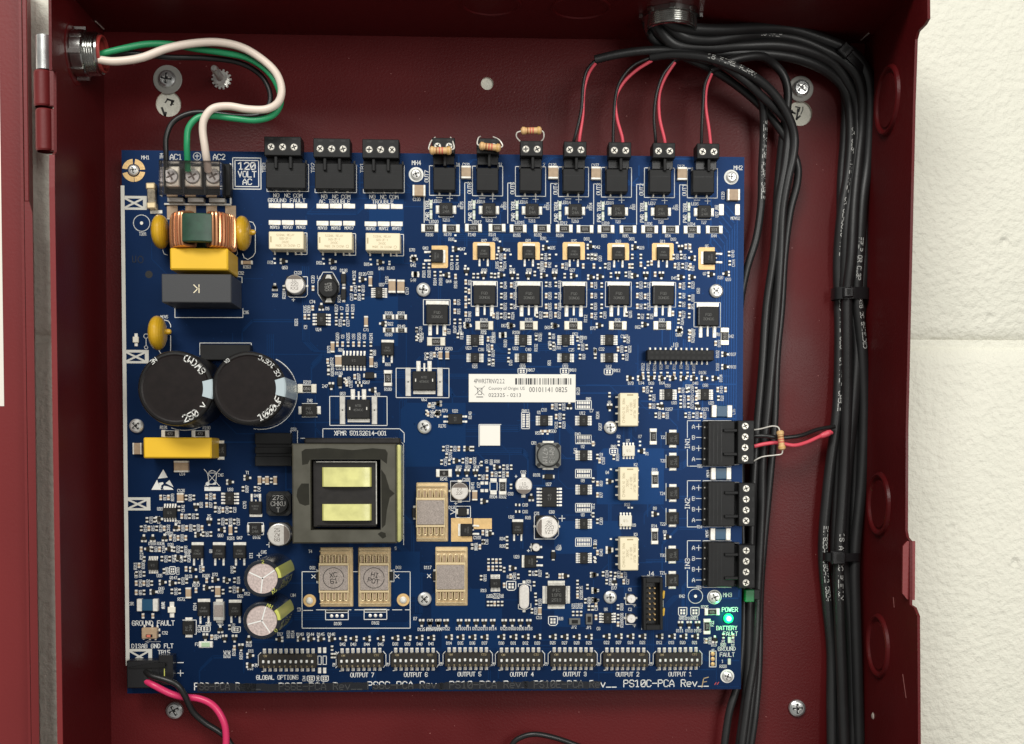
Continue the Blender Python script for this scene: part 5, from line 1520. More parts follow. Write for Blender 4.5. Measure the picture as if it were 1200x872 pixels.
# transformer
def transformer():
    zt = 50
    a = G('J', 136, 822, zt); b = G('J', 866, 121, zt); i0 = G('J', 264, 728, zt); i1 = G('J', 756, 230, zt)
    cx, cy = (a[0] + b[0]) / 2, (a[1] + b[1]) / 2
    w, h = b[0] - a[0], b[1] - a[1]
    mb = MB()
    X0, X1, Y0, Y1 = -w / 2, w / 2, -h / 2, h / 2; u0, u1, v0, v1 = i0[0] - cx, i1[0] - cx, i0[1] - cy, i1[1] - cy
    o = [(X0, Y0), (X1, Y0), (X1, Y1), (X0, Y1)]; q = [(u0, v0), (u1, v0), (u1, v1), (u0, v1)]; c = 1.6
    oi = [(X0 + c, Y0 + c), (X1 - c, Y0 + c), (X1 - c, Y1 - c), (X0 + c, Y1 - c)]
    vs = [(*p, 6) for p in o] + [(*p, zt - c) for p in o] + [(*p, zt) for p in oi] + [(*p, zt) for p in q] + [(*p, 8) for p in q]
    fs = []
    for k in range(4):
        n = (k + 1) % 4
        fs += [(k, n, 4 + n, 4 + k), (4 + k, 4 + n, 8 + n, 8 + k), (8 + k, 8 + n, 12 + n, 12 + k), (12 + k, 12 + n, 16 + n, 16 + k)]
    mb.add(vs, fs, 'ferrite')
    root = bpart('transformer', mb.mesh('transformer'), cx, cy)
    v = MB()      # varnish runs on the core's face
    L_ = lambda x, y: (lambda p: (p[0] - cx, p[1] - cy))(G('J', x, y, zt))
    v.flat([L_(*p) for p in ((205, 270), (200, 175), (225, 158), (380, 150), (560, 165), (700, 152), (790, 160), (806, 185), (800, 262), (770, 240), (756, 228), (262, 228), (245, 262))][::-1], zt + .05, 'varnish')
    v.flat([L_(*p) for p in ((252, 400), (200, 400), (172, 440), (165, 490), (185, 540), (225, 556), (256, 548))], zt + .05, 'varnish')
    v.flat([L_(*p) for p in ((760, 300), (790, 340), (820, 440), (856, 470), (820, 500), (800, 590), (790, 690), (765, 715))][::-1], zt + .05, 'varnish')
    v.flat([L_(*p) for p in ((735, 755), (760, 738), (790, 748), (795, 775), (770, 788))][::-1], zt + .05, 'varnish')
    part('varnish_run', v.mesh('varnish_run', False), root)
    t = MB(); t.box(X1 + .1, X1 + 4.6, Y0 + 1, Y1 - 1, 8, zt - 4, 'yellow_tape', 2.0); part('tape_side', t.mesh('tape_side'), root)
    d = MB(); d.box(X0 + 10, X1 + 3, Y1 + .1, Y1 + 7, 3, 24, 'bobbin', 1.5); part('pin_rail', d.mesh('pin_rail'), root)
    d = MB(); d.box(u0 + 1.6, u1 - 5.5, v0 + 3, v1 - 1.6, 8, zt - 9, 'bobbin', .8)
    for (p, r2) in (((300, 695), (725, 245)),):
        e0, e1 = L_(*p), L_(*r2)
        d.box(e0[0], e1[0], e0[1], e0[1] + 1.2, zt - 9, zt - 6, 'bobbin'); d.box(e1[0] - 1, e1[0], e0[1] + 1.21, e1[1], zt - 9, zt - 6, 'tin_dull'); d.box(e0[0], e1[0] - 1.01, e1[1] - 1, e1[1], zt - 9, zt - 6, 'tin_dull')
    part('bobbin', d.mesh('bobbin'), root)
    for y0_, y1_ in ((287, 423), (546, 662)):
        p0, p1 = L_(338, y1_), L_(690, y0_)
        k = MB(); rr_ = (p1[0] - p0[0]) / 2; mx_ = (p0[0] + p1[0]) / 2
        prof = [(rr_ * math.sin(aa), 9.0 * (math.cos(aa))) for aa in [(-.5 + i / 16) * pi for i in range(17)]]
        zb = zt - 9.2
        prof = [(mx_ + sx, zb + 7.0 * (max(0, sz) / 9.0) ** .55) for sx, sz in prof]
        vs = [(x_, p0[1], z_) for x_, z_ in prof] + [(x_, p1[1], z_) for x_, z_ in prof]; n = len(prof)
        k.add(vs, [(i, i + 1, n + i + 1, n + i) for i in range(2, n - 3)] + [tuple(range(n - 1, -1, -1)), tuple(range(n, 2 * n))], 'yellow_tape'); k.add(vs, [(i, i + 1, n + i + 1, n + i) for i in [1, n - 3]], 'tape_shade_mid'); k.add(vs, [(i, i + 1, n + i + 1, n + i) for i in [0, n - 2]], 'tape_shade_end')
        part('taped_coil', k.mesh('taped_coil'), root)
transformer()
m_ = MB(); lettering(m_, 'XFMR 50132614-001', 0, 0, 4.8, wt=.16, sx=.84); bpart('printed_lettering', m_.mesh('printed_lettering', False), *G('J', 615, 46))
# black finned block left of the transformer
def fin_block():
    a = G('E', 1014, 938, 12); b = G('E', 1270, 704, 12); cx, cy = (a[0] + b[0]) / 2, (a[1] + b[1]) / 2; w, h = b[0] - a[0], b[1] - a[1]
    mb = MB(); mb.box(-w / 2, w / 2, -h / 2, h / 2, .3, 5, 'black_gloss')
    root = bpart('finned_heat_sink', mb.mesh('finned_heat_sink'), cx, cy)
    for y0_, y1_ in ((.16, .5), (-.12, .08), (-.5, -.2)):
        f_ = MB(); f_.box(-w / 2, w / 2, y0_ * h, y1_ * h, 5, 13, 'black_plastic', .7); part('cooling_fin', f_.mesh('cooling_fin'), root)
fin_block()
items('F t C58@145,680\nF L 125,690,125,775 172,690,172,775')

# ================================================================== connectors, switches, lamp
def b_j6():
    n = 12; p = 6.17; w = n * p + 4.5; mb = MB(); mb.box(-w / 2, w / 2, -6, 6, 1, 16, 'black_plastic', .5)
    for i in range(n):
        for s in (-1, 1):
            x, y = (i - 5.5) * p, s * 3.1; mb.rect(x - 1.7, x + 1.7, y - 1.5, y + 1.5, 16.03, 'black_deep')
    out = [('socket_strip', mb.mesh('socket_strip'))]
    q = MB(); q.box(-1.2, 1.2, -1.6, 1.6, 0, .9, 'tin', .3); q.box(-.7, .7, -2.6, 1, .7, 2.4, 'tin'); pm = q.mesh('pin')
    q2 = MB(); q2.v = [(-x, -y, z) for x, y, z in q.v]; q2.f, q2.m, q2.names = q.f, q.m, q.names; pm2 = q2.mesh('pin')
    for i in range(n): out += [('pin', pm, ((i - 5.5) * p, 8.3, 0)), ('pin', pm2, ((i - 5.5) * p, -8.3, 0))]
    return out
comp('socket_strip', 'j6', b_j6, *G('H', 640, 220, 10))
m_ = MB(); lettering(m_, 'J8', 0, 0, 4.8, wt=.15); bpart('printed_lettering', m_.mesh('printed_lettering', False), *G('H', 605, 146))
def b_j4():
    w, h = 23, 62; mb = MB()
    mb.box(-w / 2, w / 2, -h / 2, h / 2, .4, 3, 'black_gloss')
    out = []
    for a in ((-w / 2, -w / 2 + 3.4, -h / 2, h / 2), (w / 2 - 3.4, w / 2, -h / 2, h / 2), (-w / 2 + 3.41, w / 2 - 3.41, h / 2 - 6, h / 2), (-w / 2 + 3.41, w / 2 - 3.41, -h / 2, -h / 2 + 6)):
        mb.box(*a, 3, 19, 'black_plastic', .5)
    out.append(('box_header', mb.mesh('box_header')))
    p = MB(); p.box(-.8, .8, -.8, .8, 3, 13, 'gold', .4); pm = p.mesh('pin')
    for i in range(7):
        for s in (-1, 1): out.append(('pin', pm, (s * 3.0, (i - 3) * 6.25 - 1, 0)))
    k = MB(); k.prism([(0, -5), (2.6, -3.6), (3.4, 4.6), (1.6, 5), (0, 2)], 2, 12, 'yellow_box'); km = k.mesh('latch')
    out += [('latch', km, (w / 2 + .1, 9.5, 0)), ('latch', km, (w / 2 + .1, -11, 0))]
    g = MB(); g.prism([(0, -4.6), (2.4, -4), (2.4, 4), (0, 4.6)], 2, 14, 'nylon'); out.append(('key', g.mesh('key'), (w / 2 - .8, -.6, 0)))
    return out
X, Y = G('P', 445, 460, 10); comp('box_header', 'j4', b_j4, X, Y)
items('P L 372,645,372,272,510,272\nP T4 ')
m_ = MB(); lettering(m_, 'J4', 0, 0, 4.8, wt=.15); bpart('printed_lettering', m_.mesh('printed_lettering', False), *G('P', 435, 253))
def b_dip(n):
    def f():
        w = n * 6.32 + 3.5; mb = MB(); mb.box(-w / 2, w / 2, -8.2, 8.2, .5, 8, 'dip_body', .6)
        for i in range(n):
            x = (i - (n - 1) / 2) * 6.32
            mb.rect(x - 1.7, x + 1.7, -4.4, 4.4, 8.03, 'black_deep')
            lettering(mb, str((i + 1) % 10), x, -6.4, 2.2, z=8.04, m='cream_mark', wt=.16)
        lettering(mb, 'ON', -w / 2 + 7, 6.3, 2.4, z=8.04, m='cream_mark', wt=.16); lettering(mb, 'CTS', w / 2 - 8, 6.3, 2.2, z=8.04, m='cream_mark', wt=.16)
        out = [('switch_block', mb.mesh('switch_block'))]
        l = MB(); l.box(-1.3, 1.3, -1.7, 1.7, 6.2, 9.4, 'silk', .6); lm = l.mesh('lever')
        for i in range(n): out.append(('lever', lm, ((i - (n - 1) / 2) * 6.32, -.3 + rng.uniform(-.5, .5), 0)))
        p = MB(); p.box(-1.9, 1.9, -2.8, 2.8, 0, .6, 'tin', .3); p.box(-1.1, 1.1, -3, 1.8, .5, 2.2, 'tin_dull', .3); pm = p.mesh('pin')
        p2 = MB(); p2.v = [(-x, -y, z) for x, y, z in p.v]; p2.f, p2.m, p2.names = p.f, p.m, p.names; pm2 = p2.mesh('pin')
        for i in range(n):
            x = (i - (n - 1) / 2) * 6.32; out += [('pin', pm, (x, 10.8, 0)), ('pin', pm2, (x, -10.6, 0))]
        return out
    return f
dips = [(337.5, 774.6, 10, 'GLOBAL OPTIONS', -15), (422.5, 774.0, 8, 'OUTPUT 7', 0), (485.3, 773.6, 8, 'OUTPUT 6', 0), (548.1, 773.0, 8, 'OUTPUT 5', 0), (609.6, 773.2, 8, 'OUTPUT 4', 0), (671.6, 773.0, 8, 'OUTPUT 3', 0), (733.3, 773.2, 8, 'OUTPUT 2', 0), (795.0, 773.0, 8, 'OUTPUT 1', 0)]
for px, py, n, word, dx in dips:
    X, Y = at(px, py, 6); comp('switch_block', ('dip', n), b_dip(n), X, Y)
    hw = n * 3.16 + 4 + (15 if n == 10 else 0)
    o_ = 7.5 if n == 10 else 0
    PRINT.stroke([(X + o_ + hw - 3, Y + 9.5), (X + o_ + hw, Y + 6), (X + o_ + hw, Y - 6), (X + o_ + hw - 3, Y - 9.5)], .8, .12, 'silk')
    PRINT.stroke([(X - n * 3.16 - 1, Y + 9), (X - n * 3.16 - 4, Y + 6), (X - n * 3.16 - 4, Y - 6)], .8, .12, 'silk')
    lettering(PRINT, 'SW', X - n * 3.16 - 6.5, Y - 6, 3.3, pi / 2, wt=.145, sx=.72)
    PRINT.stroke([(X - n * 3.16, Y - 13.4), (X - n * 3.16 + 2, Y - 13.4)], .7, .12, 'silk')
    m_ = MB(); lettering(m_, word, 0, 0, 4.8, wt=.15, sx=.82)
    X2, Y2 = at(px + dx + (2 if n == 8 else 2.5), py + (17 if n == 8 else 19.2)); bpart('printed_lettering', m_.mesh('printed_lettering', False), X2, Y2)
for x in (378, 402):
    X, Y = G('Y', x, 187); PRINT.stroke([(X - 2, Y - 5), (X + 2, Y - 5), (X + 2, Y + 5), (X - 2, Y + 5)], .8, .12, 'silk', True)
    for y in (140, 235):
        X, Y = G('Y', x, y); m_ = MB(); m_.box(-1.9, 1.9, -3.4, 3.4, 0, .6, 'tin', .3); bpart('solder_pad', m_.mesh('solder_pad'), X, Y)
items('''
Y J 337,273,34,24 402,273,34,24
Y u C44@305,272 D46@370,272
Y g 437,130,1,1 437,165,1,1 450,165,1,1
''')
# power lamp and its neighbours
X, Y = G('P', 985, 570, 4)
m_ = MB(); m_.box(-5, 5, -3.6, 3.6, .1, 1.6, 'silk', .3); lr = bpart('power_light', m_.mesh('power_light'), X, Y, label='lit green power light')
m_ = MB(); m_.lathe([(6.0, .8), (5.8, 2.6), (4.8, 3.8), (2.9, 4.6), (.01, 5.0)], 'led', 22, mats=['led_rim', 'led_rim', 'led_rim', 'led']); part('lens', m_.mesh('lens'), lr)
pl = bpy.data.lights.new('power_light_glow', 'POINT'); pl.energy = 0.0055; pl.color = (0.02, 1.0, 0.30); pl.shadow_soft_size = 0.0012
po = bpy.data.objects.new('power_light_glow', pl); COL.objects.link(po); po.location = M3 @ (Vector((X, Y, 11)) * U)
for y in (720, 872):
    X, Y = G('P', 987, y); m_ = MB(); m_.box(-1.8, 1.8, -3.6, 3.6, .1, 1.4, 'led_off', .3); bpart('indicator_light', m_.mesh('indicator_light'), X, Y)
for txt, x, y, h in (('POWER', 992, 506, 5.0), ('BATTERY', 970, 636, 4.6), ('FAULT', 995, 676, 4.6), ('GROUND', 970, 782, 4.6), ('FAULT', 973, 823, 4.6), ('MH3', 975, 403, 4.6)):
    m_ = MB(); lettering(m_, txt, 0, 0, h, wt=.135, sx=.88); bpart('printed_lettering', m_.mesh('printed_lettering', False), *G('P', x, y))
items('''
P a 945,720 1012,720
P t 1@940,870 R328@945,905
P u D18@1012,720
P t K42@655,412
''')
X, Y = G('P', 868, 858)
m_ = MB(); m_.stroke([(-4, -9.5), (4, -9.5), (4, 9.5), (-4, 9.5)], .8, .12, 'silk', True)
bpart('printed_outline', m_.mesh('printed_outline', False), *G('Z', 1101, 181))
for k in (-1, 0, 1):
    X, Y = G('Z', 1101, 181 + k * 24); m_ = MB(); m_.lathe([(2.7, .1), (2.4, .7), (1.2, 1.2), (.01, 1.3)], 'gold', 14); bpart('plated_hole', m_.mesh('plated_hole'), X, Y)
def rng_circle(t, x, y, r):
    X, Y = G(t, x, y); m_ = MB(); m_.stroke([(r * cos(i * pi / 18), r * sin(i * pi / 18)) for i in range(36)], .8, .12, 'silk', True)
    m_.prism(circle(0, 0, 1.9, 12), .05, .5, 'tin'); bpart('test_point', m_.mesh('test_point', False), X, Y)
rng_circle('P', 750, 412, 8.6); rng_circle('Q', 240, 610, 9.4)
items('Q t T301@250,695')
# crystal
X, Y = G('O', 686, 418, 6)
m_ = MB()
cap = [(5.2 * cos(a), 8.6 + 5.2 * sin(a)) for a in [pi * i / 8 for i in range(9)]] + [(5.2 * cos(a), -8.6 + 5.2 * sin(a)) for a in [pi + pi * i / 8 for i in range(9)]]
m_.prism([(x * 1.12, y * 1.04) for x, y in cap], 1, 2.2, 'alu'); m_.prism(cap, 2.2, 8, 'alu', side='alu'); m_.prism([(x * .8, y * .92) for x, y in cap], 8, 8.3, 'alu')
cr = bpart('crystal', m_.mesh('crystal'), X, Y)
t_ = MB(); t_.box(-1.8, 1.8, -1.8, 1.8, 0, .8, 'tin', .3); tm = t_.mesh('terminal'); part('terminal', tm, cr, 0, 17); part('terminal', tm, cr, 0, -17)
items('O L 645,345,645,325,672,325 700,325,733,340,733,375 645,470,645,500,672,505 700,505,733,490,733,465')
# small grey test blocks
for x, y, w, h in ((1040, 588, 80, 46), (1141, 572, 46, 76)):
    X, Y = G('O', x, y); m_ = MB(); m_.box(-w / 12, w / 12, -h / 12, h / 12, .1, 4, 'ind_grey', .6); m_.box(-w / 22, w / 22, -h / 22, h / 22, 4, 4.5, 'black_plastic'); bpart('jumper_block', m_.mesh('jumper_block'), X, Y)
# tantalum-looking part and green fuse
X, Y = G('M', 765, 455); m_ = MB(); m_.box(-6.3, 6.3, -11, 11, .2, 6, 'tin_dull', .8); m_.box(-5.2, 5.2, -6.5, 7.5, 6, 6.6, 'heatsink', .4); tr = bpart('tantalum_capacitor', m_.mesh('tantalum_capacitor'), X, Y)
t_ = MB(); t_.box(-4, 4, -1.6, 1.6, 0, 2, 'tin', .4); tm = t_.mesh('terminal'); part('terminal', tm, tr, 0, 12.4); part('terminal', tm, tr, 0, -12.2)
comp('chip_fuse', 'gf', b_big_chip('chip_fuse', 15.5, 6.2, 'green_fuse', 2, 3), *G('M', 668, 692))
items('M B 620,672,715,712')
# ground fault slide switch
X, Y = G('M', 272, 612, 5); m_ = MB(); m_.box(-8.8, 8.8, -6.4, 6.4, .5, 7, 'tan_ceramic', .8); m_.box(-3.8, 3.8, -4.6, -1.2, 7, 7.4, 'black_plastic')
sw = bpart('slide_switch', m_.mesh('slide_switch'), X, Y)
q = MB(); q.box(-4, .5, -1.4, 1.4, 7.2, 10, 'band_red', .4); part('lever', q.mesh('lever'), sw, 1.5, -2.9)
q = MB(); q.box(-1.1, 1.1, -1.6, 1.6, 0, 1, 'tin', .3); pm = q.mesh('pin')
for dx, dy in ((-7, 7.6), (2, 7.6), (8, 7.0), (-8, -6.8), (-1, -7.4), (5.5, -7.4), (10, 3), (10.2, -3.5)): part('pin', pm, sw, dx, dy)
# star shaped lamp next to it
X, Y = G('M', 430, 447); m_ = MB(); m_.box(-2.6, 2.6, -9.2, 9.2, .1, .9, 'tin', .3); m_.box(-4.4, 4.4, -3.4, 3.4, .9, 3, 'white_ic', .6); bpart('indicator_light', m_.mesh('indicator_light'), X, Y)
X, Y = G('A', 178, 710); m_ = MB(); m_.box(-1.9, 1.9, -7.5, 7.5, .1, .9, 'tin', .3); m_.box(-3.4, 3.4, -3.4, 3.4, .9, 3, 'white_ic', .6); bpart('indicator_light', m_.mesh('indicator_light'), X, Y)
X, Y = G('A', 247, 720); PRINT.stroke([(X + 2.6 * cos(i * pi / 6), Y + 6 + 2.6 * sin(i * pi / 6)) for i in range(12)], .8, .12, 'silk', True); PRINT.stroke([(X + 1.9 * cos(i * pi / 6), Y - 7 + 1.9 * sin(i * pi / 6)) for i in range(12)], .8, .12, 'silk', True); PRINT.stroke([(X, Y + 3), (X, Y - 5)], .7, .12, 'silk')
for txt, x, y, h in (('GROUND FAULT', 298, 541, 5.3), ('DISAB GND FLT', 292, 702, 4.8), ('TB15', 373, 746, 4.6)):
    m_ = MB(); lettering(m_, txt, 0, 0, h, wt=.15, sx=.87); bpart('printed_lettering', m_.mesh('printed_lettering', False), *G('M', x, y))
m_ = MB(); m_.stroke([(-6, 0), (9, 0)], .9, .12, 'silk_dim'); m_.flat([(-9, 0), (-4.5, -1.9), (-4.5, 1.9)], .12, 'silk_dim'); bpart('printed_arrow', m_.mesh('printed_arrow', False), *G('M', 292, 672))
# AC marks, volt box
for txt, x, y, h in (('AC1', 508, 93, 6.0), ('AC2', 845, 93, 6.0), ('MH1', 270, 97, 4)):
    m_ = MB(); lettering(m_, txt, 0, 0, h, wt=.15, sx=.9); bpart('printed_lettering', m_.mesh('printed_lettering', False), *G('Q', x, y))
X, Y = G('Q', 673, 88); m_ = MB(); m_.stroke([(4.3 * cos(i * pi / 10), 4.3 * sin(i * pi / 10)) for i in range(20)], .8, .12, 'silk', True); m_.stroke([(-2.4, .3), (2.4, .3)], .7, .12, 'silk'); m_.stroke([(0, 2.6), (0, -2.6)], .7, .125, 'silk'); bpart('earth_mark', m_.mesh('earth_mark', False), X, Y)
X, Y = G('Q', 1062, 222); m_ = MB()
for q, wd_ in ((16.2, 1.0), (13.6, 1.0)): m_.stroke([(-q, -q * 1.1 - .2), (q, -q * 1.1 - .2), (q, q * 1.1), (-q, q * 1.1)], wd_, .12, 'silk', True)
lettering(m_, '120', 0, 8.6, 7.8, wt=.17); lettering(m_, 'VOLT', .3, -.9, 6.4, wt=.16, sx=.95); lettering(m_, 'AC', .4, -9.6, 6.4, wt=.16)
bpart('printed_lettering', m_.mesh('printed_lettering', False), X, Y)
items('Q u TB4@395,85 SS@1190,180')
# white creepage strip down the left edge with its crossed boxes
m_ = MB()
sA, sB, sC, sD = at(141.4, 217.5), at(145.8, 217.5), at(152, 780), at(147.4, 780)
m_.flat([sA, sD, sC, sB], .11, 'silk_strip')
for x0, y0, x1, y1 in ((145.8, 229.8, 172, 245.8), (147.5, 410.2, 174.2, 425.8), (149.9, 582.9, 176.2, 598.2), (151.8, 760.4, 178.2, 778)):
    a, b = at(x0, y1), at(x1, y0); (l, bt), (r, tp) = a, b
    m_.rect(l, r, tp - 3, tp, .11, 'silk_strip'); m_.rect(l, r, bt, bt + 2.6, .11, 'silk_strip'); m_.rect(r - 4.4, r, bt + 2.6, tp - 3, .11, 'silk_strip')
    m_.stroke([(l + 1, bt + 2.6), (r - 4.4, tp - 3)], 2.2, .115, 'silk_strip'); m_.stroke([(l + 1, tp - 3), (r - 4.4, bt + 2.6)], 2.2, .12, 'silk_strip')
bpart('printed_strip', m_.mesh('printed_strip', False), 0, 0)
# static and bin symbols
m_ = MB(); f = lambda x, y: G('I', x, y)
m_.flat([f(368, 180), f(330, 246), f(400, 238)], .12, 'silk'); m_.flat([f(325, 252), f(285, 324), f(355, 324), f(330, 270)], .12, 'silk')
m_.flat([f(412, 255), f(384, 278), f(440, 306)], .12, 'silk'); m_.flat([f(440, 324), f(362, 324), f(372, 296), f(400, 300), f(430, 312)], .12, 'silk'); m_.flat([f(336, 276), f(366, 270), f(370, 282), f(352, 296), f(356, 310), f(346, 308)], .12, 'silk')
bpart('printed_symbol', m_.mesh('printed_symbol', False), 0, 0)
m_ = MB(); m_.rect(*(f(655, 0)[0], f(769, 0)[0]), f(0, 332)[1], f(0, 304)[1], .12, 'silk')
m_.stroke([f(655, 180), f(762, 296)], .7, .12, 'silk'); m_.stroke([f(766, 180), f(662, 296)], .7, .125, 'silk'); m_.stroke([f(676, 206), f(748, 206)], .8, .12, 'silk'); m_.stroke([f(680, 206), f(690, 285), f(735, 285), f(744, 206)], .9, .12, 'silk')
m_.stroke([f(690, 196), f(712, 188), f(735, 196)], .8, .12, 'silk'); m_.flat([f(680 + 14 * cos(a), 282 + 14 * sin(a)) for a in [i * pi / 6 for i in range(12)]], .13, 'silk'); m_.flat([f(706, 288), f(738, 288), f(738, 268), f(722, 275)], .13, 'silk')
bpart('printed_symbol', m_.mesh('printed_symbol', False), 0, 0)
# battery terminal block on the lower left corner
a = at(186, 803.5, 16); b = at(202.5, 768, 16)
m_ = MB(); m_.box(a[0], b[0], a[1], b[1], .5, 16, 'black_gloss', .8); m_.box(a[0] + 6.2, a[0] + 7.2, a[1] + 11, a[1] + 20, 16, 16.1, 'green_band')
m_.v = [(x - a[0], y - a[1], z) for x, y, z in m_.v]
bpart('battery_header', m_.mesh('battery_header'), a[0], a[1])
items('X L 810,162,810,275,800,275')
m_ = MB(); m_.stroke([(-3.3, 6), (3.3, 6)], .9, .12, 'silk'); m_.stroke([(-3.3, -6.4), (3.3, -6.4)], .8, .12, 'silk'); m_.stroke([(0, -3.1), (0, -9.7)], .8, .125, 'silk'); bpart('printed_symbol', m_.mesh('printed_symbol', False), *at(211.5, 782.5))
# the row of board names along the bottom, all but one struck out with marker
def bottom_text(s, x0, x1, y, struck, h=8.0):
    m_ = MB(); a, b = at(x0, y), at(x1, y); wdt = b[0] - a[0]; n = len(s); k = wdt / ((n * 5.4 - 1.4) * h / 6)
    lettering(m_, s, 0, 0, h, m='silk', wt=.13, sx=k); bpart('printed_lettering', m_.mesh('printed_lettering', False), (a[0] + b[0]) / 2, a[1])
for s, x0, x1, y in (('PS6-PCA Rev__', 228, 305, 804.5), ('PS6E-PCA Rev__', 327, 424, 804.5), ('PS6C-PCA Rev', 431, 511, 803), ('PS10-PCA Rev_', 527, 617, 802.5), ('PS10E-PCA Rev__', 626, 722, 802), ('PS10C-PCA Rev__', 731, 830, 801)):
    bottom_text(s, x0, x1, y, True)
def marker_stroke(pts, w0, seed):
    m_ = MB(); rg = random.Random(seed); up = []; dn = []
    P = [at(*p) for p in pts]; n = 40; w0 *= 1.12
    for i in range(n + 1):
        t = i / n * (len(P) - 1); k = min(int(t), len(P) - 2); q = t - k
        x = P[k][0] * (1 - q) + P[k + 1][0] * q; y = P[k][1] * (1 - q) + P[k + 1][1] * q
        up.append((x, y + w0 / 2 + rg.uniform(-.7, .7))); dn.append((x, y - w0 / 2 + rg.uniform(-.6, .6)))
    for i in range(n): m_.flat([dn[i], dn[i + 1], up[i + 1], up[i]], .2, 'marker')
    bpart('marker_stroke', m_.mesh('marker_stroke', False), 0, 0)
mk = MATS['marker']; nt = mk.node_tree; nt.nodes['Principled BSDF'].inputs['Alpha'].default_value = .77
marker_stroke([(231, 805.5), (300, 806)], 8.5, 1); marker_stroke([(281, 805.5), (350, 806), (432, 804)], 8.2, 2); marker_stroke([(436, 805.5), (520, 804)], 5.6, 3); marker_stroke([(515, 804), (618, 803)], 7.8, 4); marker_stroke([(614, 803), (704, 802.6)], 8.2, 5)
m_ = MB(); m_.stroke([(-2.5, -6), (-.5, 4.5), (5, 6)], 1.0, .13, 'ink_gold'); m_.stroke([(-1.6, 0), (3, .8)], .9, .13, 'ink_gold'); bpart('handwritten_letter', m_.mesh('handwritten_letter', False), *at(825, 799.5))
m_ = MB(); m_.stroke([(-2.4, -1.2), (-1, 1)], 1, .13, 'ink_red'); m_.stroke([(.6, -1), (2.2, 1.4)], 1, .13, 'ink_red'); bpart('ink_dash', m_.mesh('ink_dash', False), *at(840, 801))
m_ = MB(); m_.stroke([(-6, 4), (-6, -3), (-2.5, -3), (-2.5, 4)], .8, .13, 'black_deep'); m_.stroke([(3 + 3 * cos(i * pi / 6), 3 * sin(i * pi / 6) * 1.3) for i in range(12)], .8, .13, 'black_deep', True); bpart('pen_mark', m_.mesh('pen_mark', False), *G('A', 190, 145))
m_ = MB(); m_.prism(circle(0, 0, 4.3, 20), .04, .1, 'black_deep'); bpart('open_hole', m_.mesh('open_hole'), *G('A', 267, 250))

# ================================================================== stickers
def text_obj(s, h, w=None):
    cu = bpy.data.curves.new('t', 'FONT'); cu.body = s; cu.size = h * 1.38; cu.align_x = 'LEFT'; cu.align_y = 'CENTER'; cu.resolution_u = 2
    o = bpy.data.objects.new('t', cu); COL.objects.link(o)
    bpy.context.view_layer.update()
    me = bpy.data.meshes.new_from_object(o.evaluated_get(bpy.context.evaluated_depsgraph_get()))
    xs = [v.co.x for v in me.vertices]; x0, x1 = min(xs), max(xs)
    vs = [((v.co.x - x0) * (w / (x1 - x0) if w else 1), v.co.y, 0) for v in me.vertices]; fs = [tuple(p.vertices) for p in me.polygons]
    bpy.data.objects.remove(o); bpy.data.curves.remove(cu); bpy.data.meshes.remove(me)
    return vs, fs
def sticker():
    x0, y0 = G('G', 296, 548); x1, y1 = G('G', 1047, 353); cx, cy = (x0 + x1) / 2, (y0 + y1) / 2; w, h = x1 - x0, y1 - y0
    mb = MB(); mb.box(-w / 2, w / 2, -h / 2, h / 2, .3, 1.3, 'label_paper', .2)
    root = bpart('label_sticker', mb.mesh('label_sticker', False), cx, cy, 0, 0, 'white label with a bar code')
    L_ = lambda x, y: (lambda p: (p[0] - cx, p[1] - cy))(G('G', x, y))
    def put(s, x, y, hh, x2):
        m_ = MB(); p = L_(x, y); vs, fs = text_obj(s, hh, (x2 - x) / 6); m_.add([(vx + p[0], vy + p[1], 1.36) for vx, vy, _ in vs], fs, 'label_ink'); part('printed_lettering', m_.mesh('printed_lettering', False), root)
    put('4PWRSTRNV2.2.2', 332, 402, 5.6, 548); put('Country of Origin: US', 435, 452, 3.8, 690); put('022325 - 0213', 435, 500, 4.6, 664); put('00101141 0825', 720, 462, 6.2, 990)
    m_ = MB(); rg = random.Random(5); x = 622
    while x < 1022:
        bw = rg.choice((4, 4, 7, 10, 14)); p = L_(x, 380); q = L_(min(x + bw, 1026), 425); m_.rect(p[0], q[0], q[1], p[1], 1.36, 'label_ink'); x += bw + rg.choice((4, 6, 9, 12))
    part('bar_code', m_.mesh('bar_code', False), root)
    m_ = MB(); S_ = lambda pts, w_, z=1.36: m_.stroke([L_(*p) for p in pts], w_, z, 'label_ink')
    S_(((336, 435), (405, 498)), .5); S_(((408, 435), (340, 498)), .5, 1.365); S_(((352, 450), (390, 450)), .6); S_(((356, 452), (362, 495), (386, 495), (390, 452)), .6); S_(((352, 512), (394, 512)), 1.0)
    part('printed_symbol', m_.mesh('printed_symbol', False), root)
sticker()
X, Y = G('G', 445, 782); m_ = MB(); m_.box(-12, 12, -12, 12, .3, 1.2, 'label_paper', .2); st = bpart('square_sticker', m_.mesh('square_sticker', False), X, Y, 0, 0, 'blank square white sticker')
PRINT.stroke([(X - 12.9, Y + 12.9), (X + 12.9, Y + 12.9)], .8, .12, 'silk'); PRINT.stroke([(X - 12.9, Y + 12.9), (X - 12.9, Y - 12.9)], .8, .12, 'silk')

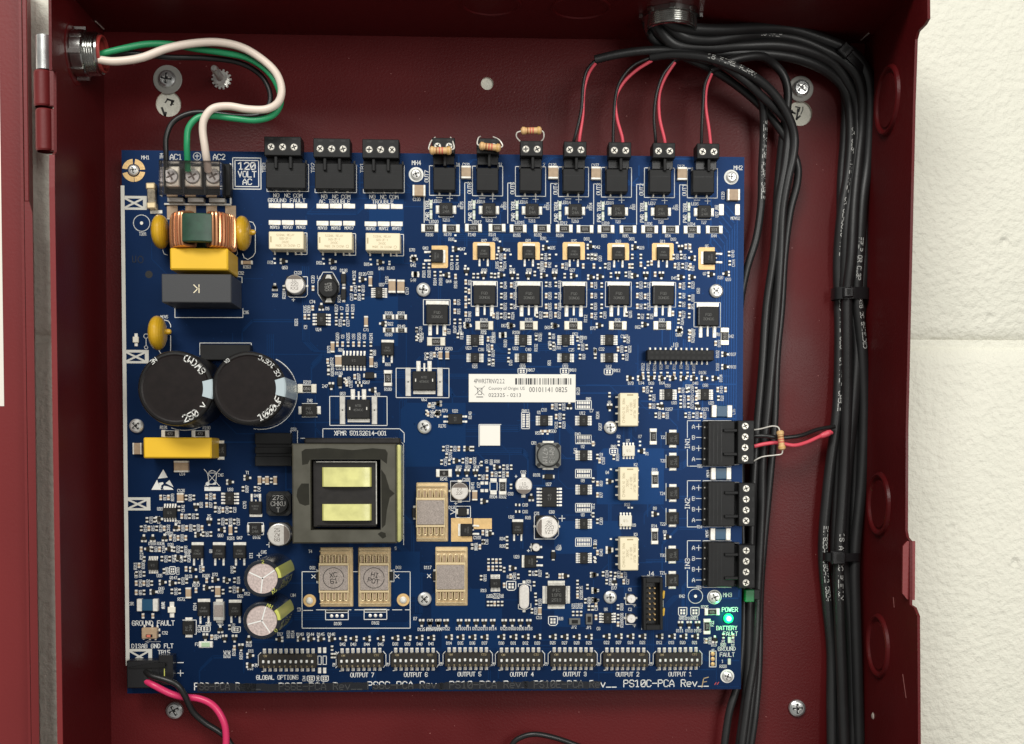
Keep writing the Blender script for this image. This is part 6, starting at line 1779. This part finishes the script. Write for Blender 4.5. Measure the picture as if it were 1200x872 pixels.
# ------------------------------------------------------------------ copper tracks showing through the blue mask
tr_ = MB(); rg = random.Random(21)
def track(pts, w=1.1): tr_.stroke(pts, w, .03 + rg.random() * .03, 'trace')
for i in range(9):
    x = W - 8 - i * 3.0; track([(x, 300 - i * 4), (x, 560 - i * 6), (x - 12, 574 - i * 6)], 1.2)
for k in range(150):
    x, y = rg.uniform(160, W - 20), rg.uniform(25, H - 30); d = rg.choice((0, 1)); l1, l2 = rg.uniform(20, 110), rg.uniform(10, 60); s1, s2 = rg.choice((-1, 1)), rg.choice((-1, 1)); dg = rg.uniform(6, 22)
    pts = [(x, y)]
    pts.append((x + l1 * s1, y) if d else (x, y + l1 * s1)); px, py = pts[-1]
    pts.append((px + dg * s1 if d else px + dg * s2, py + dg * s2 if d else py + dg * s1)); px, py = pts[-1]
    pts.append((px, py + l2 * s2) if d else (px + l2 * s2, py))
    for j in range(rg.choice((1, 1, 2, 4))):
        o = j * 2.4; track([(min(max(a + (0 if d else o), 3), W - 3), min(max(b + (o if d else 0), 3), H - 3)) for a, b in pts], rg.choice((.8, 1, 1.6)))
for k in range(9):
    x, y = rg.uniform(40, W - 120), rg.uniform(40, H - 120); w, h = rg.uniform(30, 90), rg.uniform(25, 80); tr_.flat([(x, y), (x + w, y), (x + w, y + h), (x + 8, y + h), (x, y + h - 8)], .015 + k * .0015, 'trace')
for k in range(420):
    x, y = rg.uniform(20, W - 8), rg.uniform(16, H - 10); tr_.prism(circle(x, y, .8, 6), .06, .12, 'trace')
bpart('copper_tracks', tr_.mesh('copper_tracks', False), 0, 0, kind='stuff')
bpart('small_print', PRINT.mesh('small_print', False), 0, 0, kind='stuff')
bpart('small_solder_pads', SMALLPADS.mesh('small_solder_pads', False), 0, 0, kind='stuff')

# ================================================================== screws
def pan_head(name, label, px, py, r, z, group=None, washer=None, seed=0, cat='screw', ring=None, m='zinc'):
    rr = random.Random(seed * 7 + 1); X, Y = at(px, py, z)
    mb = MB(); h = r * .55
    mb.lathe([(r, 0), (r, h * .35), (r * .93, h * .7), (r * .72, h * .94), (r * .35, h), (.01, h)], m, 26)
    a = rr.uniform(0, 1.5)
    for k in (0, pi / 2):
        c, s = cos(a + k), sin(a + k); l, w = r * .6, r * .15
        pts = [(-l, -w), (l, -w), (l, w), (-l, w)]
        mb.flat([(x * c - y * s, x * s + y * c) for x, y in pts], h + .06 + .02 * k, 'black_gloss')
        for q in (-1, 1):
            pts = [(q * l * .95, -w * .5), (q * l * .3, -w), (q * l * .3, w * .2)]
            mb.flat([(x * c - y * s, x * s + y * c) for x, y in pts][::q], h + .1 + .02 * k, 'steel')
    o = top(name, label, cat, X, Y, z, 0, group)
    part('head', mb.mesh('head'), o)
    if washer:
        w_ = MB(); w_.lathe([(washer, -1.4), (washer, -.4), (washer - 1, 0), (r * .8, 0)], 'nylon', 30); part('washer', w_.mesh('washer'), o)
    if ring:
        w_ = MB(); w_.lathe([(ring, .0), (ring, .4), (ring * .72, .42)], 'silk', 28); w_.v = [(a_, b_, c_ - z + .15) for a_, b_, c_ in w_.v]; part('pad_ring', w_.mesh('pad_ring'), o)
    return o
GB = 'screws holding the blue board'
for k, (px, py, r, ring, lab) in enumerate(((156.7, 199.8, 6.2, None, 'small screw in the slotted gold ring marked MH1'), (487.7, 204.5, 6.4, 8.6, 'screw in a white ring at MH4, right of the TROUBLE plug'),
    (857.0, 207.6, 6.4, 8.6, 'screw in a white ring at MH2, upper right board corner'), (496.2, 339.7, 8.2, None, 'pan head screw left of the upper row of large transistors'),
    (839.2, 341.3, 8.2, None, 'pan head screw at the right end of the large transistor row'), (497.5, 500.3, 8.2, None, 'pan head screw between the transformer title and the blank square sticker'),
    (715.2, 501.2, 7.8, None, 'pan head screw just below the topmost upright cream relay'), (497.7, 701.8, 8.2, None, 'pan head screw between two gold heat spreaders near the bottom'),
    (715.0, 699.8, 7.8, None, 'pan head screw below the lowest cream relay, left of header J4'), (160.4, 499.2, 8.3, None, 'pan head screw beside the white strip, left of the lower yellow capacitor'),
    (837.2, 699.8, 7.6, 8.6, 'screw at MH3 below the IN3 header'), (852.3, 792.4, 6.4, 8.2, 'screw in a white ring at the lower right board corner'))):
    pan_head('board_screw', lab, px, py, r, .6, GB, None, k, ring=ring, m='steel')
# slotted gold ring of MH1
for a0 in (20, 110, 200, 290):
    X, Y = at(156.7, 199.8); m_ = MB(); a0 = rad(a0 - 15 + (10 if a0 == 200 else 0))
    pts = [(13.2 * cos(a0 + rad(76) * i / 8), 13.2 * sin(a0 + rad(76) * i / 8)) for i in range(9)] + [(7.4 * cos(a0 + rad(76) * i / 8), 7.4 * sin(a0 + rad(76) * i / 8)) for i in range(8, -1, -1)]
    m_.prism(pts, .03, .5, 'gold'); bpart('ring_segment', m_.mesh('ring_segment'), X, Y)
# screws on the back panel
pan_head('mounting_screw', 'large screw with grey washer in the upper left keyhole, beneath the mains wires', 196.3, 93, 10.5, ZB + 2, 'cabinet mounting screws', 17, 3)
pan_head('mounting_screw', 'large screw with grey washer in the upper right keyhole, beside the black cables', 938.5, 104, 10.5, ZB + 2, 'cabinet mounting screws', 15.5, 4)
pan_head('panel_screw', 'bare screw in the red panel under the board, beside the pink battery wire', 205, 832, 10.5, ZB + 1, 'bare panel screws', None, 5)
pan_head('panel_screw', 'bare screw in the red panel below right of the board', 933.5, 829.5, 10.5, ZB + 1, 'bare panel screws', None, 6)
# pencil marks on the wall seen through the keyholes
for i, (hx, hy, hr) in enumerate(holes[:2]):
    rg = random.Random(i + 4); m_ = MB()
    for k in range(4):
        x, y = rg.uniform(-8, 8), rg.uniform(-11, 4); m_.stroke([(x, y), (x + rg.uniform(-4, 4), y + rg.uniform(-6, 6)), (x + rg.uniform(-5, 5), y + rg.uniform(3, 9))], rg.uniform(1, 2.6), ZW + .15, 'pencil')
    o = part('pencil_mark', m_.mesh('pencil_mark', False), bpy.data.objects['wall'], hx, hy, 0)
# earth stud with toothed nut
X, Y = at(260, 93.5, ZB)
st = top('earth_stud', 'threaded steel stud with a toothed nut under the looped mains wires', 'stud', X, Y, ZB)
m_ = MB(); pr = [(5.0, 0)]
for i in range(24): pr += [(4.4, 1 + i * 1.7), (3.8, 1.85 + i * 1.7)]
pr += [(3.2, 43), (.01, 43.3)]
m_.lathe(pr, 'steel', 14); part('thread', m_.mesh('thread'), st)
m_ = MB(); m_.prism([(8.6 * cos(i * pi / 3), 8.6 * sin(i * pi / 3)) for i in range(6)], 2.5, 9, 'steel'); part('nut', m_.mesh('nut'), st)
m_ = MB()
for i in range(14):
    a = i * pi / 7; c, s = cos(a), sin(a); m_.prism([(9 * c + 1.3 * s, 9 * s - 1.3 * c), (11.8 * c + 1.2 * s, 11.8 * s - 1.2 * c), (11.8 * c - 1.2 * s, 11.8 * s + 1.2 * c), (9 * c - 1.3 * s, 9 * s + 1.3 * c)], .4, 1.9, 'steel')
m_.lathe([(9.6, .4), (9.6, 2.4), (6, 2.4)], 'steel', 20); part('star_washer', m_.mesh('star_washer'), st)

# ================================================================== conduit connectors
yc, zc = on_x(88, 63, XL)
con = top('conduit_connector', 'silver conduit connector with red bushing on the left wall, letting in the mains wires', 'conduit connector', XL, yc, zc, 0, 'conduit connectors')
def ringx(name, prof, m, mats=None, n=36, teeth=0):
    mb = MB(); mb.lathe(prof, m, n, axis='x')
    if teeth:
        for i in range(teeth):
            a = 2 * pi * i / teeth + .2; R_ = prof[1][0]; c, s = cos(a), sin(a)
            for (dx0, dx1, r0, r1, w) in ((1, 14, R_ - 1, R_ + 2.6, 2.8),):
                vs = []
                for x in (dx0, dx1):
                    for rr, ww in ((r0, w), (r1, w * .75), (r1, -w * .75), (r0, -w)): vs.append((x, rr * c - ww * s, rr * s + ww * c))
                mb.add(vs, [(0, 1, 2, 3), (7, 6, 5, 4), (0, 4, 5, 1), (1, 5, 6, 2), (2, 6, 7, 3)], m)
    return part(name, mb.mesh(name), con)
R0 = 25.5
ringx('locknut', [(R0 - 5, 0), (R0, 0), (R0, 13), (R0 - 1.5, 14.5), (R0 - 6, 14.5)], 'chrome', teeth=8)
prof = [(R0 - 3.5, 14)]
for i in range(5): prof += [(R0 - 2.4, 15 + i * 2.6), (R0 - 4.0, 16.3 + i * 2.6)]
prof += [(R0 - 4, 29), (R0 - 9, 29)]
ringx('threaded_body', prof, 'chrome')
ringx('bushing', [(R0 - 6, 28.5), (R0 - 5.5, 31), (R0 - 6.3, 32.2), (R0 - 7.6, 32), (R0 - 8.4, 24), (R0 - 8.4, 5)], 'red_bushing')
ringx('wall_boss', [(R0 + 9, -.2), (R0 + 7.5, .9), (R0 + 3, 1.0), (R0 + 2, .1)], 'red_enamel')
# connector through the top wall
xc, zc2 = on_y(786, 22, YT); zc2 = 46.0
xt = at(786, 30, zc2)[0]
con2 = top('conduit_connector', 'silver threaded conduit connector through the top wall, where the black cables enter', 'conduit connector', xt, YT, zc2, 0, 'conduit connectors')
mb = MB(); r2 = 30
prof = [(r2 + 2, 0), (r2 + 2, -5)]
for i in range(6): prof += [(r2, -6 - i * 2.2), (r2 - 1.4, -7.1 - i * 2.2)]
prof += [(r2 - 1, -19.5), (r2 - 3, -20), (r2 - 4, -18), (r2 - 4, 12)]
mb.lathe(prof, 'chrome', 40, axis='y'); part('threaded_body', mb.mesh('threaded_body'), con2)
mb = MB()
for i in range(8):
    a = 2 * pi * i / 8 + .1; c, s = cos(a), sin(a)
    q = [((r2 + 1) * c + 4 * s, (r2 + 1) * s - 4 * c), ((r2 + 6) * c + 3 * s, (r2 + 6) * s - 3 * c), ((r2 + 6) * c - 3 * s, (r2 + 6) * s + 3 * c), ((r2 + 1) * c - 4 * s, (r2 + 1) * s + 4 * c)]
    vs = [(x, -.5, z) for x, z in q] + [(x, -5, z) for x, z in q]
    mb.add(vs, [(0, 1, 2, 3), (7, 6, 5, 4), (0, 4, 5, 1), (1, 5, 6, 2), (2, 6, 7, 3), (3, 7, 4, 0)], 'chrome')
mb.lathe([(r2 + 3, -.3), (r2 + 3, -5.4), (r2, -5.4)], 'chrome', 32, axis='y'); part('locknut', mb.mesh('locknut'), con2)

# ================================================================== wires and cables
def wire(name, label, cat, pts, r, m, group=None, per=7, n=10, bare=None, strip=None, print_=None):
    """pts: (picture x, picture y, height z) or ('L', x, y, z) in board units"""
    P = [p[1:] if p[0] == 'L' else a3(*p) for p in pts]
    o_ = P[0]
    path = [Vector(q) - Vector(o_) for q in smooth_path(P, per)]
    o = top(name, label, cat, *o_, 0, group)
    mb = MB(); mb.tube(path, r, m, n); 
    part('insulation' if r < 4.4 else 'jacket', mb.mesh('insulation'), o)
    if bare:
        b = MB(); d = (path[-1] - path[-2]).normalized(); b.tube([path[-1] - d, path[-1] + d * bare], r * .55, 'copper', 6); part('bare_end', b.mesh('bare_end'), o)
    if print_:
        for (txt, s0, ang, h) in print_: tube_print(o, path, r, txt, s0, ang, h)
    return o
def tube_print(o, path, r, txt, s0, ang, h, m='cable_print'):
    """lettering wrapped on the side of a cable; s0 = distance along it, ang = how far round from the viewer"""
    cum = [0.0]
    for i in range(1, len(path)): cum.append(cum[-1] + (path[i] - path[i - 1]).length)
    def fr(s):
        s = max(0.0, min(s, cum[-1] - 1e-4)); i = 0
        while i < len(cum) - 2 and cum[i + 1] < s: i += 1
        t = (s - cum[i]) / max(1e-6, cum[i + 1] - cum[i]); p = path[i].lerp(path[i + 1], t); d = (path[i + 1] - path[i]).normalized()
        z = Vector((0, 0, 1)); z = (z - d * z.dot(d)).normalized(); return p, d, z, z.cross(d)
    flat = MB(); lettering(flat, txt, 0, 0, h * 1.12, wt=.15, just=0); ang *= .6
    out = MB(); k = out.mi(m)
    for x, y, _ in flat.v:
        p, d, z, sd = fr(s0 + x); a = ang + y / r
        out.v.append(tuple(p + (z * cos(a) + sd * sin(a)) * (r * 1.02)))
    out.f, out.m = flat.f, [k] * len(flat.f)
    part('printed_lettering', out.mesh('printed_lettering', False), o)
GM = 'mains wires'
wire('mains_wire', 'black mains wire running under the white and green ones to AC1', 'wire', [(118, 66, 62), (150, 62, 56), (195, 67, 46), (240, 68, 40), (278, 73, 38), (303, 86, 36), (315, 104, 36), (316, 121, 36), (306, 134, 36), (280, 136, 36), (245, 132, 36), (222, 133, 36), (203, 143, 36), (195, 160, 36), (194.5, 178, 34), (195, 196, 30)], 3.0, 'wire_black', GM)
wire('mains_wire', 'green earth wire looping from the left connector to the middle mains screw', 'wire', [(116, 64, 68), (140, 58, 68), (170, 52, 62), (200, 52, 56), (228, 57, 50), (262, 62, 50), (290, 68, 50), (312, 82, 52), (325, 100, 52), (329, 120, 50), (320, 135, 48), (300, 141, 46), (275, 139, 46), (250, 136, 46), (232, 138, 48), (221, 150, 48), (219, 168, 46), (219.5, 184, 40), (220, 200, 32)], 3.6, 'wire_green', GM)
wire('mains_wire', 'off white mains wire looping over the others to AC2', 'wire', [(116, 70, 74), (135, 72, 74), (165, 68, 72), (195, 57, 68), (225, 51, 64), (255, 49.5, 62), (282, 55, 60), (305, 68, 60), (323, 85, 60), (330, 104, 58), (326, 120, 56), (312, 128, 54), (290, 128, 54), (268, 124.5, 54), (250, 127, 56), (240, 138, 56), (237.5, 152, 54), (240, 172, 50), (242, 186, 44), (244, 200, 32)], 4.4, 'wire_white', GM)
# output pairs
GO = 'output wire pairs from the black cables'
pairs = [([(698, 71), (688, 82), (683.5, 99), (681, 130), (674, 160), (671.5, 168)], [(698, 74), (690, 86), (684.5, 106), (683, 135), (679.5, 160), (679, 168)]),
         ([(764, 67), (742, 77), (727, 95), (721, 115), (719, 145), (718.5, 170)], [(764, 71), (745, 83), (730, 98), (721.5, 116), (723, 138), (729, 160), (730, 170)]),
         ([(791, 70), (777, 88), (769, 112), (766.5, 138), (768, 160), (768.5, 170)], [(791, 73), (779, 92), (772.5, 112), (773, 138), (778.5, 162), (779.5, 170)]),
         ([(833, 84), (826, 99), (824, 120), (822.5, 150), (822, 171)], [(834, 86), (828, 103), (827, 124), (831, 152), (833, 171)])]
nm = ('OUT4', 'OUT3', 'OUT2', 'OUT1')
for i, (bk, rd) in enumerate(pairs):
    def zz(pts, e): n = len(pts); return [(x, y, 26 - 17 * (k / (n - 1)) + e * sin(pi * k / (n - 1))) for k, (x, y) in enumerate(pts)]
    wire('output_wire', 'black wire dropping into the %s plug' % nm[i], 'wire', zz(bk, 2), 1.9, 'wire_black', GO)
    wire('output_wire', 'red wire dropping into the %s plug' % nm[i], 'wire', zz(rd, -1.5), 1.9, 'wire_red', GO)
# cables (picture x, y, height)
GC = 'black fire alarm cables'
CR = 5.9
def cable(label, pts, r=CR, pr=None):
    rg = random.Random(len(label) * 13 + len(pts)); n = len(pts); ph = rg.uniform(0, 6)
    pts = [(x + (0 if k < 3 else 2.0 * sin(k * 1.35 + ph) + rg.uniform(-.8, .8)), y, z + (0 if k < 3 else 3.0 * cos(k * 1.1 + ph))) for k, (x, y, z) in enumerate(pts)]
    if pts[-1][1] > 890: pts = pts + [(pts[-1][0] - 4, 1010, pts[-1][2]), (pts[-1][0] - 2, 1160, pts[-1][2]), (pts[-1][0] - 6, 1330, pts[-1][2])]
    return wire('alarm_cable', label, 'cable', pts, r, 'cable_jacket', GC, per=6, n=14, print_=pr)
cable('black cable across the top to the OUT4 wires, farthest reaching to the left', [(697, 70, 26), (720, 64.5, 28), (750, 60, 30), (785, 59, 32), (815, 64, 34), (845, 76, 32), (872, 94, 26), (895, 113, 16), (915, 133, 2), (922, 150, -8), (919, 190, -12), (912, 240, -14), (908, 300, -16), (899, 360, -18), (891, 430, -18), (886, 500, -20), (883, 580, -20), (880, 690, -20), (874, 800, -20), (862, 900, -20)], 4.9)
cable('black cable with white print arching over to the OUT3 wires', [(762, 67, 26), (785, 64, 32), (820, 66, 38), (850, 75, 38), (880, 88, 32), (905, 106, 22), (922, 130, 10), (929, 155, -2), (928, 180, -8), (922, 215, -10), (918, 250, -10), (915, 300, -12), (909, 360, -14), (904, 420, -16), (900, 480, -18), (896, 540, -18), (892, 600, -18), (886, 690, -18), (883, 760, -18), (876, 830, -18), (868, 900, -18)], 5.2, [('16 FIRE ALARM', 66, 0.35, 4.6)])
cable('thin black cable that dives behind the board edge below the MH2 corner', [(789, 70, 22), (800, 66, 24), (830, 72, 22), (860, 82, 16), (880, 98, 6), (891, 122, -4), (895, 155, -12), (895, 200, -16), (892, 240, -18), (884, 280, -20), (874, 320, -22), (868, 370, -24), (866, 440, -24), (868, 560, -26), (870, 700, -24), (866, 790, -22), (856, 840, -20), (846, 910, -20)], 4.6, [('PLENUM FIRE ALARM CABLE', 150, .5, 4), ])
cable('black cable hanging straight from the top bundle beside the washer screw', [(832, 82, 20), (860, 70, 20), (890, 66, 12), (908, 74, 0), (918, 90, -10), (921, 115, -14), (917, 160, -20), (914, 210, -24), (911, 260, -24), (909, 320, -26), (902, 400, -28), (895, 480, -28), (890, 560, -28), (884, 660, -28), (881, 720, -28), (884, 770, -24), (880, 830, -22), (872, 910, -22)], 5.2)
cable('black cable bent inward beside the upright pair, right of MH2', [(802, 67, 20), (835, 82, 14), (868, 104, -2), (898, 130, -12), (919, 158, -16), (932, 190, -20), (932, 215, -22), (926, 250, -22), (922, 300, -22), (915, 360, -24), (909, 420, -26), (907, 500, -28), (904, 560, -28), (896, 640, -28), (890, 700, -28), (888, 780, -26), (884, 840, -24), (878, 910, -24)], 4.8)
# the tied bundle
B_ = [('black cable on top of the bundle along the upper edge', [(772, 18, 52), (790, 29, 50), (815, 34, 44), (850, 35, 30), (890, 33, 18), (930, 35, 8), (965, 46, 0), (992, 58, -4), (1008, 74, -8), (1019, 100, -10), (1021, 140, -12), (1018, 190, -14), (1010, 235, -14), (1007, 290, -16), (1006, 345, -18), (1012, 410, -18), (1012, 480, -18), (1008, 560, -18), (1002, 650, -18), (1005, 720, -18), (1006, 800, -18), (1007, 910, -18)], [('FPLP OR CL3P', 480, -.2, 4.2), ('16 AWG 2C SHIELDED', 540, .5, 4)]),
      ('black cable printed in white along the left edge of the bundle', [(762, 20, 36), (775, 40, 34), (800, 55, 26), (840, 62, 14), (880, 62, 4), (920, 66, -4), (955, 76, -10), (982, 92, -16), (994, 112, -20), (996, 150, -22), (993, 200, -24), (988, 250, -24), (985, 300, -26), (983, 345, -26), (982, 400, -26), (980, 480, -26), (973, 560, -26), (966, 640, -26), (968, 700, -26), (973, 760, -24), (975, 820, -22), (976, 910, -20)], [('OR CL3P TYPE FPLP OR CLASSIC TYPE', 320, .5, 4.6), ('(UL) TYPE CL3P OR FPLP CABLE', 520, .4, 5), ('E176204 LJ60412 0524', 800, .2, 4.6)]),
      ('black cable second from the top in the bundle, with short white print', [(778, 22, 44), (800, 42, 40), (830, 47, 30), (860, 43, 20), (895, 41, 10), (935, 46, 2), (965, 58, -4), (988, 72, -8), (1003, 90, -10), (1012, 115, -12), (1011, 150, -14), (1006, 190, -14), (1000, 240, -14), (997, 300, -14), (994, 345, -16), (995, 400, -14), (992, 470, -14), (988, 560, -14), (983, 650, -14), (986, 720, -14), (987, 800, -12), (988, 910, -10)], [('16-FPLP', 128, -.1, 4.2), ('16 AWG 2C PLENUM', 815, .2, 5)]),
      ('thick black cable in the middle of the bundle, widest at the corner', [(768, 26, 38), (790, 52, 34), (830, 56, 22), (870, 54, 12), (910, 53, 4), (945, 60, -4), (975, 74, -10), (995, 95, -14), (1004, 120, -18), (1004, 160, -20), (999, 210, -22), (994, 260, -22), (992, 320, -22), (990, 345, -22), (1002, 400, -22), (1000, 470, -22), (993, 560, -22), (990, 650, -22), (994, 720, -22), (997, 800, -22), (998, 910, -22)], [])]
for i, (lab, pts, pr) in enumerate(B_): cable(lab, pts, (6.6, 6.4, 6.6, 7.0)[i], pr)
cable('black cable at the right rear of the bundle against the wall corner', [(784, 16, 40), (812, 40, 30), (850, 50, 10), (900, 48, -10), (950, 54, -18), (985, 66, -22), (1006, 84, -24), (1014, 110, -26), (1016, 160, -28), (1012, 220, -28), (1011, 290, -28), (1010, 345, -28), (1008, 420, -28), (1004, 500, -28), (1000, 580, -28), (997, 650, -28), (1000, 720, -28), (1001, 800, -28), (1002, 910, -28)], 5.6)
cable('black cable leaving the bundle under the others, beside its white-printed twin', [(757, 24, 28), (768, 48, 24), (800, 63, 14), (850, 66, 2), (900, 64, -10), (945, 72, -18), (975, 90, -24), (990, 110, -28), (991, 160, -30), (988, 220, -30), (986, 300, -30), (986, 345, -30), (988, 420, -30), (985, 500, -30), (980, 580, -30), (976, 650, -30), (981, 720, -30), (983, 800, -30), (983, 910, -30)], 5.6)
# cable ties
def tie(label, px, py, w, hgt, ang, z, hd):
    X, Y = at(px, py, z); o = top('cable_tie', label, 'cable tie', X, Y, z, ang, 'black cable ties')
    mb = MB(); n = 24; P = []
    hw, hz = w / 2, 15
    for i in range(n + 1):
        a = 2 * pi * i / n; c, s = cos(a), sin(a); P.append((hw * (abs(c) ** .6) * (1 if c >= 0 else -1), hz * (abs(s) ** .7) * (1 if s >= 0 else -1)))
    vs = []
    for x, z_ in P: vs += [(x, -hgt / 2, z_), (x, hgt / 2, z_), (x * .96, hgt / 2, z_ * .93), (x * .96, -hgt / 2, z_ * .93)]
    fs = []
    for i in range(n): fs += [(4 * i, 4 * i + 4, 4 * i + 5, 4 * i + 1), (4 * i + 1, 4 * i + 5, 4 * i + 6, 4 * i + 2), (4 * i, 4 * i + 3, 4 * i + 7, 4 * i + 4)]
    mb.add(vs, fs, 'black_gloss'); part('band', mb.mesh('band'), o)
    h = MB(); h.box(-hd, hd, -hd, hd, 0, 8, 'black_gloss', 1.2); h.box(-hd * .35, hd * .35, -hd * .55, hd * .55, 8, 8.1, 'black_deep'); part('locking_head', h.mesh('locking_head'), o, -hw * .35, 0, hz - 2)
tie('black cable tie round the bundle at the upper right bend', 992, 71, 52, 9, -.75, -12, 7)
tie('black cable tie round the middle of the upright bundle, level with the large transistors', 996, 345, 44, 14, 0, -22, 6)
tie('black square headed cable tie low on the upright bundle, level with the transformer', 985, 652, 46, 10, 0, -22, 8)
# IN1 wires
wire('input_wire', 'black wire from the bundle into the IN1 plug', 'wire', [(978, 500, -10), (958, 503.5, -2), (938, 510.5, 8), (915, 513, 12), (898, 511, 12), (882, 511, 8)], 2.6, 'wire_black', 'wires to the IN1 plug')
wire('input_wire', 'red wire with a flared sleeve from the bundle into the IN1 plug', 'wire', [(975, 507, -12), (962, 511, -6), (945, 518.5, 2), (930, 522, 8), (912, 519, 10), (898, 520, 10), (884, 523, 8)], 2.3, 'wire_red', 'wires to the IN1 plug')
X, Y, Z_ = a3(967, 509, -7); mb = MB(); mb.lathe([(.01, -9), (2.4, -9), (3.9, -2), (3.9, 4), (2.6, 8), (.01, 8)], 'wire_red', 16, axis='x'); xf(mb, Matrix.Rotation(.38, 4, 'Z')); part('sleeve', mb.mesh('sleeve'), bpy.data.objects['input_wire.001'], *(Vector((X, Y, Z_)) - Vector(bpy.data.objects['input_wire.001']['_o'])))
# battery wires and plug
X, Y = at(168, 790, 10)
bp_ = top('battery_plug', 'black two-pole battery plug hanging on the lower left board corner', 'plug', X, Y, 0)
a = at(148.5, 807, 18); b = at(186, 774, 18)
mb = MB(); mb.box(a[0] - X, b[0] - X, a[1] - Y, b[1] - Y, -4, 18, 'black_gloss', 1.2); part('plug_body', mb.mesh('plug_body'), bp_)
mb = MB(); mb.prism([(a[0] - X + 2, b[1] - Y - 8), (b[0] - X - 4, b[1] - Y - 2), (b[0] - X + 8, b[1] - Y - 3), (b[0] - X + 8, b[1] - Y - 7), (b[0] - X - 4, b[1] - Y - 8)], 18, 21, 'black_plastic'); part('latch', mb.mesh('latch'), bp_)
for dy in (-4, -13):
    mb = MB(); mb.box(b[0] - X - 17, b[0] - X - 8, b[1] - Y + dy - 9, b[1] - Y + dy - 2, 18, 18.1, 'black_deep'); part('contact_slot', mb.mesh('contact_slot'), bp_)
wire('battery_wire', 'black battery wire curling down from the lower left plug', 'wire', [(171, 787, 16), (178, 792, 24), (195, 797, 28), (208, 803, 28), (217, 816, 24), (226, 834, 16), (240, 847, 10), (256, 857, 6), (268, 868, 4), (280, 895, 0), (292, 960, -6), (286, 1080, -10), (280, 1300, -12)], 3.7, 'wire_black', 'battery wires')
wire('battery_wire', 'pink red battery wire curling down from the lower left plug', 'wire', [(171, 798, 14), (182, 804, 20), (200, 813, 18), (216, 817, 12), (234, 819, 14), (250, 827, 16), (261, 843, 16), (265, 862, 14), (264, 900, 10), (266, 980, 2), (270, 1090, -6), (268, 1300, -8)], 4.1, 'wire_pink', 'battery wires')
wire('loop_wire', 'shiny black wire arching up from below the lower middle edge', 'wire', [(584, 1300, -26), (586, 1100, -26), (588, 960, -24), (592, 900, -22), (600, 873, -20), (612, 863.5, -18), (628, 860.5, -16), (648, 864, -18), (672, 872, -22), (700, 884, -24), (726, 910, -26), (738, 980, -28), (740, 1100, -28), (738, 1300, -28)], 3.3, 'wire_black')
# green plug below IN3
X, Y = at(878.5, 699, 4); g = top('green_plug', 'small green terminal plug below the IN3 plug, lit by the power light', 'terminal plug', X, Y, -6)
mb = MB(); mb.box(-5.4, 5.2, -6.5, 8, 0, 12, 'green_plug', .7); part('plug_body', mb.mesh('plug_body'), g)
mb = MB(); mb.box(5.3, 13, -4, 8, -2, 8, 'black_deep', .8); part('end_clip', mb.mesh('end_clip'), g)

# ================================================================== end of line resistors
def eol(label, px, py, z, rot, l1, l2, sc=1.0, vertical=False):
    X, Y = at(px, py, z); o = top('leaded_resistor', label, 'resistor', X, Y, z, rot, 'tan leaded resistors')
    mb = MB(); L_ = 12.6 * sc; R_ = 4.7 * sc
    ms = [(.01, -L_), (2.6 * sc, -L_), (R_, -L_ + 1.6), (R_, -L_ + 4.2), (R_ * .82, -L_ + 5.6), (R_ * .82, L_ - 5.6), (R_, L_ - 4.2), (R_, L_ - 1.6), (2.6 * sc, L_), (.01, L_)]
    mb.lathe(ms, 'resistor_body', 18, axis='x'); part('ceramic_body', mb.mesh('ceramic_body'), o)
    for x, m in ((-4.6, 'band_brown'), (-1.2, 'band_red'), (2.0, 'band_red'), (8.8, 'band_gold')):
        b = MB(); rr = R_ * (.85 if abs(x) < 5 else 1.03); b.lathe([(rr, x * sc - .9), (rr, x * sc + .9)], m, 18, axis='x'); part('colour_band', b.mesh('colour_band'), o)
    for pts in (l1, l2):
        P = [Vector(a3(*p)) - Vector((X, Y, z)) for p in pts]
        P = [Matrix.Rotation(-rot, 3, 'Z') @ p for p in P]
        l = MB(); l.tube(smooth_path(P, 6), .8, 'tin', 6); part('lead', l.mesh('lead'), o)
eol('tan resistor lying level across the screws of the OUT7 plug', 516.3, 176.5, 27, .0, [(507, 176, 27), (502.5, 174.5, 26), (505, 166, 22), (510, 161, 14)], [(526, 176, 27), (532, 174, 26), (531, 167, 22), (528, 161, 14)], 1.0)
eol('tan resistor tilted across the screws of the OUT6 plug', 574.3, 172.2, 27, -.10, [(565, 171, 27), (559.5, 169, 26), (560.5, 162, 22), (563, 160, 14)], [(584, 173.5, 27), (589, 171, 26), (585, 164, 22), (578, 160.5, 14)], .98)
eol('tan resistor standing clear above the OUT5 plug', 622.6, 153.2, 18, .03, [(612, 153.6, 18), (606, 155.5, 17), (605.5, 161, 14), (611, 167, 10)], [(633.5, 152.6, 18), (637, 155.5, 17), (637, 162, 14), (633, 167, 10)], .95)
eol('tan resistor standing upright across the wires right of the IN1 plug', 915.3, 516, 22, -pi / 2 + .12, [(914, 505.5, 22), (911.5, 500.5, 21), (904, 499.5, 18), (892, 502.5, 12), (882, 504, 8)], [(917, 526.5, 22), (916, 532, 21), (908, 533.5, 18), (893, 535.5, 12), (882, 541, 8)], .92)
